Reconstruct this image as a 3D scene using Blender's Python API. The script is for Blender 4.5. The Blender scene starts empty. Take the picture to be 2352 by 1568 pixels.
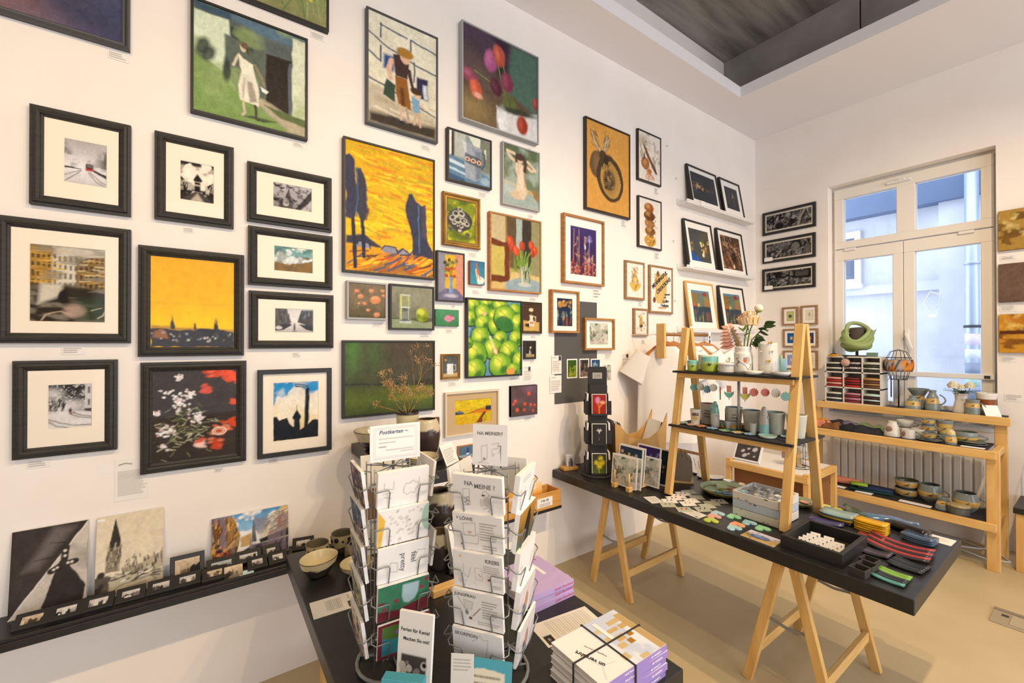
import bpy, bmesh, math, random
import numpy as np
from mathutils import Matrix, Vector, Euler

# ------------------------------------------------------------------ camera
scene = bpy.context.scene
COL = scene.collection
CAM = (0.0, -2.5, 1.6975)
cam_data = bpy.data.cameras.new('camera')
cam_data.sensor_width = 36.0
cam_data.lens = 15.1144
cam_data.clip_start = 0.02
cam_obj = bpy.data.objects.new('camera', cam_data)
COL.objects.link(cam_obj)
_right = Vector((0.81449, -0.58017, -0.0010035))
_fwd = Vector((0.58015, 0.81448, 0.0053151))
_up = _right.cross(_fwd)
cam_obj.matrix_world = Matrix(((_right.x, _up.x, -_fwd.x, CAM[0]),
        (_right.y, _up.y, -_fwd.y, CAM[1]),
        (_right.z, _up.z, -_fwd.z, CAM[2]),
        (0, 0, 0, 1)))
scene.camera = cam_obj

# ------------------------------------------------------------------ world, exposure
world = bpy.data.worlds.new('world')
scene.world = world
world.use_nodes = True
_bg = world.node_tree.nodes['Background']
_bg.inputs['Color'].default_value = (0.90, 0.93, 1.0, 1)
_bg.inputs['Strength'].default_value = 3.2
scene.view_settings.view_transform = 'Standard'
scene.view_settings.look = 'None'
scene.view_settings.gamma = 1.0
scene.view_settings.use_curve_mapping = False
scene.view_settings.exposure = 0.26

# ceiling track spots (x, y, z, watts, aim point): the lamp heads are built in the room section
SPOTS = [(-0.9, -2.66, 3.85, 19, (-0.9, 0.0, 0.5)),
   (1.0, -2.66, 3.85, 22, (0.0, 0.0, 0.2)),
   (2.0, -2.66, 3.85, 24, (1.5, 0.0, 0.2)),
   (2.4, -2.66, 3.85, 38, (3.1, -0.9, 0.3)),
   (3.4, -2.66, 3.85, 32, (4.9, -1.4, 0.8))]
WARM = (1.0, 0.76, 0.46)

# ------------------------------------------------------------------ helpers
def lin(c):
 c = np.asarray(c, float)
 return np.where(c <= 0.04045, c / 12.92, ((c + 0.055) / 1.055) ** 2.4)
TINT = np.array((.98, 1.0, 1.08))   # colours were read under warm lamplight
def hx(s):
 if not isinstance(s, str):
  return np.asarray(s, float)
 s = s.lstrip('#')
 if len(s) == 3:
  s = ''.join(ch * 2 for ch in s)
 return np.clip(lin([int(s[i:i + 2], 16) / 255 for i in (0, 2, 4)]) * TINT, 0, .93)

MATS = {}
def mat(name, color, rough=0.6, bump=0.0, bscale=60, var=0.0, vscale=8, metal=0.0, spec=0.5, color2=None, stretch=(1, 1, 1), trans=0.0, coat=0.0):
 if name in MATS:
  return MATS[name]
 m = bpy.data.materials.new(name)
 m.use_nodes = True
 nt = m.node_tree
 b = nt.nodes['Principled BSDF']
 b.inputs['Roughness'].default_value = rough
 b.inputs['Metallic'].default_value = metal
 b.inputs['Specular IOR Level'].default_value = spec
 b.inputs['Coat Weight'].default_value = coat
 b.inputs['Transmission Weight'].default_value = trans
 c = hx(color)
 b.inputs['Base Color'].default_value = (*c, 1)
 if bump or var or color2 is not None:
  tc = nt.nodes.new('ShaderNodeTexCoord')
  mp = nt.nodes.new('ShaderNodeMapping')
  mp.inputs['Scale'].default_value = stretch
  nt.links.new(tc.outputs['Object'], mp.inputs['Vector'])
 if var or color2 is not None:
  n = nt.nodes.new('ShaderNodeTexNoise')
  n.inputs['Scale'].default_value = vscale
  n.inputs['Detail'].default_value = 4
  nt.links.new(mp.outputs[0], n.inputs['Vector'])
  r = nt.nodes.new('ShaderNodeValToRGB')
  c2 = hx(color2) if color2 is not None else np.clip(c * (1 - var), 0, 1)
  r.color_ramp.elements[0].color = (*c2, 1)
  r.color_ramp.elements[1].color = (*c, 1)
  r.color_ramp.elements[0].position = 0.3
  r.color_ramp.elements[1].position = 0.7
  nt.links.new(n.outputs['Fac'], r.inputs['Fac'])
  nt.links.new(r.outputs['Color'], b.inputs['Base Color'])
 if bump:
  n2 = nt.nodes.new('ShaderNodeTexNoise')
  n2.inputs['Scale'].default_value = bscale
  n2.inputs['Detail'].default_value = 3
  nt.links.new(mp.outputs[0], n2.inputs['Vector'])
  bp = nt.nodes.new('ShaderNodeBump')
  bp.inputs['Strength'].default_value = bump
  bp.inputs['Distance'].default_value = 0.004
  nt.links.new(n2.outputs['Fac'], bp.inputs['Height'])
  nt.links.new(bp.outputs['Normal'], b.inputs['Normal'])
 MATS[name] = m
 return m

def attr_mat(name, rough=0.6, bump=0.0, bscale=80, spec=0.5, coat=0.0):
 if name in MATS:
  return MATS[name]
 m = mat(name, (0.5, 0.5, 0.5), rough, bump, bscale, spec=spec, coat=coat)
 nt = m.node_tree
 a = nt.nodes.new('ShaderNodeVertexColor')
 a.layer_name = 'Col'
 nt.links.new(a.outputs['Color'], nt.nodes['Principled BSDF'].inputs['Base Color'])
 return m

def glass_mat(name, rough=0.015, tint=(1, 1, 1), ior=1.45, boost=1.0):
 if name in MATS:
  return MATS[name]
 m = bpy.data.materials.new(name)
 m.use_nodes = True
 nt = m.node_tree
 nt.nodes.clear()
 o = nt.nodes.new('ShaderNodeOutputMaterial')
 mx = nt.nodes.new('ShaderNodeMixShader')
 t = nt.nodes.new('ShaderNodeBsdfTransparent')
 t.inputs['Color'].default_value = (*tint, 1)
 g = nt.nodes.new('ShaderNodeBsdfGlossy')
 g.inputs['Roughness'].default_value = rough
 f = nt.nodes.new('ShaderNodeFresnel')
 f.inputs['IOR'].default_value = ior
 nt.links.new(f.outputs[0], mx.inputs[0])
 nt.links.new(t.outputs[0], mx.inputs[1])
 nt.links.new(g.outputs[0], mx.inputs[2])
 nt.links.new(mx.outputs[0], o.inputs['Surface'])
 MATS[name] = m
 return m

def tag(o, label=None, cat=None, group=None, kind=None):
 if label: o['label'] = label
 if cat: o['category'] = cat
 if group: o['group'] = group
 if kind: o['kind'] = kind
 return o

def empty(name, loc=(0, 0, 0), rz=0.0, label=None, cat=None, group=None, tilt=0.0, kind=None):
 o = bpy.data.objects.new(name, None)
 o.empty_display_size = 0.05
 COL.objects.link(o)
 o.location = loc
 o.rotation_euler = (tilt, 0, rz)
 return tag(o, label, cat, group, kind)

class MB:
 """collects shapes; build() links them as one mesh object"""
 def __init__(s):
  s.v, s.f, s.c, s.sm = [], [], [], []
  s.M = None
 def add(s, vs, fs, col=None, smooth=False):
  b = len(s.v)
  if s.M is not None:
   vs = [tuple(s.M @ Vector(p)) for p in vs]
  s.v += [tuple(p) for p in vs]
  s.f += [tuple(i + b for i in f) for f in fs]
  s.sm += [smooth] * len(fs)
  if col is None:
   col = (0.8, 0.8, 0.8)
  if isinstance(col, (str, tuple)) or (isinstance(col, np.ndarray) and col.ndim == 1):
   c = tuple(hx(col)) if isinstance(col, str) else tuple(col)
   s.c += [c] * len(vs)
  else:
   s.c += [tuple(x) for x in col]
  return s
 def box(s, x0, x1, y0, y1, z0, z1, bev=0.0, col=None, rz=0.0, piv=None):
  if bev <= 0:
   vs = [(x, y, z) for z in (z0, z1) for y in (y0, y1) for x in (x0, x1)]
   fs = [(0, 2, 3, 1), (4, 5, 7, 6), (0, 1, 5, 4), (2, 6, 7, 3), (0, 4, 6, 2), (1, 3, 7, 5)]
  else:
   vs, idx = [], {}
   for ix, x in enumerate((x0, x1)):
    for iy, y in enumerate((y0, y1)):
     for iz, z in enumerate((z0, z1)):
      sx, sy, sz = (1 - 2 * ix) * bev, (1 - 2 * iy) * bev, (1 - 2 * iz) * bev
      idx[ix, iy, iz] = len(vs)
      vs += [(x, y + sy, z + sz), (x + sx, y, z + sz), (x + sx, y + sy, z)]
   I = lambda a, b, c, k: idx[a, b, c] + k
   fs = []
   for q in (0, 1):
    a = [I(q, 0, 0, 0), I(q, 0, 1, 0), I(q, 1, 1, 0), I(q, 1, 0, 0)]
    b = [I(0, q, 0, 1), I(1, q, 0, 1), I(1, q, 1, 1), I(0, q, 1, 1)]
    c = [I(0, 0, q, 2), I(0, 1, q, 2), I(1, 1, q, 2), I(1, 0, q, 2)]
    for L in (a, b, c):
     fs.append(tuple(L if q == 0 else L[::-1]))
   for a in (0, 1):
    for b in (0, 1):
     fs.append((I(a, b, 0, 0), I(a, b, 1, 0), I(a, b, 1, 1), I(a, b, 0, 1))[::1 if a != b else -1])
     fs.append((I(a, 0, b, 0), I(a, 0, b, 2), I(a, 1, b, 2), I(a, 1, b, 0))[::1 if a != b else -1])
     fs.append((I(0, a, b, 1), I(1, a, b, 1), I(1, a, b, 2), I(0, a, b, 2))[::1 if a != b else -1])
     for c in (0, 1):
      t = (I(a, b, c, 0), I(a, b, c, 1), I(a, b, c, 2))
      fs.append(t if (a + b + c) % 2 else t[::-1])
  if rz:
   px, py = piv if piv else ((x0 + x1) / 2, (y0 + y1) / 2)
   ca, sa = math.cos(rz), math.sin(rz)
   vs = [(px + (x - px) * ca - (y - py) * sa, py + (x - px) * sa + (y - py) * ca, z) for x, y, z in vs]
  return s.add(vs, fs, col)
 def bar(s, p0, p1, w, h, up=(0, 0, 1), bev=0.0, col=None):
  """square section bar from p0 to p1"""
  p0, p1 = Vector(p0), Vector(p1)
  d = (p1 - p0); L = d.length; d.normalize()
  u = Vector(up); sd = d.cross(u)
  if sd.length < 1e-4:
   sd = d.cross(Vector((1, 0, 0)))
  sd.normalize(); u2 = sd.cross(d)
  old = s.M
  M = Matrix(((sd.x, d.x, u2.x, p0.x), (sd.y, d.y, u2.y, p0.y), (sd.z, d.z, u2.z, p0.z), (0, 0, 0, 1)))
  s.M = (old @ M) if old is not None else M
  s.box(-w / 2, w / 2, 0, L, -h / 2, h / 2, bev, col)
  s.M = old
  return s
 def tube(s, pts, r, n=6, col=None, closed=False, taper=None):
  pts = [Vector(p) for p in pts]
  N = len(pts)
  vs, fs = [], []
  ref = None
  for i, p in enumerate(pts):
   if closed:
    d = pts[(i + 1) % N] - pts[i - 1]
   else:
    d = pts[min(i + 1, N - 1)] - pts[max(i - 1, 0)]
   d.normalize()
   if ref is None:
    ref = Vector((0, 0, 1)) if abs(d.z) < 0.9 else Vector((1, 0, 0))
   a = d.cross(ref)
   if a.length < 1e-5:
    a = d.cross(Vector((0.3, 0.8, 0.5)))
   a.normalize()
   b = d.cross(a); ref = -b if False else a.cross(d)
   rr = r if taper is None else r * (1 + (taper - 1) * i / max(1, N - 1))
   for k in range(n):
    t = 2 * math.pi * k / n
    vs.append(p + a * (rr * math.cos(t)) + b * (rr * math.sin(t)))
  for i in range(N if closed else N - 1):
   j = (i + 1) % N
   for k in range(n):
    k2 = (k + 1) % n
    fs.append((i * n + k, i * n + k2, j * n + k2, j * n + k))
  if not closed:
   fs.append(tuple(range(n))[::-1]); fs.append(tuple((N - 1) * n + k for k in range(n)))
  return s.add(vs, fs, col, True)
 def lathe(s, prof, n=24, c=(0, 0, 0), colf=None, col=None, sq=1.0):
  """prof: list of (r, z[, colour])"""
  vs, fs, cs = [], [], []
  R = len(prof)
  for i, q in enumerate(prof):
   for k in range(n):
    t = 2 * math.pi * k / n
    vs.append((c[0] + q[0] * math.cos(t), c[1] + q[0] * math.sin(t) * sq, c[2] + q[1]))
    if colf is not None:
     cs.append(tuple(hx(colf(t, q[1], i))))
    elif len(q) > 2:
     cs.append(tuple(hx(q[2])))
    else:
     cs.append(tuple(hx(col)) if col is not None else (0.8, 0.8, 0.8))
  for i in range(R - 1):
   for k in range(n):
    k2 = (k + 1) % n
    fs.append((i * n + k, i * n + k2, (i + 1) * n + k2, (i + 1) * n + k))
  if prof[0][0] > 1e-5:
   fs.append(tuple(range(n))[::-1])
  if prof[-1][0] > 1e-5:
   fs.append(tuple((R - 1) * n + k for k in range(n)))
  return s.add(vs, fs, cs, True)
 def prism(s, poly, z0, z1, col=None):
  n = len(poly)
  vs = [(x, y, z0) for x, y in poly] + [(x, y, z1) for x, y in poly]
  fs = [tuple(range(n))[::-1], tuple(range(n, 2 * n))]
  fs += [(i, (i + 1) % n, n + (i + 1) % n, n + i) for i in range(n)]
  return s.add(vs, fs, col)
 def ball(s, c, r, n=10, m=7, col=None, sc=(1, 1, 1)):
  pr = []
  for i in range(m + 1):
   t = -math.pi / 2 + math.pi * i / m
   pr.append((max(1e-6, r * math.cos(t)), r * math.sin(t)))
  vs, fs = [], []
  for q in pr:
   for k in range(n):
    t = 2 * math.pi * k / n
    vs.append((c[0] + q[0] * math.cos(t) * sc[0], c[1] + q[0] * math.sin(t) * sc[1], c[2] + q[1] * sc[2]))
  for i in range(m):
   for k in range(n):
    k2 = (k + 1) % n
    fs.append((i * n + k, i * n + k2, (i + 1) * n + k2, (i + 1) * n + k))
  return s.add(vs, fs, col, True)
 def mesh(s, name):
  me = bpy.data.meshes.new(name)
  me.from_pydata(s.v, [], s.f)
  me.polygons.foreach_set('use_smooth', s.sm)
  ca = me.color_attributes.new('Col', 'FLOAT_COLOR', 'POINT')
  a = np.ones((len(s.v), 4), np.float32)
  a[:, :3] = np.array(s.c, np.float32).reshape(-1, 3)
  ca.data.foreach_set('color', a.ravel())
  me.update()
  return me
 def build(s, name, m, parent=None, loc=None, rz=0.0, rot=None):
  me = s.mesh(name)
  me.materials.append(m)
  o = bpy.data.objects.new(name, me)
  COL.objects.link(o)
  if parent is not None: o.parent = parent
  if loc is not None: o.location = loc
  if rot is not None: o.rotation_euler = rot
  elif rz: o.rotation_euler = (0, 0, rz)
  return o

def bx(name, m, parent, x0, x1, y0, y1, z0, z1, bev=0.0, col=None):
 return MB().box(x0, x1, y0, y1, z0, z1, bev, col).build(name, m, parent)

def copy_tree(o, parent=None):
 c = o.copy(); COL.objects.link(c); c.parent = parent
 for ch in list(o.children):
  copy_tree(ch, c)
 return c

_texts = {}
def lettering(body, size, m, parent, loc, rot, align='CENTER', name='lettering', shear=0.0, extrude=0.0003, bold=0.0, sx=1.0):
 cu = bpy.data.curves.new('text', 'FONT')
 cu.body = body; cu.size = size; cu.align_x = align; cu.align_y = 'CENTER'
 cu.extrude = extrude; cu.shear = shear; cu.resolution_u = 2; cu.offset = bold
 t = bpy.data.objects.new('text', cu)
 COL.objects.link(t)
 dg = bpy.context.evaluated_depsgraph_get()
 me = bpy.data.meshes.new_from_object(t.evaluated_get(dg))
 bpy.data.objects.remove(t); bpy.data.curves.remove(cu)
 me.materials.clear(); me.materials.append(m)
 o = bpy.data.objects.new(name, me)
 COL.objects.link(o)
 o.parent = parent; o.location = loc; o.rotation_euler = rot; o.scale = (sx, 1, 1)
 return o

# ------------------------------------------------------------------ painted / printed pictures: colours per vertex of a fine grid
def vnoise(x, y, seed, octv=3, pers=0.5):
 rs = np.random.RandomState(seed)
 out = np.zeros_like(x); amp = 1; tot = 0
 for o in range(octv):
  g = rs.rand(64, 64)
  xi = np.floor(x).astype(int); yi = np.floor(y).astype(int)
  fx = x - xi; fy = y - yi
  fx = fx * fx * (3 - 2 * fx); fy = fy * fy * (3 - 2 * fy)
  a = g[yi % 64, xi % 64]; b = g[yi % 64, (xi + 1) % 64]
  c = g[(yi + 1) % 64, xi % 64]; d = g[(yi + 1) % 64, (xi + 1) % 64]
  out += amp * ((a * (1 - fx) + b * fx) * (1 - fy) + (c * (1 - fx) + d * fx) * fy)
  tot += amp; amp *= pers; x = x * 2.03 + 5.1; y = y * 2.03 + 3.7
 return out / tot

class Art:
 def __init__(s, w, h, n, m, warp=0.0):
  s.n, s.m, s.asp = n, m, w / h
  u = np.linspace(0, 1, n + 1); v = np.linspace(0, 1, m + 1)
  U, V = np.meshgrid(u, v)
  s.u = U.ravel(); s.v = V.ravel()
  s.gu, s.gv = s.u.copy(), s.v.copy()
  x = s.u * s.asp
  s.u = s.u + (vnoise(x * 9 + 3.1, s.v * 9 + 1.7, 11) - .5) * .022 / s.asp * warp; s.v = s.v + (vnoise(x * 9 + 7.7, s.v * 9 + 5.2, 12) - .5) * .022 * warp
  s.x = s.u * s.asp
  s.px = 1.0 / m
  s.c = np.ones((s.u.size, 3)) * 0.7
 def noise(s, fx, fy=None, seed=1, octv=3, pers=0.5):
  fy = fx if fy is None else fy
  return vnoise(s.x * fx + 7.3, s.v * fy + 2.9, seed, octv, pers)
 def mix(s, a, c):
  a = np.clip(a, 0, 1)[:, None]
  s.c = s.c * (1 - a) + hx(c) * a
  return s
 def fill(s, c): s.c[:] = hx(c); return s
 def grad(s, stops, ax='v'):
  t = ax if not isinstance(ax, str) else (s.v if ax == 'v' else s.u)
  ps = [q[0] for q in stops]; cs = np.array([hx(q[1]) for q in stops])
  for k in range(3):
   s.c[:, k] = np.interp(t, ps, cs[:, k])
  return s
 def tex(s, c, fx, fy=None, seed=1, lo=0.45, hi=0.65, a=1.0, octv=3):
  n = s.noise(fx, fy, seed, octv)
  return s.mix(np.clip((n - lo) / (hi - lo), 0, 1) * a, c)
 def vary(s, amt, f=12, fy=None, seed=3, octv=3):
  n = s.noise(f, fy, seed, octv)
  s.c = np.clip(s.c * (1 + amt * (n - 0.5) * 2)[:, None], 0, 1); return s
 def _sd_poly(s, pts, idx):
  P = np.array([(a * s.asp, b) for a, b in pts])
  X = s.x[idx]; Y = s.v[idx]
  d = np.full(X.shape, 1e9); ins = np.zeros(X.shape, bool)
  for i in range(len(P)):
   x0, y0 = P[i - 1]; x1, y1 = P[i]
   ex, ey = x1 - x0, y1 - y0
   wx, wy = X - x0, Y - y0
   t = np.clip((wx * ex + wy * ey) / (ex * ex + ey * ey + 1e-12), 0, 1)
   d = np.minimum(d, (wx - ex * t) ** 2 + (wy - ey * t) ** 2)
   cond = ((y0 > Y) != (y1 > Y))
   with np.errstate(divide='ignore', invalid='ignore'):
    xi = ex * (Y - y0) / (ey if ey != 0 else 1e-12) + x0
   ins ^= cond & (X < xi)
  d = np.sqrt(d)
  return np.where(ins, -d, d)
 def _bb(s, u0, u1, v0, v1):
  return np.nonzero((s.u >= u0) & (s.u <= u1) & (s.v >= v0) & (s.v <= v1))[0]
 def _put(s, idx, a, c):
  a = np.clip(a, 0, 1)[:, None]
  s.c[idx] = s.c[idx] * (1 - a) + hx(c) * a
 def poly(s, pts, c, soft=None, a=1.0, wob=0.0, seed=5):
  soft = soft or s.px * 1.2
  mg = soft + wob + 0.01
  us = [q[0] for q in pts]; vs_ = [q[1] for q in pts]
  idx = s._bb(min(us) - mg / s.asp, max(us) + mg / s.asp, min(vs_) - mg, max(vs_) + mg)
  if idx.size == 0: return s
  sd = s._sd_poly(pts, idx)
  if wob:
   sd = sd + (vnoise(s.x[idx] * 14, s.v[idx] * 14, seed) - 0.5) * 2 * wob
  s._put(idx, (0.5 - sd / soft) * a if a == 1 else np.clip(0.5 - sd / soft, 0, 1) * a, c)
  return s
 def ell(s, cu, cv, ru, rv, c, soft=None, a=1.0, rot=0.0, wob=0.0, seed=5):
  """ru, rv in units of picture height"""
  soft = soft or s.px * 1.2
  R = max(ru, rv) + soft + wob
  idx = s._bb(cu - R / s.asp, cu + R / s.asp, cv - R, cv + R)
  if idx.size == 0: return s
  X = s.x[idx] - cu * s.asp; Y = s.v[idx] - cv
  ca, sa = math.cos(rot), math.sin(rot)
  a1 = (X * ca + Y * sa) / ru; b1 = (-X * sa + Y * ca) / rv
  rr = np.sqrt(a1 * a1 + b1 * b1)
  sd = (rr - 1) * min(ru, rv)
  if wob:
   sd = sd + (vnoise(s.x[idx] * 16, s.v[idx] * 16, seed) - 0.5) * 2 * wob
  s._put(idx, np.clip(0.5 - sd / soft, 0, 1) * a, c)
  return s
 def line(s, pts, w, c, soft=None, a=1.0):
  soft = soft or s.px * 1.2
  us = [q[0] for q in pts]; vs_ = [q[1] for q in pts]
  mg = w + soft
  idx = s._bb(min(us) - mg / s.asp, max(us) + mg / s.asp, min(vs_) - mg, max(vs_) + mg)
  if idx.size == 0: return s
  X = s.x[idx]; Y = s.v[idx]
  d = np.full(X.shape, 1e9)
  for i in range(1, len(pts)):
   x0, y0 = pts[i - 1][0] * s.asp, pts[i - 1][1]; x1, y1 = pts[i][0] * s.asp, pts[i][1]
   ex, ey = x1 - x0, y1 - y0
   t = np.clip(((X - x0) * ex + (Y - y0) * ey) / (ex * ex + ey * ey + 1e-12), 0, 1)
   d = np.minimum(d, (X - x0 - ex * t) ** 2 + (Y - y0 - ey * t) ** 2)
  s._put(idx, np.clip(0.5 - (np.sqrt(d) - w / 2) / soft, 0, 1) * a, c)
  return s
 def rect(s, u0, u1, v0, v1, c, soft=None, a=1.0):
  return s.poly([(u0, v0), (u1, v0), (u1, v1), (u0, v1)], c, soft, a)
 def specks(s, n, box, r, cols, seed=1, a=1.0, soft=None, stretch=1.0, rot=0.0):
  rs = random.Random(seed)
  for _ in range(n):
   rr = r[0] + (r[1] - r[0]) * rs.random()
   s.ell(box[0] + (box[1] - box[0]) * rs.random(), box[2] + (box[3] - box[2]) * rs.random(), rr * stretch, rr, rs.choice(cols), soft, a, rot + rs.uniform(-.5, .5))
  return s
 def strokes(s, n, box, ln, w, cols, ang=0.0, jit=0.4, seed=1, a=1.0):
  rs = random.Random(seed)
  for _ in range(n):
   u = box[0] + (box[1] - box[0]) * rs.random(); v = box[2] + (box[3] - box[2]) * rs.random()
   t = ang + rs.uniform(-jit, jit); L = ln * rs.uniform(.5, 1.3)
   s.line([(u, v), (u + L * math.cos(t) / s.asp, v + L * math.sin(t))], w * rs.uniform(.6, 1.3), rs.choice(cols), a=a)
  return s
 def text(s, u0, u1, v1, v0, rows, c='#555', seed=1, fill=0.55, rag=0.3):
  """grey rows of small print"""
  rs = random.Random(seed)
  dv = (v1 - v0) / rows
  for i in range(rows):
   v = v1 - (i + 0.5) * dv
   e = u1 - (u1 - u0) * rag * rs.random()
   u = u0
   while u < e:
    L = rs.uniform(.03, .12) * (u1 - u0) * 1.6
    s.line([(u, v), (min(u + L, e), v)], dv * fill * 0.55, c, soft=max(s.px, dv * .3), a=0.8)
    u += L + 0.025 * (u1 - u0)
  return s

def art_mesh(name, w, h, fn, dist, x0=0.0, z0=0.0, y=0.0, flat=False, px=1.8, nmax=260, grit=0.0):
 """grid in the x-z plane facing -y (or x-y plane facing +z when flat)"""
 cell = dist * px / 987.0
 n = int(min(nmax, max(6, w / cell))); m = int(min(nmax, max(6, h / cell)))
 A = Art(w, h, n, m, 1.0 if grit else 0.0)
 if fn: fn(A)
 if grit:                        # brush marks and print grain
  k = 26 * h / .4
  g = A.noise(k, k * .7, 21, 2) * .6 + A.noise(k * 2.6, k * 2.6, 22, 1) * .4 - .5
  A.c = np.clip(A.c * (1 + g[:, None] * 2 * grit) + g[:, None] * grit * .05, 0, 1)
 me = bpy.data.meshes.new(name)
 N = A.u.size
 co = np.empty((N, 3), np.float32)
 co[:, 0] = x0 + A.gu * w
 if flat:
  co[:, 1] = z0 + A.gv * h; co[:, 2] = y
 else:
  co[:, 2] = z0 + A.gv * h; co[:, 1] = y
 i = np.arange(m)[:, None] * (n + 1) + np.arange(n)[None, :]
 i = i.ravel()
 q = np.stack([i, i + 1, i + n + 2, i + n + 1], 1).astype(np.int32)
 me.vertices.add(N); me.vertices.foreach_set('co', co.ravel())
 me.loops.add(q.size); me.loops.foreach_set('vertex_index', q.ravel())
 me.polygons.add(len(q)); me.polygons.foreach_set('loop_start', np.arange(0, q.size, 4, dtype=np.int32))
 try:
  me.polygons.foreach_set('loop_total', np.full(len(q), 4, np.int32))
 except Exception:
  pass
 ca = me.color_attributes.new('Col', 'FLOAT_COLOR', 'POINT')
 c4 = np.ones((N, 4), np.float32); c4[:, :3] = np.clip(A.c, 0, 1)
 ca.data.foreach_set('color', c4.ravel())
 me.update(calc_edges=True)
 return me

def dist_to(p):
 return max(0.6, (Vector(p) - Vector(CAM)).dot(_fwd))

def art(name, w, h, fn, parent, m, dist, x0, z0, y, flat=False, px=1.8, nmax=260, grit=0.0):
 me = art_mesh(name, w, h, fn, dist, x0, z0, y, flat, px, nmax, grit)
 me.materials.append(m)
 o = bpy.data.objects.new(name, me); COL.objects.link(o); o.parent = parent
 return o

M_PRINT = attr_mat('printed_paper', 0.6, spec=0.12)
M_OIL = attr_mat('oil_paint', 0.5, bump=0.35, bscale=140, spec=0.18)
M_VC = attr_mat('coloured_surface', 0.6)
M_GLAZE = attr_mat('stoneware_glaze', 0.22, bump=0.05, bscale=90, spec=0.5)
M_CLOTH = attr_mat('cloth', 0.9, bump=0.3, bscale=300, spec=0.15)
M_PANE = glass_mat('picture_glass', 0.02, ior=1.22)
M_WINGLASS = glass_mat('window_glass', 0.01, (0.93, 0.97, 1.0))
M_BLACKFRAME = mat('black_stained_frame', '#35322d', 0.55, 0.3, 60, color2='#26241f', vscale=20, stretch=(1, 1, 6))
M_BLACKTHIN = mat('black_painted_wood', '#23211f', 0.5, 0.15, 80)
M_GREYFRAME = mat('grey_painted_frame', '#a9a9a6', 0.5)
M_DARKGREYFRAME = mat('dark_grey_frame', '#4a4b4c', 0.5)
M_OAK = mat('oak_frame', '#b98142', 0.5, 0.2, 50, color2='#9a6630', vscale=14, stretch=(1, 1, 5))
M_PALEOAK = mat('pale_oak_frame', '#a8825a', 0.55, 0.2, 50, color2='#8d6a44', vscale=14, stretch=(1, 1, 5))
M_GOLD = mat('gilded_frame', '#a8803c', 0.38, 0.3, 40, color2='#7d5a22', vscale=10, metal=0.35)
M_WALNUT = mat('brown_frame', '#7a3e1f', 0.4, color2='#5c2c14', vscale=12, stretch=(1, 1, 5))
M_MAT = mat('passepartout_board', '#efe3cd', 0.85)
M_MATW = mat('white_board', '#f2ebdd', 0.85)
M_PAPER = mat('white_paper', '#f1ece2', 0.8)
M_PINE = mat('pine_wood', '#e8bd74', 0.5, 0.15, 40, color2='#d6a458', vscale=7, stretch=(3, 3, 0.6))
M_PINEX = mat('pine_wood_crosswise', '#e8bd74', 0.5, 0.15, 40, color2='#d8a65a', vscale=7, stretch=(0.6, 0.6, 5))
M_BLACKTOP = mat('black_table_top', '#242323', 0.38, 0.12, 120, color2='#1c1b1b', vscale=30)
M_BLACKFELT = mat('black_shelf_felt', '#222123', 0.75)
M_STEEL = mat('grey_steel_wire', '#8b8d8c', 0.35, metal=0.35)
M_IRON = mat('black_iron_wire', '#232120', 0.5, metal=0.3)
M_INK = mat('dark_ink', '#3a3a3c', 0.8)
M_INKGREY = mat('grey_pencil', '#77736c', 0.8)
M_INKBLUE = mat('blue_ink', '#3a4663', 0.8)
# ------------------------------------------------------------------ the room
M_WALL = mat('white_wall_plaster', '#f6eee2', 0.85, 0.12, 45, color2='#f2e8da', vscale=3)
M_SOFFIT = mat('white_ceiling_plaster', '#f2ede8', 0.85)
M_FLOOR = mat('beige_screed_floor', '#cdb88e', 0.42, 0.04, 30, color2='#c1ac80', vscale=2.2, spec=0.4)
M_CONC = mat('board_marked_concrete', '#a39c90', 0.9, 0.5, 26, color2='#6f695f', vscale=3.2, stretch=(0.35, 3.0, 1))
M_CONC2 = mat('beam_concrete', '#aaa49b', 0.9, 0.4, 26, color2='#878178', vscale=2.2)
M_GAPSHADE_STEEL = mat('gap_shade_and_dark_steel', '#37373a', 0.6)  # dark metal bits, and the shade in the gap below the beam
M_WHITEPVC = mat('white_window_plastic', '#efe7d8', 0.4)
M_WHITEPAINT = mat('white_lacquer', '#eee9e0', 0.45)

def struct(name, mb, m, parent=None, label=None):
 o = mb.build(name, m, parent)
 if parent is None: o['kind'] = 'structure'
 if label: o['label'] = label
 return o

XW = 5.37
struct('floor', MB().box(-4.5, XW + 0.0, -6.5, 0.0, -0.12, 0.0), M_FLOOR)
struct('wall_left', MB().box(-4.5, XW + 0.3, 0.0, 0.25, -0.12, 4.85), M_WALL)
w = MB()
Y0, Y1, Z0, Z1 = -0.737, -1.927, 0.98, 3.353
w.box(XW, XW + 0.30, Y0, 0.0, -0.12, 4.85)
w.box(XW, XW + 0.30, -6.5, Y1, -0.12, 4.85)
w.box(XW, XW + 0.30, Y1, Y0, Z1, 4.85)
w.box(XW, XW + 0.30, Y1, Y0, -0.12, Z0)
struct('wall_right', w, M_WALL)
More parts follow.
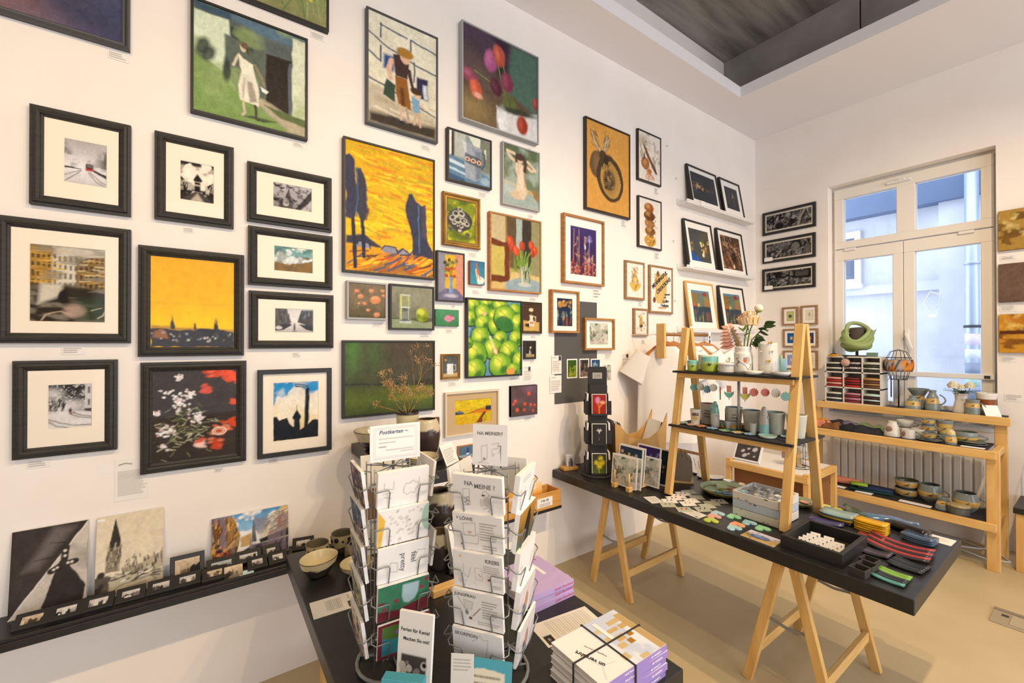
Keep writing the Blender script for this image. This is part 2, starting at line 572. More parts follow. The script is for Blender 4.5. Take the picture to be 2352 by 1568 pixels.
# unseen rear and far walls; rear opening added and sized for its daylight
struct('wall_rear', MB().box(-4.5, -1.4, -6.75, -6.5, -0.12, 4.85).box(4.6, XW + 0.3, -6.75, -6.5, -0.12, 4.85).box(-1.4, 4.6, -6.75, -6.5, 4.1, 4.85).box(-1.4, 4.6, -6.75, -6.5, -0.12, 0.5), M_WALL)
struct('wall_far', MB().box(-4.75, -4.5, -6.75, 0.25, -0.12, 4.85), M_WALL)
for nm, loc, rot, sx, sy in (('rear_opening_portal', (1.6, -6.55, 2.3), (math.radians(90), 0, 0), 6.0, 3.6),):
 ld = bpy.data.lights.new(nm, 'AREA'); ld.shape = 'RECTANGLE'; ld.size = sx; ld.size_y = sy
 ld.cycles.is_portal = True
 lo = bpy.data.objects.new(nm, ld); COL.objects.link(lo); lo.location = loc; lo.rotation_euler = rot
# ceiling: raw concrete slab, dropped plaster soffit along both walls with a raised lip, concrete beam
struct('ceiling', MB().box(-4.5, XW + 0.3, -6.5, 0.25, 4.80, 5.0), M_CONC)
s = MB()
s.box(-4.5, 4.30, -0.36, 0.0, 4.13, 4.16)
s.box(-4.5, 4.33, -0.36, -0.33, 4.16, 4.235)
struct('trim_1', s, M_SOFFIT, label='white dropped plaster soffit along the picture wall')
s = MB()
s.box(4.30, XW, -6.5, 0.0, 4.13, 4.16)
s.box(4.30, 4.33, -6.5, -0.33, 4.16, 4.235)
struct('trim_2', s, M_SOFFIT, label='white dropped plaster soffit along the window wall')
for i in range(5):
 ya = -0.0 - i * 1.22
 struct('trim_%d' % (3 + i), MB().box(4.66, XW, ya - 1.21, ya, 4.36, 4.80, 0.006), M_CONC2, label='grey concrete beam segment above the soffit')
struct('trim_8', MB().box(4.63, 4.70, -6.5, 0.0, 4.20, 4.36), M_GAPSHADE_STEEL, label='dark strip standing in for the shaded gap under the concrete beam')  # dark strip put in for the shade of the gap above the lip

# window
win = empty('window_1', (0, 0, 0), kind='structure')
win['label'] = 'tall white casement window with a fanlight above two sashes'
XF = 5.47
def ring(mb, y0, y1, z0, z1, t, x0, x1, tb=None, tt=None):
 tb = t if tb is None else tb; tt = t if tt is None else tt
 mb.box(x0, x1, y0, y1, z0, z0 + tb, 0.004); mb.box(x0, x1, y0, y1, z1 - tt, z1, 0.004)
 mb.box(x0, x1, y0, y0 + t, z0 + tb, z1 - tt, 0.004); mb.box(x0, x1, y1 - t, y1, z0 + tb, z1 - tt, 0.004)
 return mb
struct('window_frame', ring(MB(), -1.927, -0.737, 0.98, 3.353, 0.045, XF + 0.03, XF + 0.12), M_WHITEPVC, win)
fan = struct('fanlight_sash', ring(MB(), -1.905, -0.762, 2.695, 3.325, 0.078, XF + 0.0, XF + 0.08, 0.075, 0.105).box(XF, XF + 0.08, -1.405, -1.268, 2.77, 3.22, 0.004), M_WHITEPVC, win)
sl = struct('sash', ring(MB(), -1.315, -0.762, 1.02, 2.685, 0.078, XF, XF + 0.08, 0.11, 0.115), M_WHITEPVC, win)
sr = struct('sash', ring(MB(), -1.905, -1.319, 1.02, 2.685, 0.080, XF, XF + 0.08, 0.11, 0.115), M_WHITEPVC, win)
for par, (a, b, c, d) in ((fan, (-1.268, -0.845, 2.77, 3.22)), (fan, (-1.83, -1.405, 2.77, 3.22)), (sl, (-1.24, -0.84, 1.13, 2.57)), (sr, (-1.83, -1.395, 1.13, 2.57))):
 struct('pane', MB().box(XF + 0.035, XF + 0.041, a, b, c, d), M_WINGLASS, par)
h = MB().box(XF - 0.012, XF, -1.36, -1.325, 1.73, 1.83, 0.004).box(XF - 0.05, XF - 0.012, -1.353, -1.333, 1.77, 1.79, 0.003)
h.bar((XF - 0.048, -1.342, 1.785), (XF - 0.048, -1.385, 1.645), 0.022, 0.016, (1, 0, 0), 0.004)
struct('window_handle', h, M_WHITEPAINT, sr)
struct('fanlight_latch', MB().box(XF - 0.03, XF, -1.38, -1.20, 3.255, 3.275, 0.004).box(XF - 0.04, XF, -1.34, -1.29, 3.268, 3.285, 0.004), M_WHITEPAINT, fan)
for yy in (-0.90, -1.74):
 struct('hinge', MB().box(XF - 0.018, XF, yy - 0.05, yy + 0.05, 2.665, 2.69, 0.004), M_WHITEPAINT, sl if yy > -1.3 else sr)
struct('safety_bar', MB().box(XF - 0.03, XF - 0.0, -1.905, -0.762, 1.385, 1.43, 0.004), M_WHITEPAINT, win)
struct('maker_tag', MB().box(XF - 0.034, XF - 0.03, -1.88, -1.845, 1.395, 1.42), M_GAPSHADE_STEEL, win)
struct('window_sill', MB().box(XW - 0.03, XF + 0.03, -1.925, -0.739, 0.95, 0.985, 0.005), M_WHITEPAINT, win)
# faint purple scrawl on the lower pane
M_PURPLE = mat('purple_marker', '#b58ad8', 0.6)
sc = MB().tube([(XF + 0.03, -1.13, 1.37), (XF + 0.03, -1.16, 1.375), (XF + 0.03, -1.165, 1.33), (XF + 0.03, -1.13, 1.27), (XF + 0.03, -1.17, 1.27)], 0.006, 5)
sc.tube([(XF + 0.03, -1.175, 1.30), (XF + 0.03, -1.215, 1.385), (XF + 0.03, -1.215, 1.17)], 0.006, 5)
struct('marker_scrawl', sc, M_PURPLE, sl)

# radiator under the window
rad = empty('radiator', (0, 0, 0), 0, 'white ribbed panel radiator on the wall under the window', 'radiator')
M_RAD = mat('radiator_enamel', '#e6dcc8', 0.5)
bx('panel', M_RAD, rad, 5.285, 5.34, -1.86, -0.80, 0.14, 0.76, 0.005)
rib = MB().box(5.270, 5.286, -0.026, 0.026, 0.17, 0.73, 0.008).mesh('rib'); rib.materials.append(M_RAD)
for i in range(17):
 o = bpy.data.objects.new('rib', rib); COL.objects.link(o); o.parent = rad; o.location = (0, -0.835 - i * 0.062, 0)
bx('top_grille', M_RAD, rad, 5.28, 5.35, -1.86, -0.80, 0.76, 0.785, 0.004)
bx('wall_bracket', M_RAD, rad, 5.33, 5.37, -1.70, -1.66, 0.3, 0.6)
bx('wall_bracket', M_RAD, rad, 5.33, 5.37, -1.0, -0.96, 0.3, 0.6)
MB().tube([(5.31, -1.86, 0.30), (5.31, -1.93, 0.30), (5.31, -1.93, 0.0)], 0.011, 8).build('supply_pipe', M_RAD, rad)
MB().lathe([(0.02, 0), (0.024, 0.03), (0.02, 0.09), (0.0001, 0.09)], 10, (5.31, -1.935, 0.52)).build('thermostat_valve', M_WHITEPAINT, rad)

# courtyard seen through the window
M_RENDER = mat('white_render_outside', '#dfe0e2', 0.9, 0.4, 14, color2='#c2c6ca', vscale=1.6)
M_BLUEGREY = mat('blue_grey_soffit_outside', '#6f809b', 0.85, color2='#5f708c', vscale=1.2)
M_ZINC = mat('zinc_downpipe', '#b9c6d4', 0.4, metal=0.5)
def outside(name, label, cat, mb, m):
 return tag(mb.build(name, m), label, cat)
ow = empty('courtyard_facade', (7.6, -0.9, -0.1), 0, 'pale rendered house wall across the courtyard outside the window', 'building')
def ob(name, m, *a, **k):
 return bx(name, m, ow, a[0] - 7.6, a[1] - 7.6, a[2] + 0.9, a[3] + 0.9, a[4] + 0.1, a[5] + 0.1, **k)
ob('wall', M_RENDER, 7.60, 7.9, -1.22, 3.0, -0.1, 3.46)
ob('projecting_wall', M_RENDER, 7.48, 7.9, -4.0, -1.22, -0.1, 3.46)
ob('ledge', M_RENDER, 7.52, 7.6, -1.22, 3.0, 2.38, 2.50)
ob('eaves_soffit', M_BLUEGREY, 7.4, 8.1, -4.0, 3.0, 3.46, 5.4)
wf = ob('window', M_WHITEPVC, 7.54, 7.62, -0.41, 0.7, 2.53, 3.30, bev=0.005)
p_ = bx('pane', mat('dark_window_pane', '#59687c', 0.1), wf, -0.065, -0.055, 0.56, 1.5, 2.72, 3.30)
ob('window_ledge', M_RENDER, 7.46, 7.62, -0.45, 0.8, 2.47, 2.53)
dp = empty('downpipe', (7.30, -1.53, -0.1), 0, 'pale zinc rainwater downpipe with stickers outside the window', 'pipe')
MB().lathe([(0.062, 0.0), (0.062, 4.3)], 16).build('pipe', M_ZINC, dp)
MB().lathe([(0.075, 0), (0.075, 0.03)], 16, (0, 0, 2.72)).build('collar', M_ZINC, dp)
MB().lathe([(0.075, 0), (0.075, 0.03)], 16, (0, 0, 1.98)).build('collar', M_GAPSHADE_STEEL, dp)
for i, (zz, hh, cc) in enumerate(((1.78, .13, '#e8d9e2'), (1.62, .11, '#dfe6ee'), (1.45, .12, '#8c97a8'), (1.30, .10, '#a9c7b8'), (1.13, .12, '#6f7c90'))):
 MB().lathe([(0.0635, zz), (0.0635, zz + hh)], 16).build('sticker', mat('sticker%d' % i, cc, 0.5), dp)
tag(MB().box(5.68, 12, -9, 8, -0.25, -0.1).build('courtyard_ground', mat('courtyard_paving', '#b9bcc0', 0.9)), kind='structure')
cab = MB()
cab.tube([(7.40, -1.24, 2.20), (7.36, -1.26, 2.3), (7.36, -1.16, 2.34), (7.37, -1.10, 2.2), (7.38, -1.18, 2.10), (7.38, -1.22, 2.16)], 0.008, 5)
outside('hanging_cable', 'looped white cable with plug hanging on the courtyard wall', 'cable', cab.box(7.36, 7.40, -1.22, -1.14, 2.02, 2.06), M_WHITEPAINT)

# ceiling track with spot heads (behind and above the camera)
M_LAMPW = mat('white_lamp_metal', '#e9e6e0', 0.4)
tr = empty('lighting_track', (1.2, -2.66, 3.95), 0, 'white ceiling lighting track carrying the spotlights', 'light track')
bx('rail', M_LAMPW, tr, -2.6, 2.9, -0.02, 0.02, 0.002, 0.035, 0.004)
for xx in (-2.4, 0.1, 2.7):
 bx('drop_rod', M_LAMPW, tr, xx - 0.008, xx + 0.008, -0.008, 0.008, 0.03, 0.85)
ORD = ['first', 'second', 'third', 'fourth', 'fifth']
for i, (sx, sy, sz, pw, aim) in enumerate(SPOTS):
 d = (Vector(aim) - Vector((sx, sy, sz))).normalized()
 t = empty('spotlight', (sx, sy, 3.95), 0, '%s white spotlight on the ceiling track counted from the left' % ORD[i], 'spotlight', 'track spotlights')
 q = d.to_track_quat('Z', 'Y').to_matrix().to_4x4()
 q.translation = Vector((0, 0, sz - 3.95)) - d * 0.03
 hb = MB(); hb.M = q
 hb.lathe([(0.0001, -0.11), (0.03, -0.11), (0.045, -0.08), (0.045, 0.02), (0.041, 0.02), (0.041, -0.06), (0.0001, -0.062)], 16)
 hb.build('lamp_head', M_LAMPW, t)
 MB().tube([(0, 0, -0.002), (0, 0, sz - 3.95 - 0.02)], 0.008, 6).build('stem', M_LAMPW, t)
 ld = bpy.data.lights.new('spot_bulb', 'SPOT')
 ld.energy = pw * 4.2; ld.color = WARM if i > 1 else (1.0, 0.71, 0.36); ld.spot_size = math.radians(118); ld.spot_blend = 0.9; ld.shadow_soft_size = 0.035
 lo = bpy.data.objects.new('spot_bulb', ld); COL.objects.link(lo); lo.parent = t
 lo.location = Vector((0, 0, sz - 3.95)) + d * 0.01
 lo.rotation_euler = d.to_track_quat('-Z', 'Y').to_euler()
# ------------------------------------------------------------------ what the pictures show
rnd = random.Random(7)
def a_blur(A):
 A.grad([(0, '#b98a4a'), (.35, '#a8765a'), (.6, '#8f6a60'), (.85, '#6d5a68'), (1, '#4b4a66')], A.u * .8 + (1 - A.v) * .25)
 A.tex('#3c4460', 2, 6, 4, .5, .75, .7); A.ell(.62, .72, .35, .12, '#e6d6cc', .25, .8, -.5); A.ell(.2, .5, .3, .1, '#c98b3c', .2, .7, -.4)
 A.ell(.85, .12, .25, .08, '#2d3550', .15, .8, -.35); A.ell(.35, .3, .4, .05, '#7a4a3c', .12, .6, -.4)
def a_dandelion(A):
 A.grad([(0, '#8f8d5c'), (.5, '#8aa05c'), (1, '#6d8a4a')]); A.vary(.25, 6, 2)
 A.strokes(60, (0, 1, 0, 1), .22, .012, ['#5f7a3c', '#a7b37a', '#b9ae84'], 1.4, .4, 2, .7)
 A.specks(16, (.05, .95, .2, .95), (.015, .035), ['#e4d23c', '#d8c32c', '#f0e46a'], 3)
def a_girl(A):
 A.fill('#7f9560')
 A.poly([(0, .95), (0, 1), (1, 1), (1, .2), (.2, .45)], '#59625c'); A.poly([(.2, 1), (1, 1), (1, .9), (.55, .88), (.3, .96)], '#5a7484', .05)
 A.poly([(0, .92), (.29, .93), (.31, .8), (.24, .42), (0, .56)], '#d3dfc0', .015); A.poly([(0, 1), (.31, 1), (.31, .93), (0, .94)], '#3f5664', .03)
 A.poly([(.25, .78), (.62, .8), (.62, .2), (.4, .25), (.26, .42)], '#5d675a', .02)
 A.poly([(.3, .88), (.52, .82), (.5, .7), (.3, .79)], '#33383a', .02)
 A.poly([(.62, .73), (.87, .74), (.87, .17), (.7, .15), (.62, .22)], '#2e2621', .015); A.poly([(.83, .7), (.875, .73), (.875, .14), (.83, .15)], '#5c6268', .01)
 A.poly([(.87, .97), (1, .98), (1, .14), (.87, .18)], '#d9dec0', .015)
 A.poly([(0, .5), (.2, .42), (.45, .22), (.62, .12), (1, .02), (1, 0), (0, 0)], '#7f9a56', .02); A.tex('#98ad6c', 4, 5, 3, .5, .7, .6)
 A.poly([(.45, .27), (.6, .27), (1, .1), (1, 0), (.85, 0)], '#b4a98c', .03); A.poly([(.6, .22), (1, .17), (1, .1), (.75, .13)], '#5d6b40', .02)
 A.ell(.07, .6, .05, .09, '#2e3833', .03, .9, -.4); A.ell(.12, .55, .05, .08, '#2e3833', .03, .9, -.4); A.ell(.27, .45, .035, .11, '#2f3a34', .02, .9)
 A.poly([(.4, .03 + .03), (.6, .02 + .02), (.72, .08), (.5, .08)], '#3c4630', .02, .9)
 # the running figure in a pale dress
 A.line([(.37, .62), (.34, .55), (.33, .52)], .022, '#cfc3a4'); A.line([(.52, .58), (.59, .47), (.6, .4)], .024, '#8f8368')
 A.poly([(.37, .64), (.42, .6), (.5, .58), (.52, .5), (.56, .3), (.55, .18), (.38, .21), (.37, .32), (.4, .48)], '#e9e2cc', .012)
 A.poly([(.45, .4), (.5, .4), (.54, .22), (.47, .2)], '#8d8472', .02, .8); A.line([(.43, .42), (.41, .24)], .012, '#a89f8a', .02)
 A.line([(.41, .2), (.43, .1), (.41, .07)], .022, '#cbbd9c'); A.line([(.52, .18), (.53, .08), (.55, .05)], .024, '#4a4238')
 A.ell(.415, .71, .03, .045, '#d9ccae'); A.ell(.425, .735, .035, .035, '#6b5a41', .015); A.ell(.455, .69, .015, .035, '#57482f', .01)
 A.poly([(.56, .39), (.64, .36), (.62, .33), (.58, .345)], '#eef0e6', .008)
def a_tram(A):
 A.grad([(0, '#c9c4be'), (.35, '#e6e2de'), (.55, '#d6d1cd'), (1, '#b2aca9')])
 A.tex('#4d4a48', 9, 9, 5, .48, .62, .0)
 for cu, sg, sd in ((.12, 1, 3), (.9, -1, 8)):
  n = A.noise(10, 10, sd); m = np.clip(1 - abs(A.u - (0 if sg > 0 else 1)) / .42, 0, 1) * np.clip((A.v - .33) * 8, 0, 1) * np.clip((.92 - A.v - .9 * abs(A.u - (0 if sg > 0 else 1)) + .1) * 4, 0, 1)
  A.mix(m * np.clip((n - .38) * 5, 0, 1), '#4a4644')
 A.poly([(0, .38), (.4, .36), (.4, .35), (0, .33)], '#47423f', .01); A.poly([(.68, .38), (1, .28), (1, .2), (.68, .33)], '#3d3938', .015)
 for p in ([(.4, .33), (.2, .16), (0, .03)], [(.35, .32), (.1, .2), (0, .16)], [(.56, .3), (.72, .12), (.98, .0)], [(.6, .3), (.85, .12), (1, .06)]):
  A.line(p, .012, '#4d4845')
 A.rect(.5, .68, .34, .5, '#3b3130'); A.rect(.5, .68, .34, .385, '#b8413a'); A.rect(.53, .65, .42, .48, '#7b7472'); A.line([(.56, .5), (.55, .57), (.6, .58), (.6, .5)], .006, '#4a4544')
def a_tower_bw(A):
 A.fill('#2e2a26'); A.tex('#f0e6d2', 3, 5, 4, .5, .56); A.poly([(0, .55), (.2, .5), (.3, .3), (.8, .3), (.85, .5), (1, .5), (1, .9), (0, .9)], '#efe4cf', .06, .5)
 A.poly([(0, .62), (.25, .45), (.25, .25), (0, .15)], '#1f1c19', .02); A.poly([(1, .55), (.75, .42), (.72, .25), (1, .12)], '#26221e', .02)
 A.strokes(20, (0, .25, .25, .5), .1, .012, ['#d8ccb6'], 1.4, .2, 3); A.strokes(20, (.75, 1, .22, .48), .1, .012, ['#d8ccb6'], 1.7, .2, 4)
 A.poly([(.42, .25), (.6, .25), (.6, .5), (.66, .56), (.5, .72), (.38, .56), (.42, .5)], '#1d1a17'); A.rect(.42, .6, .4, .44, '#e9ddc6', a=.6); A.rect(.42, .6, .5, .52, '#e9ddc6', a=.6)
 A.poly([(0, 0), (1, 0), (.6, .25), (.42, .25)], '#4a443d', .03); A.poly([(.3, 0), (.7, 0), (.5, .22)], '#d6c9b2', .05, .7)
def a_birds(A):
 A.grad([(0, '#8b8583'), (1, '#bdb8b8')]); A.vary(.15, 5)
 A.poly([(.55, 0), (1, 0), (1, .92), (.85, .6)], '#46413f', .03); A.poly([(.9, .35), (1, .5), (1, 0), (.7, 0)], '#cfc9c4', .06, .8)
 A.poly([(.14, 0), (.16, .3), (.3, .42), (.4, .88), (.45, .42), (.5, .25), (.5, 0)], '#5a5451', .02); A.ell(.32, .25, .12, .16, '#d8d2cb', .03, .8); A.tex('#2e2a29', 9, 9, 4, .55, .62, .6)
 for u, v, k in ((.08, .88, 1.2), (.2, .8, 1), (.42, .88, .9), (.63, .7, .8), (.05, .3, 1.3), (.55, .35, .8), (.66, .18, .8)):
  A.line([(u - .06 * k, v + .07 * k), (u, v), (u + .07 * k, v + .03 * k)], .05 * k, '#1c1a1a'); A.ell(u, v, .06 * k, .035 * k, '#1c1a1a', rot=-.5)
def a_city(A):
 A.fill('#5a4a2e'); A.poly([(0, 1), (1, 1), (1, .75), (.6, .8), (.3, .86), (.28, 1)], '#c9c0ae', .04)
 A.poly([(0, .98), (.28, .97), (.3, .5), (0, .5)], '#a8823c', .02); A.poly([(.28, .86), (.62, .82), (.62, .5), (.28, .5)], '#d8cfba', .03); A.poly([(.6, .85), (1, .9), (1, .42), (.6, .48)], '#8b6d3c', .02)
 for r in range(4):
  for k in range(14):
   v = .9 - r * .115 - (.03 if k > 4 else 0); A.rect(.02 + k * .07, .055 + k * .07, v - .07, v, '#3a2f22' if k < 5 or k > 8 else '#5c5345', a=.85)
 A.strokes(40, (0, .3, .5, .95), .12, .01, ['#e2b64a', '#caa044'], 0, .1, 4, .8); A.strokes(25, (.6, 1, .45, .85), .12, .01, ['#d8b253', '#f0e2ba'], 0, .15, 5, .8)
 A.poly([(0, .46), (1, .45), (1, 0), (0, 0)], '#33291f', .04); A.tex('#8f8672', 4, 14, 6, .5, .65, .7); A.poly([(.15, .5), (.42, .5), (.4, .35), (.1, .22)], '#e3d9c2', .05, .8)
 A.poly([(.6, .3), (1, .36), (1, 0), (.6, 0)], '#35472c', .1, .7); A.line([(.15, .02), (.2, .1), (.4, .14), (.5, .1)], .015, '#b9a888'); A.ell(.43, .33, .05, .09, '#231d1a', .02); A.ell(.58, .15, .1, .08, '#c8a894', .05, .6)
 A.line([(.9, .06), (.97, .1), (1, .16)], .012, '#d8d2b8'); A.line([(.8, .16), (.95, .2)], .008, '#cfc8a8')
def a_skyline(A):
 A.grad([(0, '#ecb810'), (.22, '#f4cc08'), (.5, '#efbc06'), (1, '#efb008')]); A.vary(.06, 2, 9, 4)
 A.mix(np.clip(1 - abs(A.v - .49) / .012, 0, 1) * .35, '#c98a1c')
 A.poly([(0, .24), (.05, .245), (.12, .235), (.2, .23), (1, .2), (1, .1), (0, .1)], '#b58a3c', .015, .9, .01)
 A.poly([(0, .2), (.12, .21), (.2, .19), (.45, .2), (.5, .18), (.55, .2), (.8, .2), (1, .17), (1, 0), (0, 0)], '#3b3a3f', .01, 1, .015)
 A.poly([(.22, .2), (.22, .27), (.235, .3), (.245, .37), (.25, .3), (.27, .26), (.27, .2)], '#3a3a38'); A.poly([(.49, .19), (.495, .26), (.51, .28), (.52, .26), (.53, .19)], '#5a4a38')
 A.poly([(.74, .2), (.755, .27), (.765, .35), (.772, .27), (.782, .35), (.79, .27), (.8, .2)], '#34343a'); A.poly([(.5, .18), (.56, .21), (.76, .2), (.76, .16)], '#33343c')
 A.poly([(.05, .17), (.12, .2), (.17, .17), (.2, .1), (.03, .11)], '#a8703c', .02, .8); A.specks(40, (.02, .98, .06, .16), (.006, .014), ['#9aa0a8', '#c9c6bc', '#7c6a54', '#5a6068'], 4)
def a_clouds(A):
 A.grad([(0, '#5a4a2a'), (.3, '#7f7a5a'), (.42, '#a9bdb2'), (.55, '#8fb3ac'), (1, '#4f8a84')]); A.tex('#dfe4dd', 3, 6, 4, .48, .6, .9)
 A.poly([(0, .35), (.25, .3), (.5, .35), (.75, .42), (1, .5), (1, 0), (0, 0)], '#8a6a32', .05, 1, .06); A.tex('#4a3d22', 7, 7, 9, .5, .62, .5); A.ell(.85, .6, .1, .05, '#6a5a3a', .04); A.specks(30, (0, 1, .05, .35), (.02, .05), ['#a37c38', '#6c5a30', '#4f4a2a'], 5, .6, .03)
def a_street_bw(A):
 A.grad([(0, '#b2aca6'), (.5, '#e6e1da'), (1, '#d3cec8')]); A.poly([(0, 1), (.3, 1), (.42, .42), (0, .15)], '#5a5552', .02); A.poly([(1, .95), (.68, .95), (.58, .45), (1, .2)], '#4c4947', .02)
 A.strokes(40, (0, .36, .4, .95), .1, .02, ['#2c2a29', '#8a8480'], 1.5, .2, 4, .8); A.strokes(40, (.68, 1, .4, .92), .1, .02, ['#2a2a2c', '#6d6a6a', '#8fa3b8'], 1.6, .2, 5, .8)
 A.poly([(0, .25), (.22, .36), (.4, .38), (.42, .3), (.2, .1), (0, .08)], '#3a3737', .02); A.ell(.1, .2, .12, .07, '#d9d5d0', .02, .9); A.poly([(.6, .36), (1, .28), (1, .06), (.8, .14)], '#37363a', .02)
 A.ell(.5, .2, .035, .13, '#1f1d1d'); A.ell(.5, .34, .025, .04, '#1f1d1d'); A.line([(.44, .06), (.56, .06)], .02, '#6a6562')
def a_snow(A):
 A.fill('#55514f'); A.tex('#2e2b2a', 12, 12, 4, .45, .6, .9); A.tex('#c9c4bf', 26, 26, 8, .6, .68, .9, 2); A.ell(.1, .8, .16, .12, '#d8d3cd', .15, .8); A.ell(.45, .5, .3, .14, '#e0dbd4', .15, .8)
 A.poly([(.84, 1), (1, 1), (1, .35), (.82, .37)], '#cfcac6', .01); A.rect(.9, .945, .78, .93, '#4a4644'); A.rect(.9, .945, .5, .64, '#4a4644'); A.rect(.82, 1, .35, .43, '#4d4845')
 A.poly([(0, .36), (.3, .4), (.8, .38), (1, .34), (1, 0), (0, 0)], '#dcd6cf', .03); A.strokes(20, (.02, .4, .38, .55), .12, .02, ['#2f2c2b'], 1.4, .3, 5)
 for p in ([(0, .18), (.2, .06), (.5, .0)], [(0, .22), (.3, .12), (.6, .06), (1, .05)], [(1, .2), (.7, .24), (.5, .32), (.6, .36)], [(1, .24), (.75, .28), (.6, .34)]): A.line(p, .02, '#6b6562', .02)
 A.ell(.5, .39, .025, .06, '#3b2c24'); A.ell(.51, .355, .02, .02, '#a8622e')
def a_flowers_dark(A):
 A.fill('#3f352f'); A.vary(.3, 6, 6, 3)
 rs = random.Random(5)
 for _ in range(150):
  u = rs.gauss(.33, .17); v = rs.gauss(.35, .15); t = rs.uniform(-1, 1); A.line([(u, v), (u + .07 * math.cos(t), v + .05 * math.sin(t))], .008, rs.choice(['#a9a87c', '#6f6f4a', '#d8d4b0', '#2b241f', '#8c9468']), a=.8)
 for (cu, cv, sp, n) in ((.3, .93, .05, 18), (.42, .73, .07, 26), (.3, .64, .1, 34), (.52, .46, .09, 40), (.16, .33, .1, 40), (.05, .55, .05, 14), (.16, .75, .08, 14), (.12, .16, .04, 10)):
  for _ in range(n): A.ell(cu + rs.gauss(0, sp * .5), cv + rs.gauss(0, sp * .4), .012, .009, rs.choice(['#f4eee6', '#e8dcd8', '#d9c3c0', '#fffaf2']))
 for (cu, cv, sx, n, cs) in ((.75, .97, .16, 26, ['#e0532a', '#f0602c', '#c9401f']), (.93, .92, .1, 26, ['#ef5c2a', '#d9481f']), (.62, .77, .05, 8, ['#d9563a']), (.98, .62, .05, 8, ['#e2572c']), (.8, .3, .14, 30, ['#d9704a', '#e88a64', '#c9502c', '#f0b090']), (.55, .18, .06, 14, ['#d95a3c', '#f0d0c0']), (.75, .15, .08, 16, ['#c9482a', '#e0805c']), (.95, .35, .06, 10, ['#d9502a'])):
  for _ in range(n): A.ell(cu + rs.gauss(0, sx * .4), cv + rs.gauss(0, .03), .035, .016, rs.choice(cs), .015, .9, rs.uniform(-.4, .4))
 for r in (.05, .03): A.ell(.78, .29, r * 1.3, r, '#f2d8c0', .006); A.ell(.78, .29, r * 1.0, r * .75, '#c46040', .006)
def a_watertower(A):
 A.grad([(0, '#d9b46a'), (.35, '#f0dcae'), (.7, '#e9e0cc'), (1, '#d9d6cc')]); A.poly([(0, 1), (1, 1), (1, .83), (.82, .8), (.6, .9), (.45, .93), (.28, .78), (.1, .75), (0, .62)], '#2e8fc4', .03, 1, .03)
 A.tex('#f6efdf', 4, 4, 5, .5, .65, .5); D = '#22262c'
 A.poly([(0, .42), (.1, .43), (.14, .35), (.3, .38), (.36, .28), (.44, .22), (.6, .15), (.75, .22), (.85, .32), (1, .3), (1, 0), (0, 0)], D, .01, 1, .015)
 A.poly([(.44, .15), (.45, .33), (.41, .38), (.52, .52), (.62, .38), (.58, .33), (.58, .15)], D); A.line([(.52, .5), (.52, .58)], .008, D)
 A.line([(.72, .15), (.74, .5), (.75, .85)], .07, D, .02); A.line([(.75, .85), (.73, .93), (.48, .97), (.5, .92), (.7, .9)], .018, D)
def a_windmill(A):
 A.fill('#3e3631'); A.vary(.25, 3, 3, 5); A.poly([(.05, 0), (.6, .7), (1, 1), (.8, 1), (.45, .72), (0, .15)], '#6b625c', .05, .0)
 A.poly([(.16, .52), (.34, .52), (.8, .95), (.55, .98)], '#7a716b', .08, .7); A.line([(.3, .62), (.56, .62)], .008, '#2a2522'); A.line([(.5, .8), (.7, .78)], .008, '#2a2522')
 A.poly([(0, 0), (1, 1), (1, 0)], '#c9bfae', .008); A.mix(np.clip((A.u - A.v) * 40, 0, 1) * np.clip((A.noise(4, 4, 8) - .5) * 4, 0, 1) * .7, '#6d655f')
 A.line([(0, 0), (1, 1)], .008, '#efe8da')
 D = '#37302c'; A.poly([(.62, .56), (.72, .56), (.98, .22), (.94, 0), (.42, 0), (.4, .06)], D); A.poly([(.42, .03), (.66, .5), (.94, .22), (.9, 0)], D)
 for p in ([(.68, .55), (.7, .72)], [(.66, .52), (.52, .46)], [(.7, .53), (.83, .53)]):
  A.line(p, .07, D)
 for u, v in ((.69, .62), (.695, .68), (.6, .495), (.55, .475), (.745, .53), (.795, .53)): A.ell(u, v, .015, .015, '#d8cfbe', .01)
def a_church(A):
 A.grad([(0, '#cfc3a6'), (.3, '#e3d6b8'), (1, '#dccdae')]); D = '#3a342c'
 A.poly([(.14, .3), (.16, .56), (.19, .66), (.22, .72), (.27, .97), (.31, .72), (.35, .66), (.36, .56), (.34, .3)], '#8b806a', .01)
 A.poly([(.19, .66), (.27, .97), (.35, .68), (.33, .6), (.2, .6)], D, .01); A.strokes(30, (.15, .36, .32, .58), .06, .012, [D, '#6b6150', '#b9ad92'], 1.5, .15, 4)
 A.poly([(.38, .24), (.38, .33), (.7, .34), (.7, .24)], '#a89c82', .01); A.poly([(.7, .22), (.7, .38), (.95, .42), (1, .5), (1, .22)], '#b8ac90', .01); A.strokes(50, (.38, 1, .22, .42), .04, .01, [D, '#6b6150'], 1.57, .1, 5)
 A.poly([(0, .16), (.3, .24), (1, .24), (1, 0), (0, 0)], '#c3b698', .03); A.strokes(50, (0, 1, .14, .27), .05, .014, [D, '#5a5245', '#efe6cf'], .1, .3, 6); A.specks(30, (0, .16, .05, .3), (.02, .05), [D, '#5a5245'], 7, .9)
 A.line([(.05, .02), (.4, .12), (.8, .16), (.9, .1), (.8, .06)], .012, '#8a7f68'); A.line([(.2, .0), (.5, .08), (.75, .1)], .01, '#8a7f68')
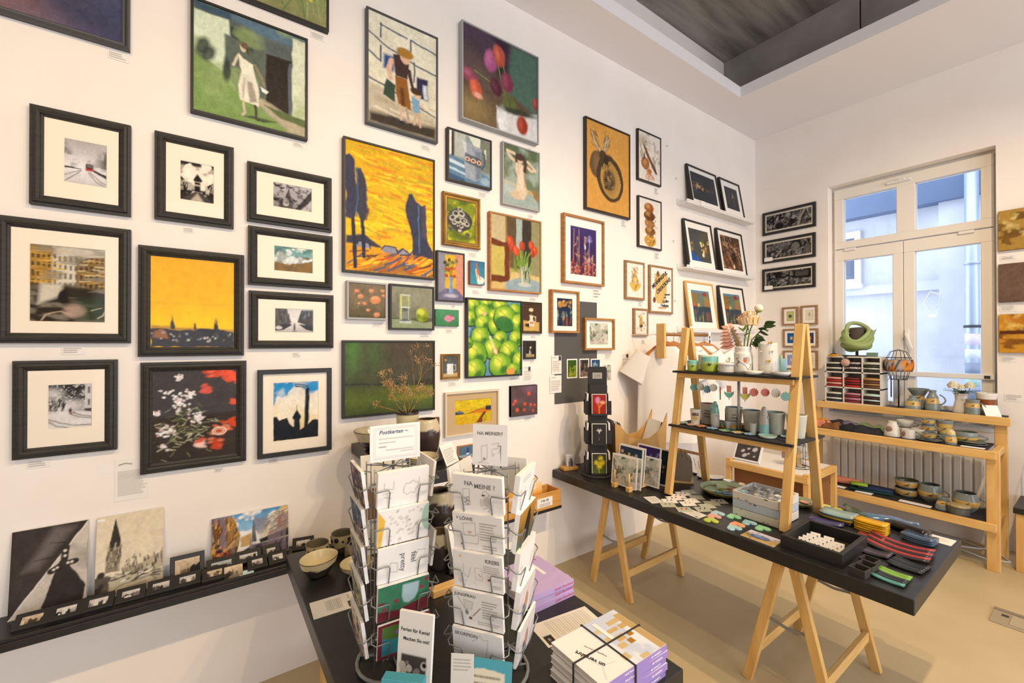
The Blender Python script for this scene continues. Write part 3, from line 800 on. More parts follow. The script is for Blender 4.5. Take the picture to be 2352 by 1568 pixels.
def a_street_col(A):
 A.grad([(.3, '#efe3c6'), (.6, '#9cc6dd'), (1, '#4d97c9')]); A.tex('#f2efe6', 4, 6, 4, .5, .62)
 A.poly([(0, 1), (.25, .97), (.35, .45), (.3, .15), (0, 0)], '#6b4a26', .015); A.poly([(.2, .98), (.27, .95), (.36, .55), (.33, .35), (.2, .3)], '#a8844e', .02)
 A.poly([(1, 1), (.72, .85), (.6, .4), (1, .2)], '#d8cfb8', .015); A.poly([(.9, 1), (1, 1), (1, .3), (.9, .4)], '#d9b878', .02)
 A.strokes(70, (0, .3, .2, .95), .12, .015, ['#2c2018', '#d98a2c', '#f0c068', '#8c5a2a'], 1.3, .5, 4); A.strokes(60, (.66, 1, .4, .9), .12, .014, ['#4a4238', '#8d8371', '#f0e8d4'], .35, .12, 5)
 A.rect(.86, .9, .55, .8, '#d9642a'); A.poly([(.73, .5), (.8, .52), (.8, .47), (.73, .44)], '#e0982a'); A.poly([(.6, .38), (1, .5), (1, .34), (.62, .3)], '#2c2a30', .02)
 A.poly([(.5, .35), (.51, .6), (.53, .88), (.55, .62), (.57, .35)], '#4a5a56'); A.poly([(.36, .3), (.36, .5), (.5, .55), (.5, .3)], '#c9a468', .02)
 A.poly([(0, 0), (.3, .15), (.5, .3), (.7, .3), (1, .32), (1, 0)], '#4a4250', .03); A.tex('#8c7d84', 8, 3, 6, .5, .65, .7); A.specks(20, (0, .2, .1, .45), (.03, .06), ['#c9482a', '#2c2430', '#e0a050'], 8, .8)
def a_grey(seed, warm=0.0):
 def f(A):
  rs = random.Random(seed); A.grad([(0, '#6d6862'), (.45, '#b9b3aa'), (1, '#dcd7cf')]); A.vary(.3, 5, 5, seed)
  for _ in range(7):
   u = rs.random(); hgt = rs.uniform(.2, .8); wd = rs.uniform(.05, .2); A.poly([(u - wd, 0), (u - wd, hgt * .7), (u, hgt), (u + wd, hgt * .7), (u + wd, 0)], rs.choice(['#2b2825', '#4a4642', '#77716a', '#d8d2c8']), .03)
  if warm: A.c *= np.array([1.0, .82, .6]) if warm > 0 else np.array([.8, .9, 1.0])
 return f
def a_womanchild(A):
 A.grad([(0, '#d8d1b4'), (1, '#e6e2c8')]); A.vary(.12, 5)
 B = '#2f3d5e'
 for p in ([(0, .81), (.3, .72), (.6, .67), (1, .64)], [(.16, .92), (.55, .88)], [(.17, .93), (.17, .8)], [(.6, .87), (.6, .72)], [(0, .64), (.17, .58), (.17, .72)], [(.66, .68), (.66, .5)], [(.6, .88), (1, .84)], [(0, .4), (.25, .36), (.7, .28), (1, .22)]): A.line(p, .014, B, .012)
 A.rect(.7, .87, .36, .56, '#2a2a4e', .02); A.rect(.8, .86, .37, .5, '#c9d3d8', .02); A.rect(.21, .36, .53, .66, '#2f4d8c', .03)
 A.poly([(0, .36), (.3, .33), (1, .2), (1, 0), (0, 0)], '#c2b69c', .03); A.poly([(0, .1), (.3, .12), (.6, .1), (1, .13), (1, 0), (0, 0)], '#3a3128', .05); A.strokes(20, (0, 1, .14, .3), .2, .02, ['#e0d8c0', '#a89c80'], -.1, .1, 4, .5)
 A.poly([(.2, .28), (.36, .25), (.38, .4), (.25, .44)], '#35483a', .012)
 A.line([(.32, .62), (.28, .53), (.3, .46)], .045, '#d9b394', .015); A.line([(.58, .58), (.63, .46), (.65, .4)], .035, '#4a2f34', .012); A.line([(.64, .42), (.66, .37)], .025, '#d9b394')
 A.poly([(.34, .68), (.45, .7), (.58, .64), (.56, .5), (.38, .5), (.36, .6)], '#42302c', .012); A.poly([(.37, .5), (.55, .5), (.6, .3), (.6, .22), (.42, .24), (.38, .36)], '#8f5a24', .012); A.poly([(.45, .4), (.5, .4), (.52, .24), (.46, .25)], '#4a3018', .02, .8)
 A.line([(.44, .24), (.46, .1)], .022, '#d0b396'); A.line([(.53, .23), (.58, .1)], .022, '#b99878'); A.ell(.47, .08, .025, .012, '#23212c'); A.ell(.6, .09, .025, .012, '#23212c')
 A.ell(.52, .69, .05, .06, '#dcb495', .012); A.ell(.52, .735, .085, .05, '#a8792e', .015)
 A.poly([(.62, .36), (.74, .34), (.75, .22), (.64, .2)], '#7aa3ba', .015); A.ell(.7, .39, .04, .04, '#d9b394', .01); A.ell(.69, .415, .06, .035, '#463020', .012); A.line([(.68, .2), (.66, .1)], .02, '#c9a888'); A.line([(.73, .2), (.75, .09)], .02, '#c9a888'); A.line([(.74, .3), (.82, .27)], .015, '#d0ab8c')
def tulip(A, u, v, r, c, rot=0.0):
 A.ell(u, v, r * .72, r, c, r * .25, 1, rot); A.ell(u - r * .25 / A.asp, v + r * .2, r * .3, r * .6, tuple(np.clip(hx(c) * 1.6 + .05, 0, 1)), r * .4, .6, rot)
def a_tulips(A):
 A.grad([(0, '#6d5a3c'), (.35, '#5d4a3a'), (.7, '#4a3c40'), (1, '#4d3d4c')]); A.poly([(.62, 1), (1, 1), (1, .3), (.58, .45)], '#4f6a5a', .06); A.ell(.12, .15, .2, .14, '#9a8452', .2, .7); A.ell(.2, .55, .3, .1, '#6b5a54', .2, .6, -.6)
 A.poly([(.4, 1), (.58, 1), (.55, .55), (.45, .6)], '#2c1f2e', .08, .8); A.poly([(.55, 0), (1, 0), (1, .1), (.6, .05)], '#8d8a96', .05)
 for p in ([(.44, .75), (.48, .58), (.56, .4)], [(.5, .78), (.55, .6), (.6, .4)], [(.14, .55), (.32, .5), (.52, .4)]): A.line(p, .012, '#7d8a4c')
 for a in (-.35, -.15, .1, .3): A.poly([(.56 + a * .1, .5), (.6 + a * .3, .25), (.66 + a * .3, .25)], '#5a6a34', .02)
 A.poly([(.42, .26), (.55, .24), (.75, .27), (1, .33), (1, -.02), (.48, -.02), (.43, .1)], '#d5d3cf', .02); A.ell(.72, .27, .26, .035, '#3a4030', .03, 1, .1); A.ell(.5, .1, .06, .14, '#efeee9', .06, .7)
 for q in ((.35, .72, .12, '#a3567c', -.15), (.46, .82, .11, '#b2523e', .2), (.57, .56, .11, '#7a3148', .15), (.42, .46, .1, '#50202e', .5), (.08, .48, .1, '#8c4658', 1.2), (.16, .35, .1, '#c2583a', .2), (.78, .14, .11, '#94331f', .1), (.98, .45, .07, '#8c3a2c', 0)): tulip(A, *q)
 A.ell(.18, .29, .05, .03, '#f0b8a0', .03, .8)
def a_jug(A):
 A.fill('#8b9a98'); A.rect(0, .06, .5, 1, '#e8e2d0'); A.rect(.06, .13, .42, 1, '#43352e', .02); A.poly([(.13, 1), (.4, 1), (.4, .5), (.13, .5)], '#b6b9ae', .05); A.poly([(.45, 1), (.75, 1), (.75, .8), (.6, .8)], '#d8dcc8', .02); A.rect(.75, 1, .3, 1, '#787c6c', .05); A.rect(.86, .9, .6, .8, '#dcdcc0', .02)
 A.poly([(0, .5), (.4, .42), (1, .2), (1, 0), (0, 0)], '#5d7f9b', .02); A.poly([(0, .42), (.4, .34), (.4, .28), (0, .34)], '#c3d6dc', .02); A.poly([(0, .26), (.4, .18), (.4, .14), (0, .2)], '#b4ccd6', .02); A.poly([(0, .12), (.35, .06), (.4, 0), (0, 0)], '#38587a', .02); A.ell(.88, .1, .12, .08, '#9fb6c0', .06, .8)
 A.line([(.78, .7), (.86, .68), (.86, .45), (.78, .35)], .045, '#47586a', .015); A.poly([(.36, .66), (.28, .88), (.45, .84), (.78, .78), (.77, .12), (.6, .06), (.38, .1)], '#97a0a8', .015); A.poly([(.3, .87), (.42, .82), (.4, .4), (.38, .6)], '#d9dcd0', .03, .8); A.poly([(.62, .7), (.77, .72), (.76, .14), (.64, .1)], '#5f6d7c', .05, .7)
 A.poly([(.38, .62), (.77, .56), (.77, .36), (.38, .42)], '#4a4d52', .015, .85); 
 for u in (.44, .58, .72): A.ell(u, .5 - (u - .44) * .1, .06, .045, '#d8d2c4', .01); A.ell(u, .5 - (u - .44) * .1, .04, .03, '#c9652a', .01); A.ell(u, .5 - (u - .44) * .1, .018, .015, '#2c2420')
def a_seated(A):
 A.grad([(0, '#8fa098'), (.28, '#98a89c'), (.34, '#6d7a58'), (1, '#7d8a6a')]); A.mix(np.clip((A.noise(10, 3, 4) - .45) * 5, 0, 1) * np.clip((A.v - .36) * 20, 0, 1) * .8, '#4f5f44')
 A.poly([(0, .4), (.35, .36), (1, .26), (1, .2), (.35, .3), (0, .34)], '#c2a868', .02); A.poly([(.78, .36), (1, .3), (1, .12), (.85, .2)], '#8f7648', .02); A.poly([(0, .34), (.4, .28), (.8, .22), (1, .1), (1, 0), (0, 0)], '#9caaa2', .03); A.tex('#bac6bd', 4, 4, 5, .5, .7, .6)
 S = '#d9c2a4'
 A.line([(.36, .72), (.16, .82), (.1, .9), (.3, .88)], .05, S, .02); A.line([(.62, .72), (.78, .66), (.9, .68), (.68, .8)], .05, S, .02)
 A.poly([(.32, .72), (.45, .74), (.6, .7), (.58, .5), (.63, .38), (.66, .25), (.58, .14), (.34, .12), (.25, .18), (.36, .32), (.38, .5), (.33, .6)], S, .02); A.ell(.38, .19, .14, .08, '#cfb797', .03, 1, .1); A.ell(.5, .45, .05, .2, '#e6d3b8', .08, .6); A.poly([(.55, .7), (.6, .7), (.64, .3), (.58, .4)], '#a98e70', .04, .7)
 A.ell(.46, .8, .06, .065, '#d4bc9e', .01); A.ell(.45, .84, .09, .06, '#4a352a', .02); A.line([(.56, .84), (.62, .72), (.58, .62)], .06, '#4a352a', .03); A.line([(.36, .82), (.34, .74)], .04, '#4a352a', .03)
def a_poplars(A):
 A.grad([(0, '#d79a1c'), (.3, '#e8be1e'), (.6, '#e6b41c'), (1, '#d6a81a')])
 A.strokes(240, (0, 1, .28, 1), .14, .016, ['#f2d21e', '#e89a1a', '#c9a81e', '#f6de3c', '#d9791c', '#b8a028', '#f0c010'], -.12, .25, 4, .75)
 T, D = '#37384f', '#2b2c40'
 A.poly([(0, .27), (.2, .28), (.32, .24), (.4, .2), (0, .2)], '#3b3644', .015, 1, .01)
 A.poly([(0, .2), (.1, .19), (.4, .2), (.58, .17), (1, .15), (1, 0), (0, 0)], '#e09c20', .01)
 A.strokes(90, (0, 1, 0, .16), .16, .016, ['#8a4a22', '#d9761c', '#f2c030', '#5a3428', '#c9601c', '#f6d84a', '#3d5a78', '#e8a020'], .35, .35, 6, .9)
 A.poly([(.1, 0), (.4, .08), (.56, .18), (.6, .18), (.62, .1), (.8, 0)], '#8a5230', .02, .7); A.strokes(24, (.3, .75, .0, .14), .12, .014, ['#e0902c', '#4a5a70', '#c9581c'], .7, .4, 9)
 for p in ([(.12, .2), (.14, .23), (.24, .22), (.26, .18), (.12, .18)], [(.38, .19), (.42, .225), (.54, .22), (.57, .17), (.4, .17)], [(.58, .18), (.63, .215), (.72, .17), (.6, .16)]): A.poly(p, '#8d8f9c', .006); A.line([p[0], p[1], p[2], p[3]], .01, D)
 A.line([(.08, .45), (.1, .1), (.1, .03)], .03, D); A.line([(.18, .45), (.19, .12)], .028, D)
 A.poly([(.0, .88), (.04, .9), (.09, .86), (.11, .78), (.13, .6), (.12, .42), (.07, .39), (0, .4)], T, .012, 1, .012); A.poly([(.1, .8), (.16, .8), (.2, .72), (.23, .6), (.24, .48), (.22, .4), (.16, .38), (.12, .45)], '#3b3a4a', .012, 1, .012)
 A.line([(.12, .8), (.13, .6), (.12, .42)], .008, '#3d6a8c'); A.line([(.24, .5), (.22, .4)], .008, '#7a3a28')
 A.poly([(.7, .68), (.74, .69), (.8, .63), (.86, .6), (.9, .62), (.91, .5), (.92, .3), (.99, .22), (1, .16), (.74, .18), (.75, .25), (.7, .45), (.65, .58), (.67, .62)], T, .012, 1, .01); A.line([(.82, .6), (.82, .4), (.83, .2)], .008, '#4a7a98'); A.poly([(.86, .6), (.9, .61), (.92, .3), (.86, .35)], '#4a4856', .02, .8)
def a_tortoise(A):
 A.fill('#7d8a1e'); A.tex('#4d5f1c', 4, 4, 3, .45, .6, .8); A.tex('#c9c42a', 5, 5, 7, .56, .7, .8)
 A.ell(.55, .12, .3, .06, '#5c661c', .05); D = '#3c3a3c'
 for u, v in ((.12, .28), (.72, .2)): A.ell(u, v, .07, .05, '#5a5650', .015)
 A.ell(.42, .3, .12, .09, '#4a4644', .015); A.ell(.45, .52, .34, .26, D, .02); A.poly([(.0, .52), (.1, .7), (.35, .82), (.6, .76), (.78, .55), (.8, .42), (.5, .35), (.2, .4)], '#4b4a4f', .02)
 for u, v, r in ((.3, .66, .09), (.5, .68, .09), (.18, .55, .08), (.38, .52, .1), (.58, .52, .1), (.7, .45, .07), (.5, .38, .06), (.25, .44, .06), (.45, .78, .06)): A.ell(u, v, r, r * .8, '#c9c4ac', .02); A.ell(u, v + .01, r * .7, r * .5, D, .02)
 A.ell(.44, .27, .05, .035, '#c0b8a4', .02); A.specks(10, (.2, .8, .3, .75), (.01, .02), ['#e8e0c0', '#2a282a'], 4)
def a_tulipglass(A):
 A.fill('#a89c5c'); A.rect(0, .28, .6, 1, '#bfae84', .01); A.rect(.28, .31, .6, 1, '#8f7038'); A.rect(.31, .5, .4, 1, '#5b4a34', .02); A.rect(.5, .62, .55, 1, '#9fb0a8', .02); A.rect(.62, .82, .3, 1, '#37302a', .02); A.rect(.82, 1, .2, 1, '#8f8a62', .03)
 A.poly([(0, .68), (.35, .62), (.35, .54), (0, .6)], '#6d3416', .01); A.rect(0, .3, .18, .58, '#bfae58', .01); A.rect(.26, .36, .12, .64, '#6d3416', .01); A.rect(0, .36, .1, .18, '#6a3214', .01); A.rect(.36, .6, .3, .58, '#6a5434', .03)
 A.poly([(0, .1), (1, .1), (1, 0), (0, 0)], '#cdb06a', .01); A.poly([(.4, .25), (1, .22), (1, 0), (.3, 0)], '#d0b778', .02); A.ell(.7, .05, .36, .13, '#8fa3a8', .02)
 for p in ([(.6, .3), (.52, .5), (.4, .6)], [(.62, .3), (.58, .55), (.6, .65)], [(.66, .3), (.75, .5), (.85, .6)], [(.65, .3), (.7, .55)], [(.6, .35), (.5, .45)]): A.line(p, .02, '#7da03c')
 for q in [(.56, .48), (.64, .5), (.72, .45), (.5, .4), (.78, .4)]: A.poly([(q[0] - .05, q[1] - .14), (q[0] + .02, q[1] - .14), (q[0] + (q[0] - .62) * .4, q[1] + .1)], '#6d8f34', .01)
 for q in ((.38, .66, .08, '#b5431c', .2), (.42, .6, .07, '#a33a18', -.3), (.5, .55, .07, '#c24a1e', .3), (.62, .63, .07, '#a83c1a', 0), (.82, .65, .07, '#b8461c', .2), (.9, .58, .07, '#c04c20', -.2), (.84, .54, .06, '#a03818', .1)): tulip(A, *q)
 A.rect(.57, .8, .09, .34, '#8f9a78', .015, .75); A.rect(.6, .64, .1, .32, '#d8d8c4', .02, .6); A.strokes(14, (.6, .78, .12, .3), .1, .01, ['#4f6a2c', '#2f3a20', '#d0d4b8'], 1.5, .3, 3); A.ell(.68, .09, .12, .03, '#c9cdbf', .01, .7)
def a_vase(A):
 A.fill('#7a7684'); A.poly([(0, 1), (.28, .95), (.3, .25), (0, .12)], '#8a8692', .02); A.poly([(.28, .96), (.7, .97), (.72, .22), (.28, .22)], '#d4aa2c', .02); A.poly([(.7, 1), (1, 1), (1, .1), (.72, .25)], '#c98a72', .02); A.poly([(0, .12), (.3, .25), (.72, .25), (1, .08), (1, 0), (0, 0)], '#6f6a86', .02); A.ell(.5, .1, .16, .04, '#c9c4cc', .03, .7)
 A.line([(.5, .5), (.4, .72), (.3, .85)], .012, '#3c4a34'); A.line([(.52, .5), (.58, .75), (.7, .85)], .012, '#3c4a34'); A.line([(.5, .5), (.5, .8), (.45, .9)], .012, '#4a5a34'); A.specks(14, (.25, .75, .6, .9), (.02, .04), ['#4a5a3c', '#2f3a30', '#7a8a4c'], 4)
 A.specks(10, (.28, .72, .48, .68), (.03, .045), ['#c9682a', '#e09a3c', '#a34a20'], 6); A.poly([(.42, .5), (.58, .5), (.55, .35), (.6, .15), (.4, .15), (.46, .35)], '#6f8fb4', .015); A.rect(.44, .48, .16, .48, '#a9c0d6', .02, .6)
def a_duck(A):
 A.grad([(0, '#3d93a3'), (1, '#3a6f92')]); A.poly([(.35, .65), (.5, .7), (.55, .4), (.9, .3), (1, .2), (.85, .04), (.5, .02), (.42, .3)], '#d6dfcf', .02); A.poly([(.38, .92), (.48, .9), (.5, .65), (.62, .5), (.55, .42), (.42, .5)], '#cc5f1e', .02); A.line([(.5, .48), (.46, .26)], .04, '#cf6a28'); A.line([(.58, .48), (.66, .24)], .04, '#cf6a28')
def a_poppies_peach(A):
 A.grad([(0, '#5a5236'), (.5, '#7a6a52'), (1, '#7d6f5a')]); A.vary(.15, 4); A.strokes(30, (0, 1, 0, .8), .3, .01, ['#4a4a2c', '#6b6238', '#5a5438'], 1.2, .3, 4, .7)
 for u, v, r in ((.22, .77, .07), (.62, .8, .07), (.93, .82, .06), (.32, .62, .08), (.72, .54, .15), (.95, .68, .05), (.28, .41, .04), (.43, .42, .06), (.52, .23, .05), (.76, .1, .09)): A.ell(u, v, r * 1.05, r * .8, '#d38a5c', .03, 1, .2); A.ell(u - .01, v + r * .3, r * .7, r * .35, '#e0a878', .03, .8)
 A.specks(30, (0, 1, .3, .9), (.006, .012), ['#b8ae98', '#9a907c'], 5, .6)
def a_glasslime(A):
 A.grad([(0, '#8a9a70'), (.24, '#8f9c78'), (.27, '#6d6c58'), (1, '#7f8068')]); A.tex('#93927c', 3, 3, 4, .45, .7, .7); A.poly([(0, .25), (1, .26), (1, .18), (.8, .14), (.4, .2), (0, .2)], '#3b3d2c', .02, .8)
 A.rect(.17, .46, .12, .8, '#8d9480', .01, .7); A.rect(.19, .44, .52, .79, '#9aa06c', .02, .7); A.rect(.19, .44, .16, .48, '#4f5a54', .02, .9); A.rect(.2, .24, .2, .78, '#d9dc7c', .015, .8); A.rect(.39, .42, .2, .78, '#c9cf8a', .015, .7); A.ell(.315, .5, .14, .025, '#c4ccc0', .01); A.ell(.315, .8, .145, .02, '#d0d4c4', .008, .8); A.rect(.18, .46, .12, .17, '#b9c4bc', .02); A.rect(.24, .38, .22, .4, '#7f8a86', .04)
 A.ell(.74, .33, .165, .17, '#8f9c1e', .012); A.ell(.7, .4, .1, .08, '#d6de5a', .06, .8); A.ell(.64, .29, .045, .06, '#5f7a1c', .03, .7); A.ell(.82, .24, .08, .05, '#5a6c18', .05, .7)
def a_fish(A):
 A.grad([(0, '#3f7d52'), (1, '#4b8f62')]); A.poly([(.36, .42), (.42, .6), (.55, .68), (.7, .55), (.8, .6), (.8, .38), (.72, .42), (.6, .25), (.45, .3)], '#e08aa0', .02); A.poly([(.52, .66), (.68, .72), (.72, .54)], '#a8606c', .03); A.poly([(.55, .28), (.7, .16), (.7, .3)], '#8c4a58', .03); A.ell(.6, .46, .03, .03, '#2c1f24')
def a_limes(A):
 A.fill('#5f93a6'); A.tex('#2f5a78', 6, 6, 4, .5, .6, .8); A.tex('#9fc0c4', 9, 9, 5, .58, .66, .6)
 rs = random.Random(3)
 L = [(.1, .94, .13), (.35, .97, .12), (.6, .95, .13), (.88, .88, .12), (.05, .76, .12), (.28, .83, .14), (.48, .8, .1), (.27, .7, .13), (.52, .66, .14), (.7, .77, .2), (.95, .72, .14), (.23, .52, .15), (.6, .5, .12), (.92, .5, .13), (.46, .36, .16), (.14, .3, .18), (.77, .32, .17), (.98, .2, .13), (.6, .14, .19), (.12, .08, .17), (.85, .06, .12), (0, .45, .08)]
 for u, v, r in L:
  t = rs.uniform(-.8, .8); A.ell(u, v - .01, r * 1.03, r * .93, '#1d3a24', .012, 1, t); A.ell(u, v, r * .95, r * .84, '#6ba02c', .012, 1, t); A.ell(u - r * .2, v + r * .15, r * .66, r * .58, '#a3c43a', r * .3, .95, t); A.ell(u - r * .28, v + r * .22, r * .3, r * .34, '#e0e25a', r * .2, .95, t)
  A.ell(u + r * .35, v - r * .35, r * .38, r * .28, '#2f6a2c', r * .2, .85, t + .5); A.line([(u - r * .5, v + r * .5), (u, v + r * .2), (u + r * .4, v - r * .5)], .008, '#3c6a20', a=.8)
 A.ell(.68, .7, .16, .1, '#2f6f34', .03, .95, -.3); A.ell(.3, .82, .03, .03, '#d8b08a', .01); A.ell(.5, .33, .045, .05, '#c98a5c', .02); A.ell(.5, .33, .025, .03, '#e8cfa8', .01); A.ell(.8, .04, .07, .05, '#d89a4a', .02); A.line([(.4, .52), (.46, .4), (.52, .3)], .03, '#dfe0a0', .02)
def a_jugcherry(A):
 A.fill('#4a3222'); A.poly([(0, .4), (1, .33), (1, 0), (0, 0)], '#c9a45c', .02); A.ell(.3, .22, .16, .07, '#3c2a1c', .03); A.poly([(.38, .6), (.62, .6), (.6, .45), (.68, .35), (.66, .18), (.38, .18), (.34, .36), (.42, .45)], '#ddd2b4', .015); A.line([(.66, .55), (.76, .54), (.76, .38), (.68, .35)], .03, '#d8cba8', .012); A.ell(.46, .32, .04, .035, '#b5331c'); A.ell(.58, .32, .04, .035, '#b5331c')
 A.line([(.5, .6), (.5, .76)], .01, '#6a7a4a'); A.ell(.48, .8, .1, .06, '#e6e0b0', .03); A.ell(.48, .81, .03, .02, '#c9a83c', .02)
def a_mug(A):
 A.grad([(0, '#5d625c'), (1, '#4f5450')]); A.poly([(0, .15), (1, .2), (1, 0), (0, 0)], '#c0a068', .02); A.rect(.28, .68, .12, .66, '#dcdcd6', .015); A.rect(.28, .68, .63, .67, '#4a5a8c', .01); A.line([(.68, .6), (.84, .58), (.84, .32), (.68, .28)], .03, '#c9cac6', .01); A.line([(.4, .68), (.36, .82), (.22, .82)], .008, '#6a7a4a'); A.ell(.18, .82, .05, .04, '#e0921e', .01); A.line([(.45, .68), (.46, .9)], .008, '#7a8a3c'); A.rect(.3, .4, .15, .6, '#f0f0ea', .05, .6)
def a_smallvase(A):
 A.fill('#33261f'); A.poly([(0, .25), (1, .2), (1, 0), (0, 0)], '#a8905c', .02); A.poly([(.42, .5), (.54, .5), (.6, .3), (.62, .12), (.36, .12), (.38, .3)], '#8f948a', .02); A.rect(.42, .48, .14, .4, '#d8d8c8', .03, .7); A.ell(.55, .66, .07, .06, '#e8e6d8', .03); A.line([(.5, .5), (.53, .64)], .01, '#6a7a5a')
def a_greenland(A):
 A.grad([(0, '#44502a'), (.2, '#5c6a2c'), (.36, '#4f5a30'), (.4, '#4a4a38'), (1, '#4f4436')]); A.mix(np.clip(1 - abs(A.u - .08) / .14, 0, 1) * np.clip((A.v - .35) * 2, 0, 1), '#4f7a38'); A.mix(np.clip(1 - abs(A.u - .3) / .2, 0, 1) * np.clip((A.v - .3) * 2, 0, 1) * .6, '#4a6a34')
 A.mix(np.clip(1 - abs(A.v - .3) / .08, 0, 1) * np.clip((A.u - .3) * 2, 0, 1), '#7f7a2c'); A.mix(np.clip(1 - abs(A.v - .37 + .06 * A.u - .06) / .015, 0, 1) * .9, '#23302c'); A.ell(.75, .2, .3, .03, '#8f8a30', .06, .6); A.vary(.12, 5, 9, 6); A.poly([(.75, .43), (1, .46), (1, .36), (.75, .38)], '#3a3026', .04, .7)
def a_yellowfield(A):
 A.grad([(0, '#cda818'), (.4, '#d6b41c'), (1, '#d9c01c')]); A.strokes(50, (0, 1, .5, 1), .3, .03, ['#e6d42c', '#b89a1c', '#caa01a'], 0, .15, 4, .7); A.poly([(.35, .45), (.6, .58), (.85, .62), (1, .55), (1, .45), (.6, .4)], '#cc7a1c', .02); A.line([(.1, .42), (.4, .44), (.6, .56), (.85, .62)], .015, '#2c2a30')
 A.poly([(0, .42), (.02, .55), (.14, .58), (.24, .5), (.22, .42)], '#3b4250', .015); A.poly([(.02, .54), (.14, .57), (.24, .5), (.1, .48)], '#6a7480', .01); A.poly([(.84, .5), (.84, .68), (1, .68), (1, .5)], '#2b2f44', .02); A.strokes(40, (0, 1, 0, .4), .3, .025, ['#e0c01e', '#b0851a', '#8a9a1c', '#d99a1c'], .1, .2, 6, .8); A.poly([(.56, 0), (.66, .2), (.78, .44), (.86, .44), (.74, .2), (.75, 0)], '#7a3a24', .02); A.ell(.88, .25, .16, .14, '#c9b41c', .03, .9); A.line([(.78, .44), (.86, .2), (.8, 0)], .02, '#33303c')
def a_redpoppy(A):
 A.fill('#5f4a4c'); A.vary(.25, 4, 4, 3); A.ell(.8, .9, .3, .15, '#7a6070', .2, .7); A.ell(.2, .2, .3, .2, '#4a4234', .2, .7)
 for u, v, r in ((.68, .72, .08), (.15, .5, .07), (.08, .4, .06), (.52, .38, .07), (.76, .34, .06), (.92, .3, .06), (.22, .2, .08), (.5, .18, .05), (.85, .12, .05)): A.ell(u, v, r, r * .9, '#c2482e', .04, 1); A.ell(u, v + .02, r * .5, r * .4, '#e07a58', .03, .7)
def a_brownland(A): A.grad([(0, '#c9a63c'), (.35, '#b8a83c'), (.45, '#7aa098'), (1, '#9fc0b4')]); A.poly([(.1, .3), (.4, .55), (.7, .4), (1, .5), (1, .3)], '#8a7a2c', .03); A.strokes(20, (0, 1, 0, .4), .2, .03, ['#e0c84a', '#7a6a24', '#5a3a1c'], .1, .3, 4)
def a_bluebottle(A): A.grad([(0, '#8fa6b4'), (.2, '#8fa6b4'), (.22, '#4f6a7c'), (1, '#567080')]); A.rect(.46, .62, .15, .5, '#24397a', .02); A.rect(.5, .58, .45, .8, '#24397a', .02); A.rect(.47, .61, .22, .36, '#d8d8e0', .01)
def blossoms(A, seed, n, cols, stems, v0=0.0, v1=.9, pinks=None):
 rs = random.Random(seed)
 for _ in range(n):
  u = rs.random(); v = rs.uniform(v0 + .2, v1); A.line([(u + rs.uniform(-.06, .06), -.02), (u + rs.uniform(-.03, .03), v * .5), (u, v)], .01, rs.choice(stems), a=.8)
  for k in range(rs.randint(4, 9)): A.ell(u + rs.gauss(0, .03), v - rs.uniform(0, .25), rs.uniform(.01, .03), .01, rs.choice(cols), a=.9, rot=rs.uniform(-1.5, 1.5))
 if pinks:
  for _ in range(n * 5): A.ell(rs.random(), rs.uniform(0, .28), rs.uniform(.015, .04), .014, rs.choice(pinks), a=.9, rot=rs.uniform(-1.5, 1.5))
def a_purple(A): A.grad([(0, '#5a2c3c'), (.3, '#43284a'), (.7, '#3a2a5c'), (1, '#44346c')]); blossoms(A, 4, 11, ['#d8a07c', '#c98a6a', '#e0b494'], ['#b98a74', '#c49a80'], 0, .85, ['#c25a4c', '#d98a6a', '#b0443c', '#e0a888']); A.line([(.72, .25), (.73, .85)], .012, '#b9b6e0'); [A.line([(.73, .72), (.73 + .16 * math.cos(t) / A.asp * .6, .72 + .13 * math.sin(t))], .006, '#a8a4e0') for t in np.linspace(.2, 2.9, 8)]; A.line([(.12, .3), (.14, .95)], .014, '#c9987c'); A.line([(.32, .3), (.33, .95)], .02, '#b8826c'); A.ell(.56, .6, .02, .05, '#e6e2f0', .01)
def a_blueflower(A): A.fill('#1f2c44'); A.vary(.3, 4); blossoms(A, 9, 8, ['#6fb8c0', '#8fd0cc', '#d9a05c'], ['#7a6a4a', '#4f7a80'], .2, .75); A.specks(22, (.15, .9, .7, .92), (.02, .05), ['#c08a44', '#d9a860', '#a87434'], 4, .9, None, 1.6); A.poly([(.55, .05), (.6, .4), (.72, .3), (.7, .02)], '#8a4a38', .02); A.poly([(.78, .05), (.85, .3), (.98, .35), (.9, .1)], '#7a3c34', .02)
def a_greenpink(A): A.fill('#b9bdaa'); A.tex('#4f6250', 4, 4, 3, .5, .6, .9); A.tex('#dfd6c8', 5, 5, 8, .55, .65, .8); blossoms(A, 12, 12, ['#dcb8a4', '#e8cfc0', '#2f4638', '#c9a08c'], ['#2f4034', '#d0c4b4'], .2, .9, ['#e0bfb0', '#cda492', '#3a4c3c'])
def a_card_floral(bg, cols, stems, seed):
 def f(A): A.fill(bg); A.vary(.3, 4, 4, seed); blossoms(A, seed, 9, cols, stems, .1, .9, cols)
 return f
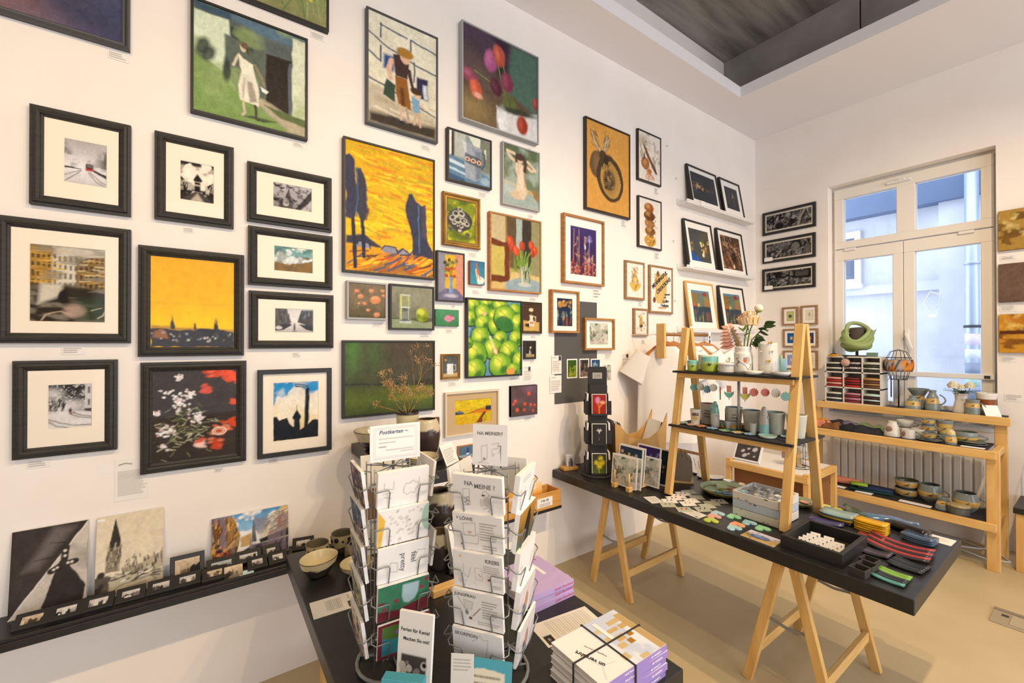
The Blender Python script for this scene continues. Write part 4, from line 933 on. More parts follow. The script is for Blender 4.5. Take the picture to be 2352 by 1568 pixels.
def a_bee(A):
 A.fill('#d69c4a'); A.vary(.05, 4); D = '#4a3a28'
 for p in ([(.08, .9), (.14, .88), (.33, .7), (.3, .66), (.14, .78)], [(.38, .7), (.4, .82), (.48, .9), (.53, .85), (.48, .74), (.4, .68)]):
  A.poly(p, '#c9b088', .006); A.line(p + [p[0]], .006, D)
 A.strokes(14, (.12, .3, .72, .86), .07, .005, [D], 2.4, .5, 3); A.strokes(10, (.4, .5, .72, .86), .07, .005, [D], 1.2, .5, 4)
 A.ell(.25, .52, .13, .16, '#6a5236', .015); A.ell(.23, .55, .06, .1, '#8a6c48', .05, .7); A.ell(.54, .4, .225, .27, '#4d3d2a', .01, 1, .3); A.ell(.55, .385, .17, .215, '#cfa050', .01, 1, .3)
 rs = random.Random(2)
 for k in range(46):
  t = k / 46 * 6.283; r0 = .09; r1 = .215 * rs.uniform(.75, 1); A.line([(.54 + r0 * math.cos(t) / A.asp * .9, .39 + r0 * 1.2 * math.sin(t)), (.54 + r1 * math.cos(t) / A.asp * .95, .39 + r1 * 1.15 * math.sin(t))], .008, D, a=.85)
 A.ell(.52, .38, .1, .12, '#5a4630', .03); A.specks(40, (.42, .62, .28, .48), (.008, .016), ['#3c2f20', '#7a6040', '#a88450'], 5)
 A.ell(.37, .64, .065, .06, '#4f3e2b', .012); A.ell(.45, .6, .04, .05, '#3a2d20', .012); A.line([(.44, .66), (.52, .68), (.58, .66)], .006, D); A.strokes(12, (.35, .5, .48, .56), .08, .008, [D], 1.4, .6, 9)
def a_fig(A):
 A.fill('#e6ddcc'); A.tex('#8f7448', 9, 6, 4, .62, .72, .6); A.ell(.2, .82, .2, .1, '#a89468', .1, .6); B, L = '#5c3a20', '#a8683a'
 A.poly([(.16, .82), (.24, .76), (.8, .3), (.86, .2), (.78, .2), (.32, .58)], B, .012); A.poly([(.3, .7), (.75, .3), (.7, .32), (.32, .62)], L, .02, .7); A.ell(.3, .36, .13, .13, L, .012); A.poly([(.2, .42), (.25, .6), (.32, .42)], B, .012); A.ell(.28, .38, .05, .07, '#c98f5c', .04)
 for k in range(6): A.line([(.5, .2), (.36 + k * .07, .12 - .03 * (k % 2)), (.32 + k * .08, .05)], .022, '#c8783c', .012)
 A.ell(.5, .22, .07, .05, '#c0702f', .01); A.strokes(14, (.3, .6, .6, .82), .06, .01, ['#6a4c2c', '#8a7048'], 2.6, .5, 4)
def a_insect(A):
 A.fill('#e8e0d0'); P = [(.5, .14, .19, .13, '#c9923c'), (.5, .34, .17, .1, '#8a5c2c'), (.48, .5, .17, .1, '#a8743c'), (.47, .66, .19, .1, '#6b3f20'), (.45, .83, .16, .1, '#9c5c2c')]
 for u, v, a, b, c in P: A.ell(u, v, a, b, c, .015); A.ell(u - .05, v + .03, a * .45, b * .45, '#d9a860', .04, .6)
 A.strokes(40, (.25, .75, .3, .75), .08, .012, ['#4a2c18', '#7a4a24'], .1, 1.5, 3); A.strokes(16, (.32, .7, .05, .22), .08, .01, ['#4a3018', '#e6c070'], .7, .6, 5)
def a_lotus(A):
 A.fill('#eee6d4'); B = '#6a4a28'; A.poly([(.15, .42), (.5, .2), (.86, .42), (.8, .3), (.52, .2), (.5, .15), (.2, .3)], '#c9a04a', .01)
 for k in range(7): t = -.9 + k * .3; A.ell(.5 + .28 * math.sin(t) / 1, .36 - .05 * math.cos(t), .045, .13, '#d9b050', .01, 1, -t * .6); A.line([(.5, .24), (.5 + .3 * math.sin(t), .45)], .006, B)
 A.poly([(.25, .46), (.4, .68), (.6, .68), (.76, .46), (.5, .42)], '#b8955c', .012); A.ell(.5, .74, .08, .09, '#c9a468', .012); A.specks(50, (.3, .7, .45, .92), (.012, .022), [B, '#8a6a3c', '#d8bc80'], 4); A.ell(.5, .52, .1, .08, '#e0c06a', .02)
def a_letterbg(A): A.fill('#ece6da'); A.poly([(.2, .3), (.22, .82), (.8, .9), (.75, .4), (.62, .2), (.3, .18)], '#d6b46c', .02, 1, .02); A.ell(.34, .86, .06, .07, '#7a5a34', .012); A.ell(.16, .25, .05, .07, '#6a4c2a', .012); A.poly([(.16, .68), (.26, .85), (.3, .6)], '#c9a050', .02); A.poly([(.34, .1), (.76, .12), (.78, .08), (.34, .06)], '#b9986a', .01); A.specks(14, (.15, .6, .5, .85), (.008, .015), ['#6a4c2a', '#a8803c'], 5)
def a_shells(A): A.fill('#ebe3d2'); A.poly([(.35, .38), (.36, .66), (.44, .9), (.5, .7), (.58, .82), (.62, .6), (.7, .5), (.62, .34)], '#c2a05c', .02); A.ell(.5, .34, .12, .07, '#4a3018', .02); A.specks(13, (.12, .88, .08, .9), (.03, .05), ['#8a7448', '#6a5630', '#a89058'], 6, .9)
def a_night(seed, cols, base='#33363c'):
 def f(A):
  A.fill(base); A.vary(.3, 3, 3, seed); rs = random.Random(seed)
  for c, u, v, su, sv, n in cols:
   for _ in range(n): A.ell(u + rs.gauss(0, su), v + rs.gauss(0, sv), rs.uniform(.01, .035), rs.uniform(.01, .03), c, .015, .85)
 return f
a_n1 = a_night(3, [('#c98f4c', .25, .55, .1, .06, 26), ('#e6c48a', .3, .5, .12, .05, 16), ('#8a6a44', .6, .48, .1, .03, 12)])
a_n2 = a_night(5, [('#d9b070', .6, .62, .03, .05, 8), ('#8f8468', .6, .4, .03, .15, 10), ('#6b6a64', .25, .5, .03, .15, 10)])
def a_n3(A): A.fill('#4a4d4c'); A.vary(.2, 3); A.poly([(0, 0), (0, .3), (.5, .05), (.5, 0)], '#2f5a9c', .04); A.poly([(.55, .9), (1, 1), (1, .1), (.55, .2)], '#5a5242', .02); A.specks(26, (.55, .95, .3, .75), (.02, .05), ['#d9b45c', '#8a7038', '#f0dc98', '#3a3428'], 4); A.specks(14, (0, .2, .3, .6), (.02, .04), ['#a8894a', '#6a6a4a'], 6); A.ell(.62, .22, .06, .06, '#f4e8c0', .03)
def a_n4(A): A.fill('#5a4434'); A.strokes(90, (0, 1, 0, 1), .25, .03, ['#a06a44', '#c98a5c', '#3a2a22', '#7a5238', '#e0b890'], 2.3, .7, 4, .8); A.ell(.55, .1, .05, .06, '#f0d0b0', .02); A.ell(.6, .4, .12, .14, '#2c221c', .05, .8)
def a_canal(A):
 A.grad([(0, '#3c4a4a'), (.4, '#33404a'), (.5, '#6b5a44'), (.9, '#7a7a6a'), (1, '#4d94b4')]); rs = random.Random(6)
 A.poly([(0, .95), (.3, .9), (.3, .5), (0, .5)], '#8f7238', .03); A.poly([(.3, .85), (.7, .95), (.7, .5), (.3, .5)], '#6d7a68', .04); A.poly([(.66, .8), (1, .85), (1, .5), (.66, .5)], '#8f8250', .03); A.poly([(.62, .92), (.8, .98), (.86, .84), (.64, .84)], '#9c3f2c', .02); A.rect(.06, .22, .5, .58, '#c2622e', .03); A.rect(.3, .4, .48, .58, '#e0c05c', .03)
 for k in range(5): A.rect(.68 + k * .05, .7 + k * .05, .5, .66, '#c9603a', .015); A.rect(.68 + k * .05, .7 + k * .05, .05, .3, '#b8563a', .02)
 A.rect(0, 1, .38, .49, '#2c4250', .05); A.strokes(50, (0, 1, 0, .36), .12, .02, ['#8a7a34', '#c9a84c', '#2f5a70', '#a85a3c', '#3c3a3a'], 1.57, .15, 4, .8)
def a_pano(seed):
 def f(A):
  A.fill('#262524'); A.tex('#6d6a68', 5, 5, seed, .45, .65, .9); rs = random.Random(seed); A.tex('#b9b6b2', 9, 9, seed + 3, .6, .7, .9)
  if seed == 1: A.ell(.3, .25, .3, .3, '#8f8d8a', .05, .7); A.ell(.3, .2, .26, .24, '#2c2b2a', .05); A.line([(.72, .05), (.76, .5), (.86, .95)], .12, '#b9b7b2', .03); A.line([(.76, .1), (.8, .5), (.88, .9)], .06, '#3a3938', .03); A.line([(.9, .95), (.97, .4)], .03, '#c9c6c0'); A.ell(.5, .85, .12, .15, '#d8d6d0', .15, .7); A.rect(.6, .63, .5, .75, '#e0deda'); A.ell(.25, .68, .06, .15, '#c9c6c2', .03)
  if seed == 2:
   for k in range(12): A.rect(.05 + k * .04, .07 + k * .04, .5, .95, '#9a9794', .02, .8)
   A.ell(.68, .62, .3, .4, '#1d1c1b', .03); A.ell(.66, .55, .24, .32, '#8a8784', .04); A.strokes(40, (.2, .8, .05, .5), .2, .04, ['#1c1b1a', '#c9c6c2', '#55524f'], .3, 1, 4); A.ell(.92, .35, .2, .3, '#6f6c69', .03, .9)
  if seed == 3: 
   for k in range(9): A.line([(.5, .55), (-.1 + k * .15, 0)], .02, '#a8a5a0', .02, .8)
   A.poly([(.6, .45), (.62, .9), (.98, .95), (.98, .4)], '#1f1e1d', .02); A.rect(.66, .94, .55, .85, '#5c5a58', .02); A.specks(20, (.05, .55, .3, .55), (.02, .04), ['#d0cdc8', '#1a1918'], 4)
  if seed == 1: A.rect(.69, .82, .64, .8, '#8f8d88', .02, .6)
 return f
def a_leaf(bg, fg, kind=0):
 def f(A):
  A.fill(bg); A.vary(.04, 4)
  if kind == 0: A.ell(.5, .52, .14, .15, fg, .02); A.line([(.5, .4), (.48, .28)], .02, fg)
  if kind == 1: [A.ell(.52, v, .06, .06, c, .02) for v, c in ((.75, '#a8b0a4'), (.58, '#5c3226'), (.42, '#c9a288'))]
  if kind == 2: [A.ell(.55 + .06 * math.cos(t), .5 + .1 * math.sin(t), .05, .09, fg, .02, 1, t) for t in (0, 1.2, 2.4, 3.8, 5)]
  if kind == 3: A.ell(.5, .52, .06, .16, fg, .02); A.ell(.5, .52, .035, .12, '#8d9cc8', .02)
 return f
def a_rust(A): A.fill('#a8843a'); A.tex('#6b4a1c', 5, 5, 3, .5, .62, .9); A.tex('#d9c27a', 6, 6, 8, .55, .7, .8); A.rect(.45, .95, .5, .82, '#6f9c82', .02); A.ell(.68, .62, .12, .12, '#5a3420', .03)
def a_brown(A): A.fill('#6b5244'); A.vary(.2, 6, 6, 4); A.rect(.55, .9, .4, .82, '#8a8478', .012)
def a_amber(A): A.fill('#c98f2c'); A.tex('#7a4a18', 4, 7, 3, .5, .65, .9); A.tex('#e8c468', 5, 5, 8, .55, .68, .8); A.rect(0, 1, .48, .58, '#5a2c16', .03); A.ell(.5, .85, .5, .1, '#b06a1c', .1, .7)
# ------------------------------------------------------------------ picture builder
STEP = [(0, 0), (0, .62), (.24, .66), (.30, .92), (.5, 1.0), (.70, .86), (.76, .62), (1, .46), (1, .25)]
FLAT = [(0, 0), (0, .94), (.08, 1.0), (.92, 1.0), (1, .94), (1, .3)]
SCOOP = [(0, 0), (0, .8), (.12, 1.0), (.3, .95), (.6, .6), (.8, .62), (1, .5), (1, .25)]
def frame_mesh(w, h, fw, d, prof):
 b = MB(); vs = []; fs = []
 for i, k in prof:
  i *= fw; y = -d * k
  vs += [(-w / 2 + i, y, i), (w / 2 - i, y, i), (w / 2 - i, y, h - i), (-w / 2 + i, y, h - i)]
 for r in range(len(prof) - 1):
  for k in range(4):
   k2 = (k + 1) % 4
   fs.append((r * 4 + k, r * 4 + k2, r * 4 + 4 + k2, r * 4 + 4 + k))
 fs.append((0, 3, 2, 1))
 b.add(vs, fs)
 return b
ALLPICS = []
def picture(label, rect, fn, fw=.018, d=.03, fmat=None, prof=FLAT, img=None, wall='L', glazed=False, oil=True, name='painting', cat='painting', group=None, tilt=0.0, at=None, matm=None, framed=True, px=1.8):
 a0, a1, z0, z1 = rect
 w = abs(a1 - a0); h = z1 - z0
 rz = 0.0 if wall == 'L' else -math.pi / 2
 if at is not None: loc = at
 elif wall == 'L': loc = ((a0 + a1) / 2, 0.0, z0)
 else: loc = (XW, (a0 + a1) / 2, z0)
 t = empty(name, loc, rz, label, cat, group, tilt)
 dist = dist_to((loc[0], loc[1], loc[2] + h / 2))
 fmat = fmat or M_BLACKTHIN
 gr = .22 if oil else .16
 if framed:
  frame_mesh(w, h, fw, d, prof).build('frame', fmat, t)
 iw, ih = w - 2 * fw, h - 2 * fw
 yb = -d * (.82 if img is None and prof is FLAT else .40)
 m = M_OIL if oil else M_PRINT
 if not framed:
  bx('stretcher', fmat, t, -w / 2, w / 2, -d + .0008, 0, 0, h, .002)
  art('canvas' if oil else 'print', w - .002, h - .002, fn, t, m, dist, -w / 2 + .001, .001, -d, px=px, grit=gr)
  return t
 if img is None:
  bx('backing', M_BLACKTHIN, t, -iw / 2 - .003, iw / 2 + .003, yb + .001, -.001, fw - .003, h - fw + .003)
  art('canvas' if oil else 'print', iw + .001, ih + .001, fn, t, m, dist, -iw / 2 - .0005, fw - .0005, yb, px=px, grit=gr)
 else:
  u0, u1, v0, v1 = img
  X0, X1, Q0, Q1 = -w / 2 + u0 * w, -w / 2 + u1 * w, v0 * h, v1 * h
  ym = yb - .004
  mm = MB()
  o = [(-iw / 2 - .002, fw - .002), (iw / 2 + .002, fw - .002), (iw / 2 + .002, h - fw + .002), (-iw / 2 - .002, h - fw + .002)]
  n1 = [(X0, Q0), (X1, Q0), (X1, Q1), (X0, Q1)]
  n2 = [(X0 + .002, Q0 + .002), (X1 - .002, Q0 + .002), (X1 - .002, Q1 - .002), (X0 + .002, Q1 - .002)]
  vs = [(x, ym, z) for x, z in o] + [(x, ym, z) for x, z in n1] + [(x, ym + .003, z) for x, z in n2]
  fs = [(r * 4 + k, r * 4 + (k + 1) % 4, r * 4 + 4 + (k + 1) % 4, r * 4 + 4 + k) for r in (0, 1) for k in range(4)]
  mm.add(vs, fs).build('passepartout', matm or M_MAT, t)
  art('print', X1 - X0, Q1 - Q0, fn, t, m, dist, X0, Q0, ym + .0032, px=px, grit=gr)
  bx('backing', M_BLACKTHIN, t, -iw / 2 - .002, iw / 2 + .002, ym + .0045, -.001, fw - .002, h - fw + .002)
 if glazed:
  yg = -d * .52 if prof is STEP else -d * .6
  MB().add([(-iw / 2, yg, fw), (iw / 2, yg, fw), (iw / 2, yg, h - fw), (-iw / 2, yg, h - fw)], [(0, 1, 2, 3)]).build('glass', M_PANE, t)
 return t
def price_tag(x, z, w, h, what, wall='L', seed=1, rows=3):
 rz = 0.0 if wall == 'L' else -math.pi / 2
 loc = (x, -.001, z) if wall == 'L' else (XW - .001, x, z)
 t = empty('price_label', loc, rz, 'small printed price label ' + what, 'label')
 bx('card', M_PAPER, t, -w / 2, w / 2, -.0008, 0, 0, h)
 art('print', w, h, lambda A: A.fill('#efe9df').text(.08, .9, .9, .15, rows, '#6a655e', seed, .6, .4), t, M_PRINT, dist_to(loc) * .8, -w / 2, 0, -.0012)
 return t

G = 'pictures hung on the long white wall'
BF = dict(fw=.042, d=.036, fmat=M_BLACKFRAME, prof=STEP, glazed=True, oil=False, name='framed_photograph', cat='picture', group='black moulded frames with photographs')
picture('large blurred brown and blue abstract painting cut by the top left corner', (-1.25, -.272, 2.971, 3.72), a_blur, .028, .035, M_DARKGREYFRAME, SCOOP, group=G)
picture('painting of a green meadow with yellow dandelions above the running girl', (-.05, .541, 3.392, 3.95), a_dandelion, .012, .035, group=G)
picture('painting of a girl in a pale dress running over a lawn', (-.061, .436, 2.773, 3.308), a_girl, .012, .035, group=G)
picture('black moulded frame with a red tram on a snowy street', (-.568, -.267, 2.252, 2.647), a_tram, img=(.316, .744, .273, .727), **BF)
picture('black moulded frame with a black and white tower under torn clouds', (-.188, .109, 2.257, 2.650), a_tower_bw, img=(.304, .734, .268, .724), **BF)
picture('black moulded frame with birds flying over roofs', (.165, .558, 2.306, 2.601), a_birds, img=(.286, .748, .315, .738), **BF)
picture('black moulded frame with a golden city facade and blurred cyclist at left edge', (-.656, -.266, 1.702, 2.194), a_city, img=(.228, .79, .175, .80), **BF)
picture('black moulded frame with a yellow sky over a church spire skyline', (-.242, .153, 1.642, 2.133), a_skyline, **BF)
picture('black moulded frame with green clouds over autumn trees', (.169, .563, 1.992, 2.284), a_clouds, img=(.287, .75, .275, .7125), **BF)
picture('black moulded frame with a black and white street and lone rider', (.173, .568, 1.675, 1.963), a_street_bw, img=(.286, .745, .283, .714), **BF)
picture('black moulded frame with a snowy tram curve at night', (-.610, -.308, 1.248, 1.632), a_snow, img=(.314, .739, .277, .744), **BF)
picture('black moulded frame with white and orange flowers on dark ground', (-.233, .163, 1.125, 1.616), a_flowers_dark, **BF)
BT = dict(BF); BT.update(fw=.022, d=.03, fmat=M_BLACKTHIN, prof=FLAT)
picture('thin black frame with a water tower silhouette under blue sky', (.211, .558, 1.124, 1.567), a_watertower, img=(.198, .814, .173, .847), **BT)
picture('painting of a woman with green bag leading a child', (.742, 1.188, 2.960, 3.625), a_womanchild, .012, .035, M_DARKGREYFRAME, group=G)
picture('grey framed painting of red tulips in a white bowl', (1.350, 1.992, 3.162, 3.806), a_tulips, .010, .05, M_GREYFRAME, group=G)
picture('painting of a grey jug with orange eye pattern', (1.254, 1.590, 2.748, 3.085), a_jug, .012, .035, group=G)
picture('small painting of a kneeling figure with raised arms on green', (1.680, 2.013, 2.673, 3.110), a_seated, .009, .035, M_GREYFRAME, group=G)
picture('large painting of dark poplars under a burning yellow sky', (.616, 1.167, 2.097, 2.848), a_poplars, .012, .035, group=G)
picture('gilt framed painting of a tortoise on green grass', (1.226, 1.506, 2.330, 2.671), a_tortoise, .036, .03, M_GOLD, SCOOP, group=G)
picture('wood framed painting of red tulips in a glass vase', (1.573, 2.026, 2.064, 2.603), a_tulipglass, .013, .035, M_OAK, group=G)
picture('narrow painting of a blue vase with flowers between pink walls', (1.183, 1.381, 1.968, 2.288), a_vase, .009, .03, group=G)
picture('tiny unframed canvas of a white and orange bird shape on blue', (1.421, 1.535, 2.092, 2.250), a_duck, d=.03, fmat=mat('orange_canvas_edge', '#b5561c', .7), framed=False, group=G)
picture('grey framed square painting of peach poppies', (.636, .862, 1.836, 2.050), a_poppies_peach, .010, .035, M_GREYFRAME, group=G)
picture('painting of a water glass beside a lime', (.879, 1.163, 1.781, 2.053), a_glasslime, .012, .035, group=G)
picture('tiny unframed canvas of a pink fish on green', (1.175, 1.343, 1.810, 1.917), a_fish, d=.02, fmat=mat('green_canvas_edge', '#2f5f3e', .7), framed=False, group=G)
picture('large painting of a pile of green limes', (1.394, 1.846, 1.470, 2.003), a_limes, .012, .035, group=G)
picture('dark framed small painting of a white jug with cherries', (1.857, 2.043, 1.772, 2.003), a_jugcherry, .018, .022, mat('dark_bronze_frame', '#4a3a24', .4), SCOOP, group=G)
picture('gilt framed small painting of a white enamel mug', (1.219, 1.355, 1.469, 1.632), a_mug, .015, .02, M_GOLD, SCOOP, group=G)
picture('tiny dark framed painting of a glass vase with white blossom', (1.877, 1.986, 1.585, 1.720), a_smallvase, .014, .02, group=G)
picture('wide dark green and brown landscape painting behind the dried flowers', (.615, 1.169, 1.284, 1.718), a_greenland, .012, .03, group=G)
picture('yellow field painting in a wide linen mount', (1.240, 1.652, 1.100, 1.385), a_yellowfield, .012, .03, mat('cream_frame', '#d9cbb2', .6), img=(.185, .865, .235, .80), matm=mat('linen_mount', '#c4a77c', .9, .4, 400), group=G)
picture('square painting of blurred red poppies on mauve', (1.755, 1.988, 1.180, 1.397), a_redpoppy, .003, .03, mat('grey_canvas_edge', '#4f4a48', .7), group=G)
picture('brown framed small landscape behind the dark stoneware vase', (1.058, 1.204, 1.101, 1.235), a_brownland, .019, .02, M_WALNUT, img=(.18, .82, .2, .8), group=G)
picture('small painting of a blue bottle half hidden by the card sign', (1.338, 1.470, .950, 1.030), a_bluebottle, .005, .02, M_OAK, group=G)
OF = dict(fw=.017, d=.04, fmat=M_OAK, matm=M_MATW, glazed=True, oil=False, name='framed_print', cat='picture', group='oak framed flower prints')
picture('oak framed purple print of meadow flowers', (2.246, 2.700, 2.171, 2.711), a_purple, img=(.19, .83, .14, .85), **OF)
picture('oak framed dark blue print of golden blossoms', (2.121, 2.412, 1.780, 2.109), a_blueflower, img=(.24, .80, .16, .82), **OF)
picture('oak framed grey green print of pink wildflowers', (2.471, 2.826, 1.644, 1.907), a_greenpink, img=(.2, .82, .17, .84), **OF)
picture('large black framed bee on a sunflower disc on ochre', (2.490, 3.042, 2.787, 3.537), a_bee, .016, .03, mat('dark_brown_frame', '#33241c', .5), oil=False, name='framed_print', cat='picture', group='ink drawings in frames')
DB = dict(fw=.014, d=.025, fmat=mat('dark_brown_frame', '#33241c', .5), oil=False, name='framed_print', cat='picture', group='ink drawings in frames')
picture('dark framed drawing of a fig, bottle gourd and octopus legs', (3.152, 3.494, 3.173, 3.633), a_fig, **DB)
picture('dark framed drawing of stacked brown seed heads', (3.158, 3.498, 2.570, 3.032), a_insect, **DB)
DB.update(fw=.02, fmat=M_PALEOAK)
picture('pale oak framed drawing of a golden lotus figure', (2.982, 3.244, 2.089, 2.429), a_lotus, **DB)
lt = picture('pale oak framed poster with slanted black lettering', (3.317, 3.672, 1.980, 2.425), a_letterbg, **DB)
for body, sz, x, z, ang in (('MEANINGFUL', .052, -.03, .315, .62), ('CREATIONS', .056, .03, .262, .62), ('coloured', .026, .085, .185, .08), ('with', .022, .05, .155, .08), ('Coffee', .040, .06, .118, .12), ('Tea&wine', .036, .045, .078, 0)):
 lettering(body, sz, M_INK, lt, (x, -.0245, z), (math.pi / 2, -ang, 0), shear=.15, bold=.0008, sx=.85)
picture('small pale oak framed drawing of a hand among shells', (3.095, 3.295, 1.765, 2.014), a_shells, **DB)
for i, (x0, z0, x1, z1, what) in enumerate([
 (-.345, 2.925, -.275, 2.96, 'under the blurred abstract painting'), (.455, 3.345, .525, 3.378, 'under the dandelion meadow painting'), (.37, 2.735, .425, 2.76, 'under the running girl painting'),
 (-.085, 2.215, -.045, 2.24, 'under the torn clouds tower photograph'), (-.48, 1.655, -.41, 1.688, 'under the golden city photograph'), (.37, 1.628, .41, 1.655, 'under the lone rider photograph'),
 (-.575, 1.205, -.51, 1.235, 'under the snowy tram curve photograph'), (.035, 1.083, .075, 1.105, 'under the orange flowers photograph'), (.26, 1.088, .31, 1.113, 'under the water tower photograph'),
 (1.09, 2.905, 1.15, 2.94, 'under the woman and child painting'), (1.92, 3.105, 1.97, 3.14, 'under the tulips in a bowl painting'), (1.505, 2.69, 1.575, 2.73, 'under the eye patterned jug painting'), (1.925, 2.615, 1.985, 2.65, 'under the kneeling figure painting'),
 (1.09, 2.045, 1.16, 2.075, 'under the poplar painting'), (1.43, 2.275, 1.49, 2.31, 'under the tortoise painting'), (1.455, 2.03, 1.52, 2.06, 'under the tiny bird canvas'), (1.94, 2.01, 2.0, 2.04, 'under the tulips in glass painting'),
 (1.30, 1.93, 1.33, 1.955, 'under the blue vase painting'), (.785, 1.795, .855, 1.822, 'under the peach poppies painting'), (1.08, 1.735, 1.15, 1.765, 'under the lime and glass painting'), (1.26, 1.765, 1.32, 1.795, 'under the pink fish canvas'),
 (1.95, 1.735, 2.0, 1.76, 'under the cherry jug painting'), (1.94, 1.555, 1.985, 1.575, 'under the white blossom painting'), (1.275, 1.42, 1.345, 1.455, 'under the enamel mug painting'), (1.76, 1.435, 1.83, 1.46, 'under the lime pile painting'),
 (1.89, 1.135, 1.96, 1.165, 'under the red poppies painting'), (2.60, 2.06, 2.69, 2.155, 'beside the oak framed purple print'), (2.315, 1.70, 2.395, 1.75, 'under the dark blue blossom print'), (2.74, 1.56, 2.82, 1.62, 'under the pink wildflower print'),
 (2.955, 2.71, 3.015, 2.78, 'under the bee on ochre'), (3.42, 3.09, 3.475, 3.16, 'under the fig and gourd drawing'), (3.42, 2.48, 3.48, 2.555, 'under the stacked seed heads drawing'), (3.18, 2.03, 3.23, 2.08, 'under the lotus figure drawing'),
 (3.225, 1.69, 3.275, 1.735, 'under the hand among shells drawing'), (3.505, 1.795, 3.58, 1.905, 'beside the wooden coat rail plank')]):
 price_tag((x0 + x1) / 2, z0, x1 - x0, z1 - z0, what, seed=i)
# paper sheets and grey panel
def sheet(name, label, rect, rows, seed, pic=None, y=.0, cat='paper'):
 x0, x1, z0, z1 = rect
 t = empty(name, ((x0 + x1) / 2, -.0005 - y, z0), 0, label, cat)
 w, h = x1 - x0, z1 - z0
 bx('paper', M_PAPER, t, -w / 2, w / 2, -.0008, 0, 0, h)
 def f(A):
  A.fill('#efe9dd').text(.1, .95, .72, .12, rows, '#7d786f', seed, .6, .3); A.line([(.12, .87), (.3, .9), (.5, .87)], .02, '#55504a')
  if pic: A.rect(*pic, '#3a3634')
 art('print', w, h, f, t, M_PRINT, dist_to(t.location) * .8, -w / 2, 0, -.0012)
 return t
sheet('biography_sheet', 'tall text sheet half behind the orange flowers frame', (-.318, -.205, 1.018, 1.198), 20, 1, (.84, .99, .78, .97))
tag(bx('blank_card', M_PAPER, None, -.366, -.334, -.0015, 0, 1.147, 1.183), 'tiny blank white card left of the tall text sheet', 'card')
gp = tag(bx('pinboard', mat('dark_grey_panel', '#56534f', .8, .1, 60), None, 2.180, 2.643, -.004, 0, 1.234, 2.038), 'dark grey panel on the wall behind the oak frames', 'panel')
sheet('biography_sheet', 'upper text sheet with portrait at left edge of the grey panel', (2.149, 2.248, 1.465, 1.607), 12, 2, (.7, .97, .72, .98), .004)
sheet('handwritten_note', 'lower handwritten note at left edge of the grey panel', (2.131, 2.247, 1.320, 1.454), 6, 3, None, .004)
sheet('biography_sheet', 'text sheet with portrait below the cherry jug painting', (1.877, 1.964, 1.413, 1.535), 10, 4, (.55, .8, .7, .95))
sheet('biography_sheet', 'text sheet with portrait beside the white shirts', (2.958, 3.056, 1.489, 1.609), 10, 5, (.55, .85, .7, .98))
def card_on_wall(label, rect, fn, y):
 x0, x1, z0, z1 = rect; w, h = x1 - x0, z1 - z0
 t = empty('art_postcard', ((x0 + x1) / 2, -y, z0), 0, label, 'postcard', 'postcards pinned on the wall panel')
 bx('card', M_PAPER, t, -w / 2, w / 2, -.001, 0, 0, h)
 art('print', w - .02, h - .02, fn, t, M_PRINT, dist_to(t.location), -w / 2 + .01, .01, -.0015)
card_on_wall('yellow green floral postcard on the grey panel', (2.304, 2.417, 1.425, 1.578), a_card_floral('#3a5a20', ['#c9c23c', '#8fa02c'], ['#7a8a2c'], 3), .0045)
card_on_wall('brown and pink floral postcard on the grey panel', (2.439, 2.550, 1.421, 1.577), a_card_floral('#33302e', ['#b98a7a', '#8f7a6a'], ['#7a6a5c'], 4), .0045)
card_on_wall('blue floral postcard behind the black card tower', (2.570, 2.684, 1.417, 1.574), a_card_floral('#2c4a6c', ['#8fc0c8', '#c9dce0'], ['#6a9aa8'], 5), .0045)
card_on_wall('grey floral postcard right of the black card tower', (2.715, 2.827, 1.378, 1.527), a_greenpink, .0005)

# picture ledges on the wall with leaning frames
def ledge(label, x0, x1, z):
 t = empty('picture_ledge', ((x0 + x1) / 2, 0, z), 0, label, 'shelf', 'white picture ledges')
 w = x1 - x0
 bx('shelf_board', M_WHITEPAINT, t, -w / 2, w / 2, -.115, -.001, 0, .016, .002)
 bx('front_lip', M_WHITEPAINT, t, -w / 2, w / 2, -.118, -.106, .016, .034, .002)
 bx('back_rail', M_WHITEPAINT, t, -w / 2, w / 2, -.014, -.001, .016, .06, .002)
ledge('uppermost white picture ledge', 3.77, 5.11, 3.062)
ledge('middle white picture ledge', 3.77, 5.11, 2.425)
ledge('lowest white picture ledge', 3.77, 5.11, 1.81)
LG = 'frames leaning on the picture ledges'
def lean(label, x0, x1, zb, h, fn, img, fmat=None, wall=.07, glazed=True):
 # foot of the frame at y=-0.085, its top against the wall
 t = math.asin(min(.9, wall / h))
 picture(label, (x0, x1, 0, h), fn, .018, .022, fmat or M_BLACKTHIN, FLAT, img, oil=False, name='framed_photograph', cat='picture', group=LG, tilt=-t, at=((x0 + x1) / 2, -.078, zb + .017), matm=M_MATW, glazed=glazed)
lean('black frame with night lights on the uppermost ledge, left one', 3.90, 4.44, 3.062, .42, a_n1, (.08, .92, .14, .86))
lean('narrow black frame with a street lamp on the uppermost ledge', 4.50, 4.93, 3.062, .42, a_n2, (.2, .84, .2, .82))
lean('black frame with a lit canal house on the middle ledge', 3.84, 4.34, 2.425, .50, a_n3, (.14, .86, .16, .84))
lean('black frame with brown blurred lights on the middle ledge', 4.44, 4.98, 2.425, .50, a_n4, (.12, .88, .12, .88))
lean('pine frame with colourful canal houses on the lowest ledge', 3.87, 4.37, 1.81, .50, a_canal, (.17, .83, .17, .83), mat('light_pine_frame', '#dcae62', .5))
lean('black frame with colourful canal houses on the lowest ledge', 4.48, 5.0, 1.81, .50, a_canal, (.16, .84, .16, .84))
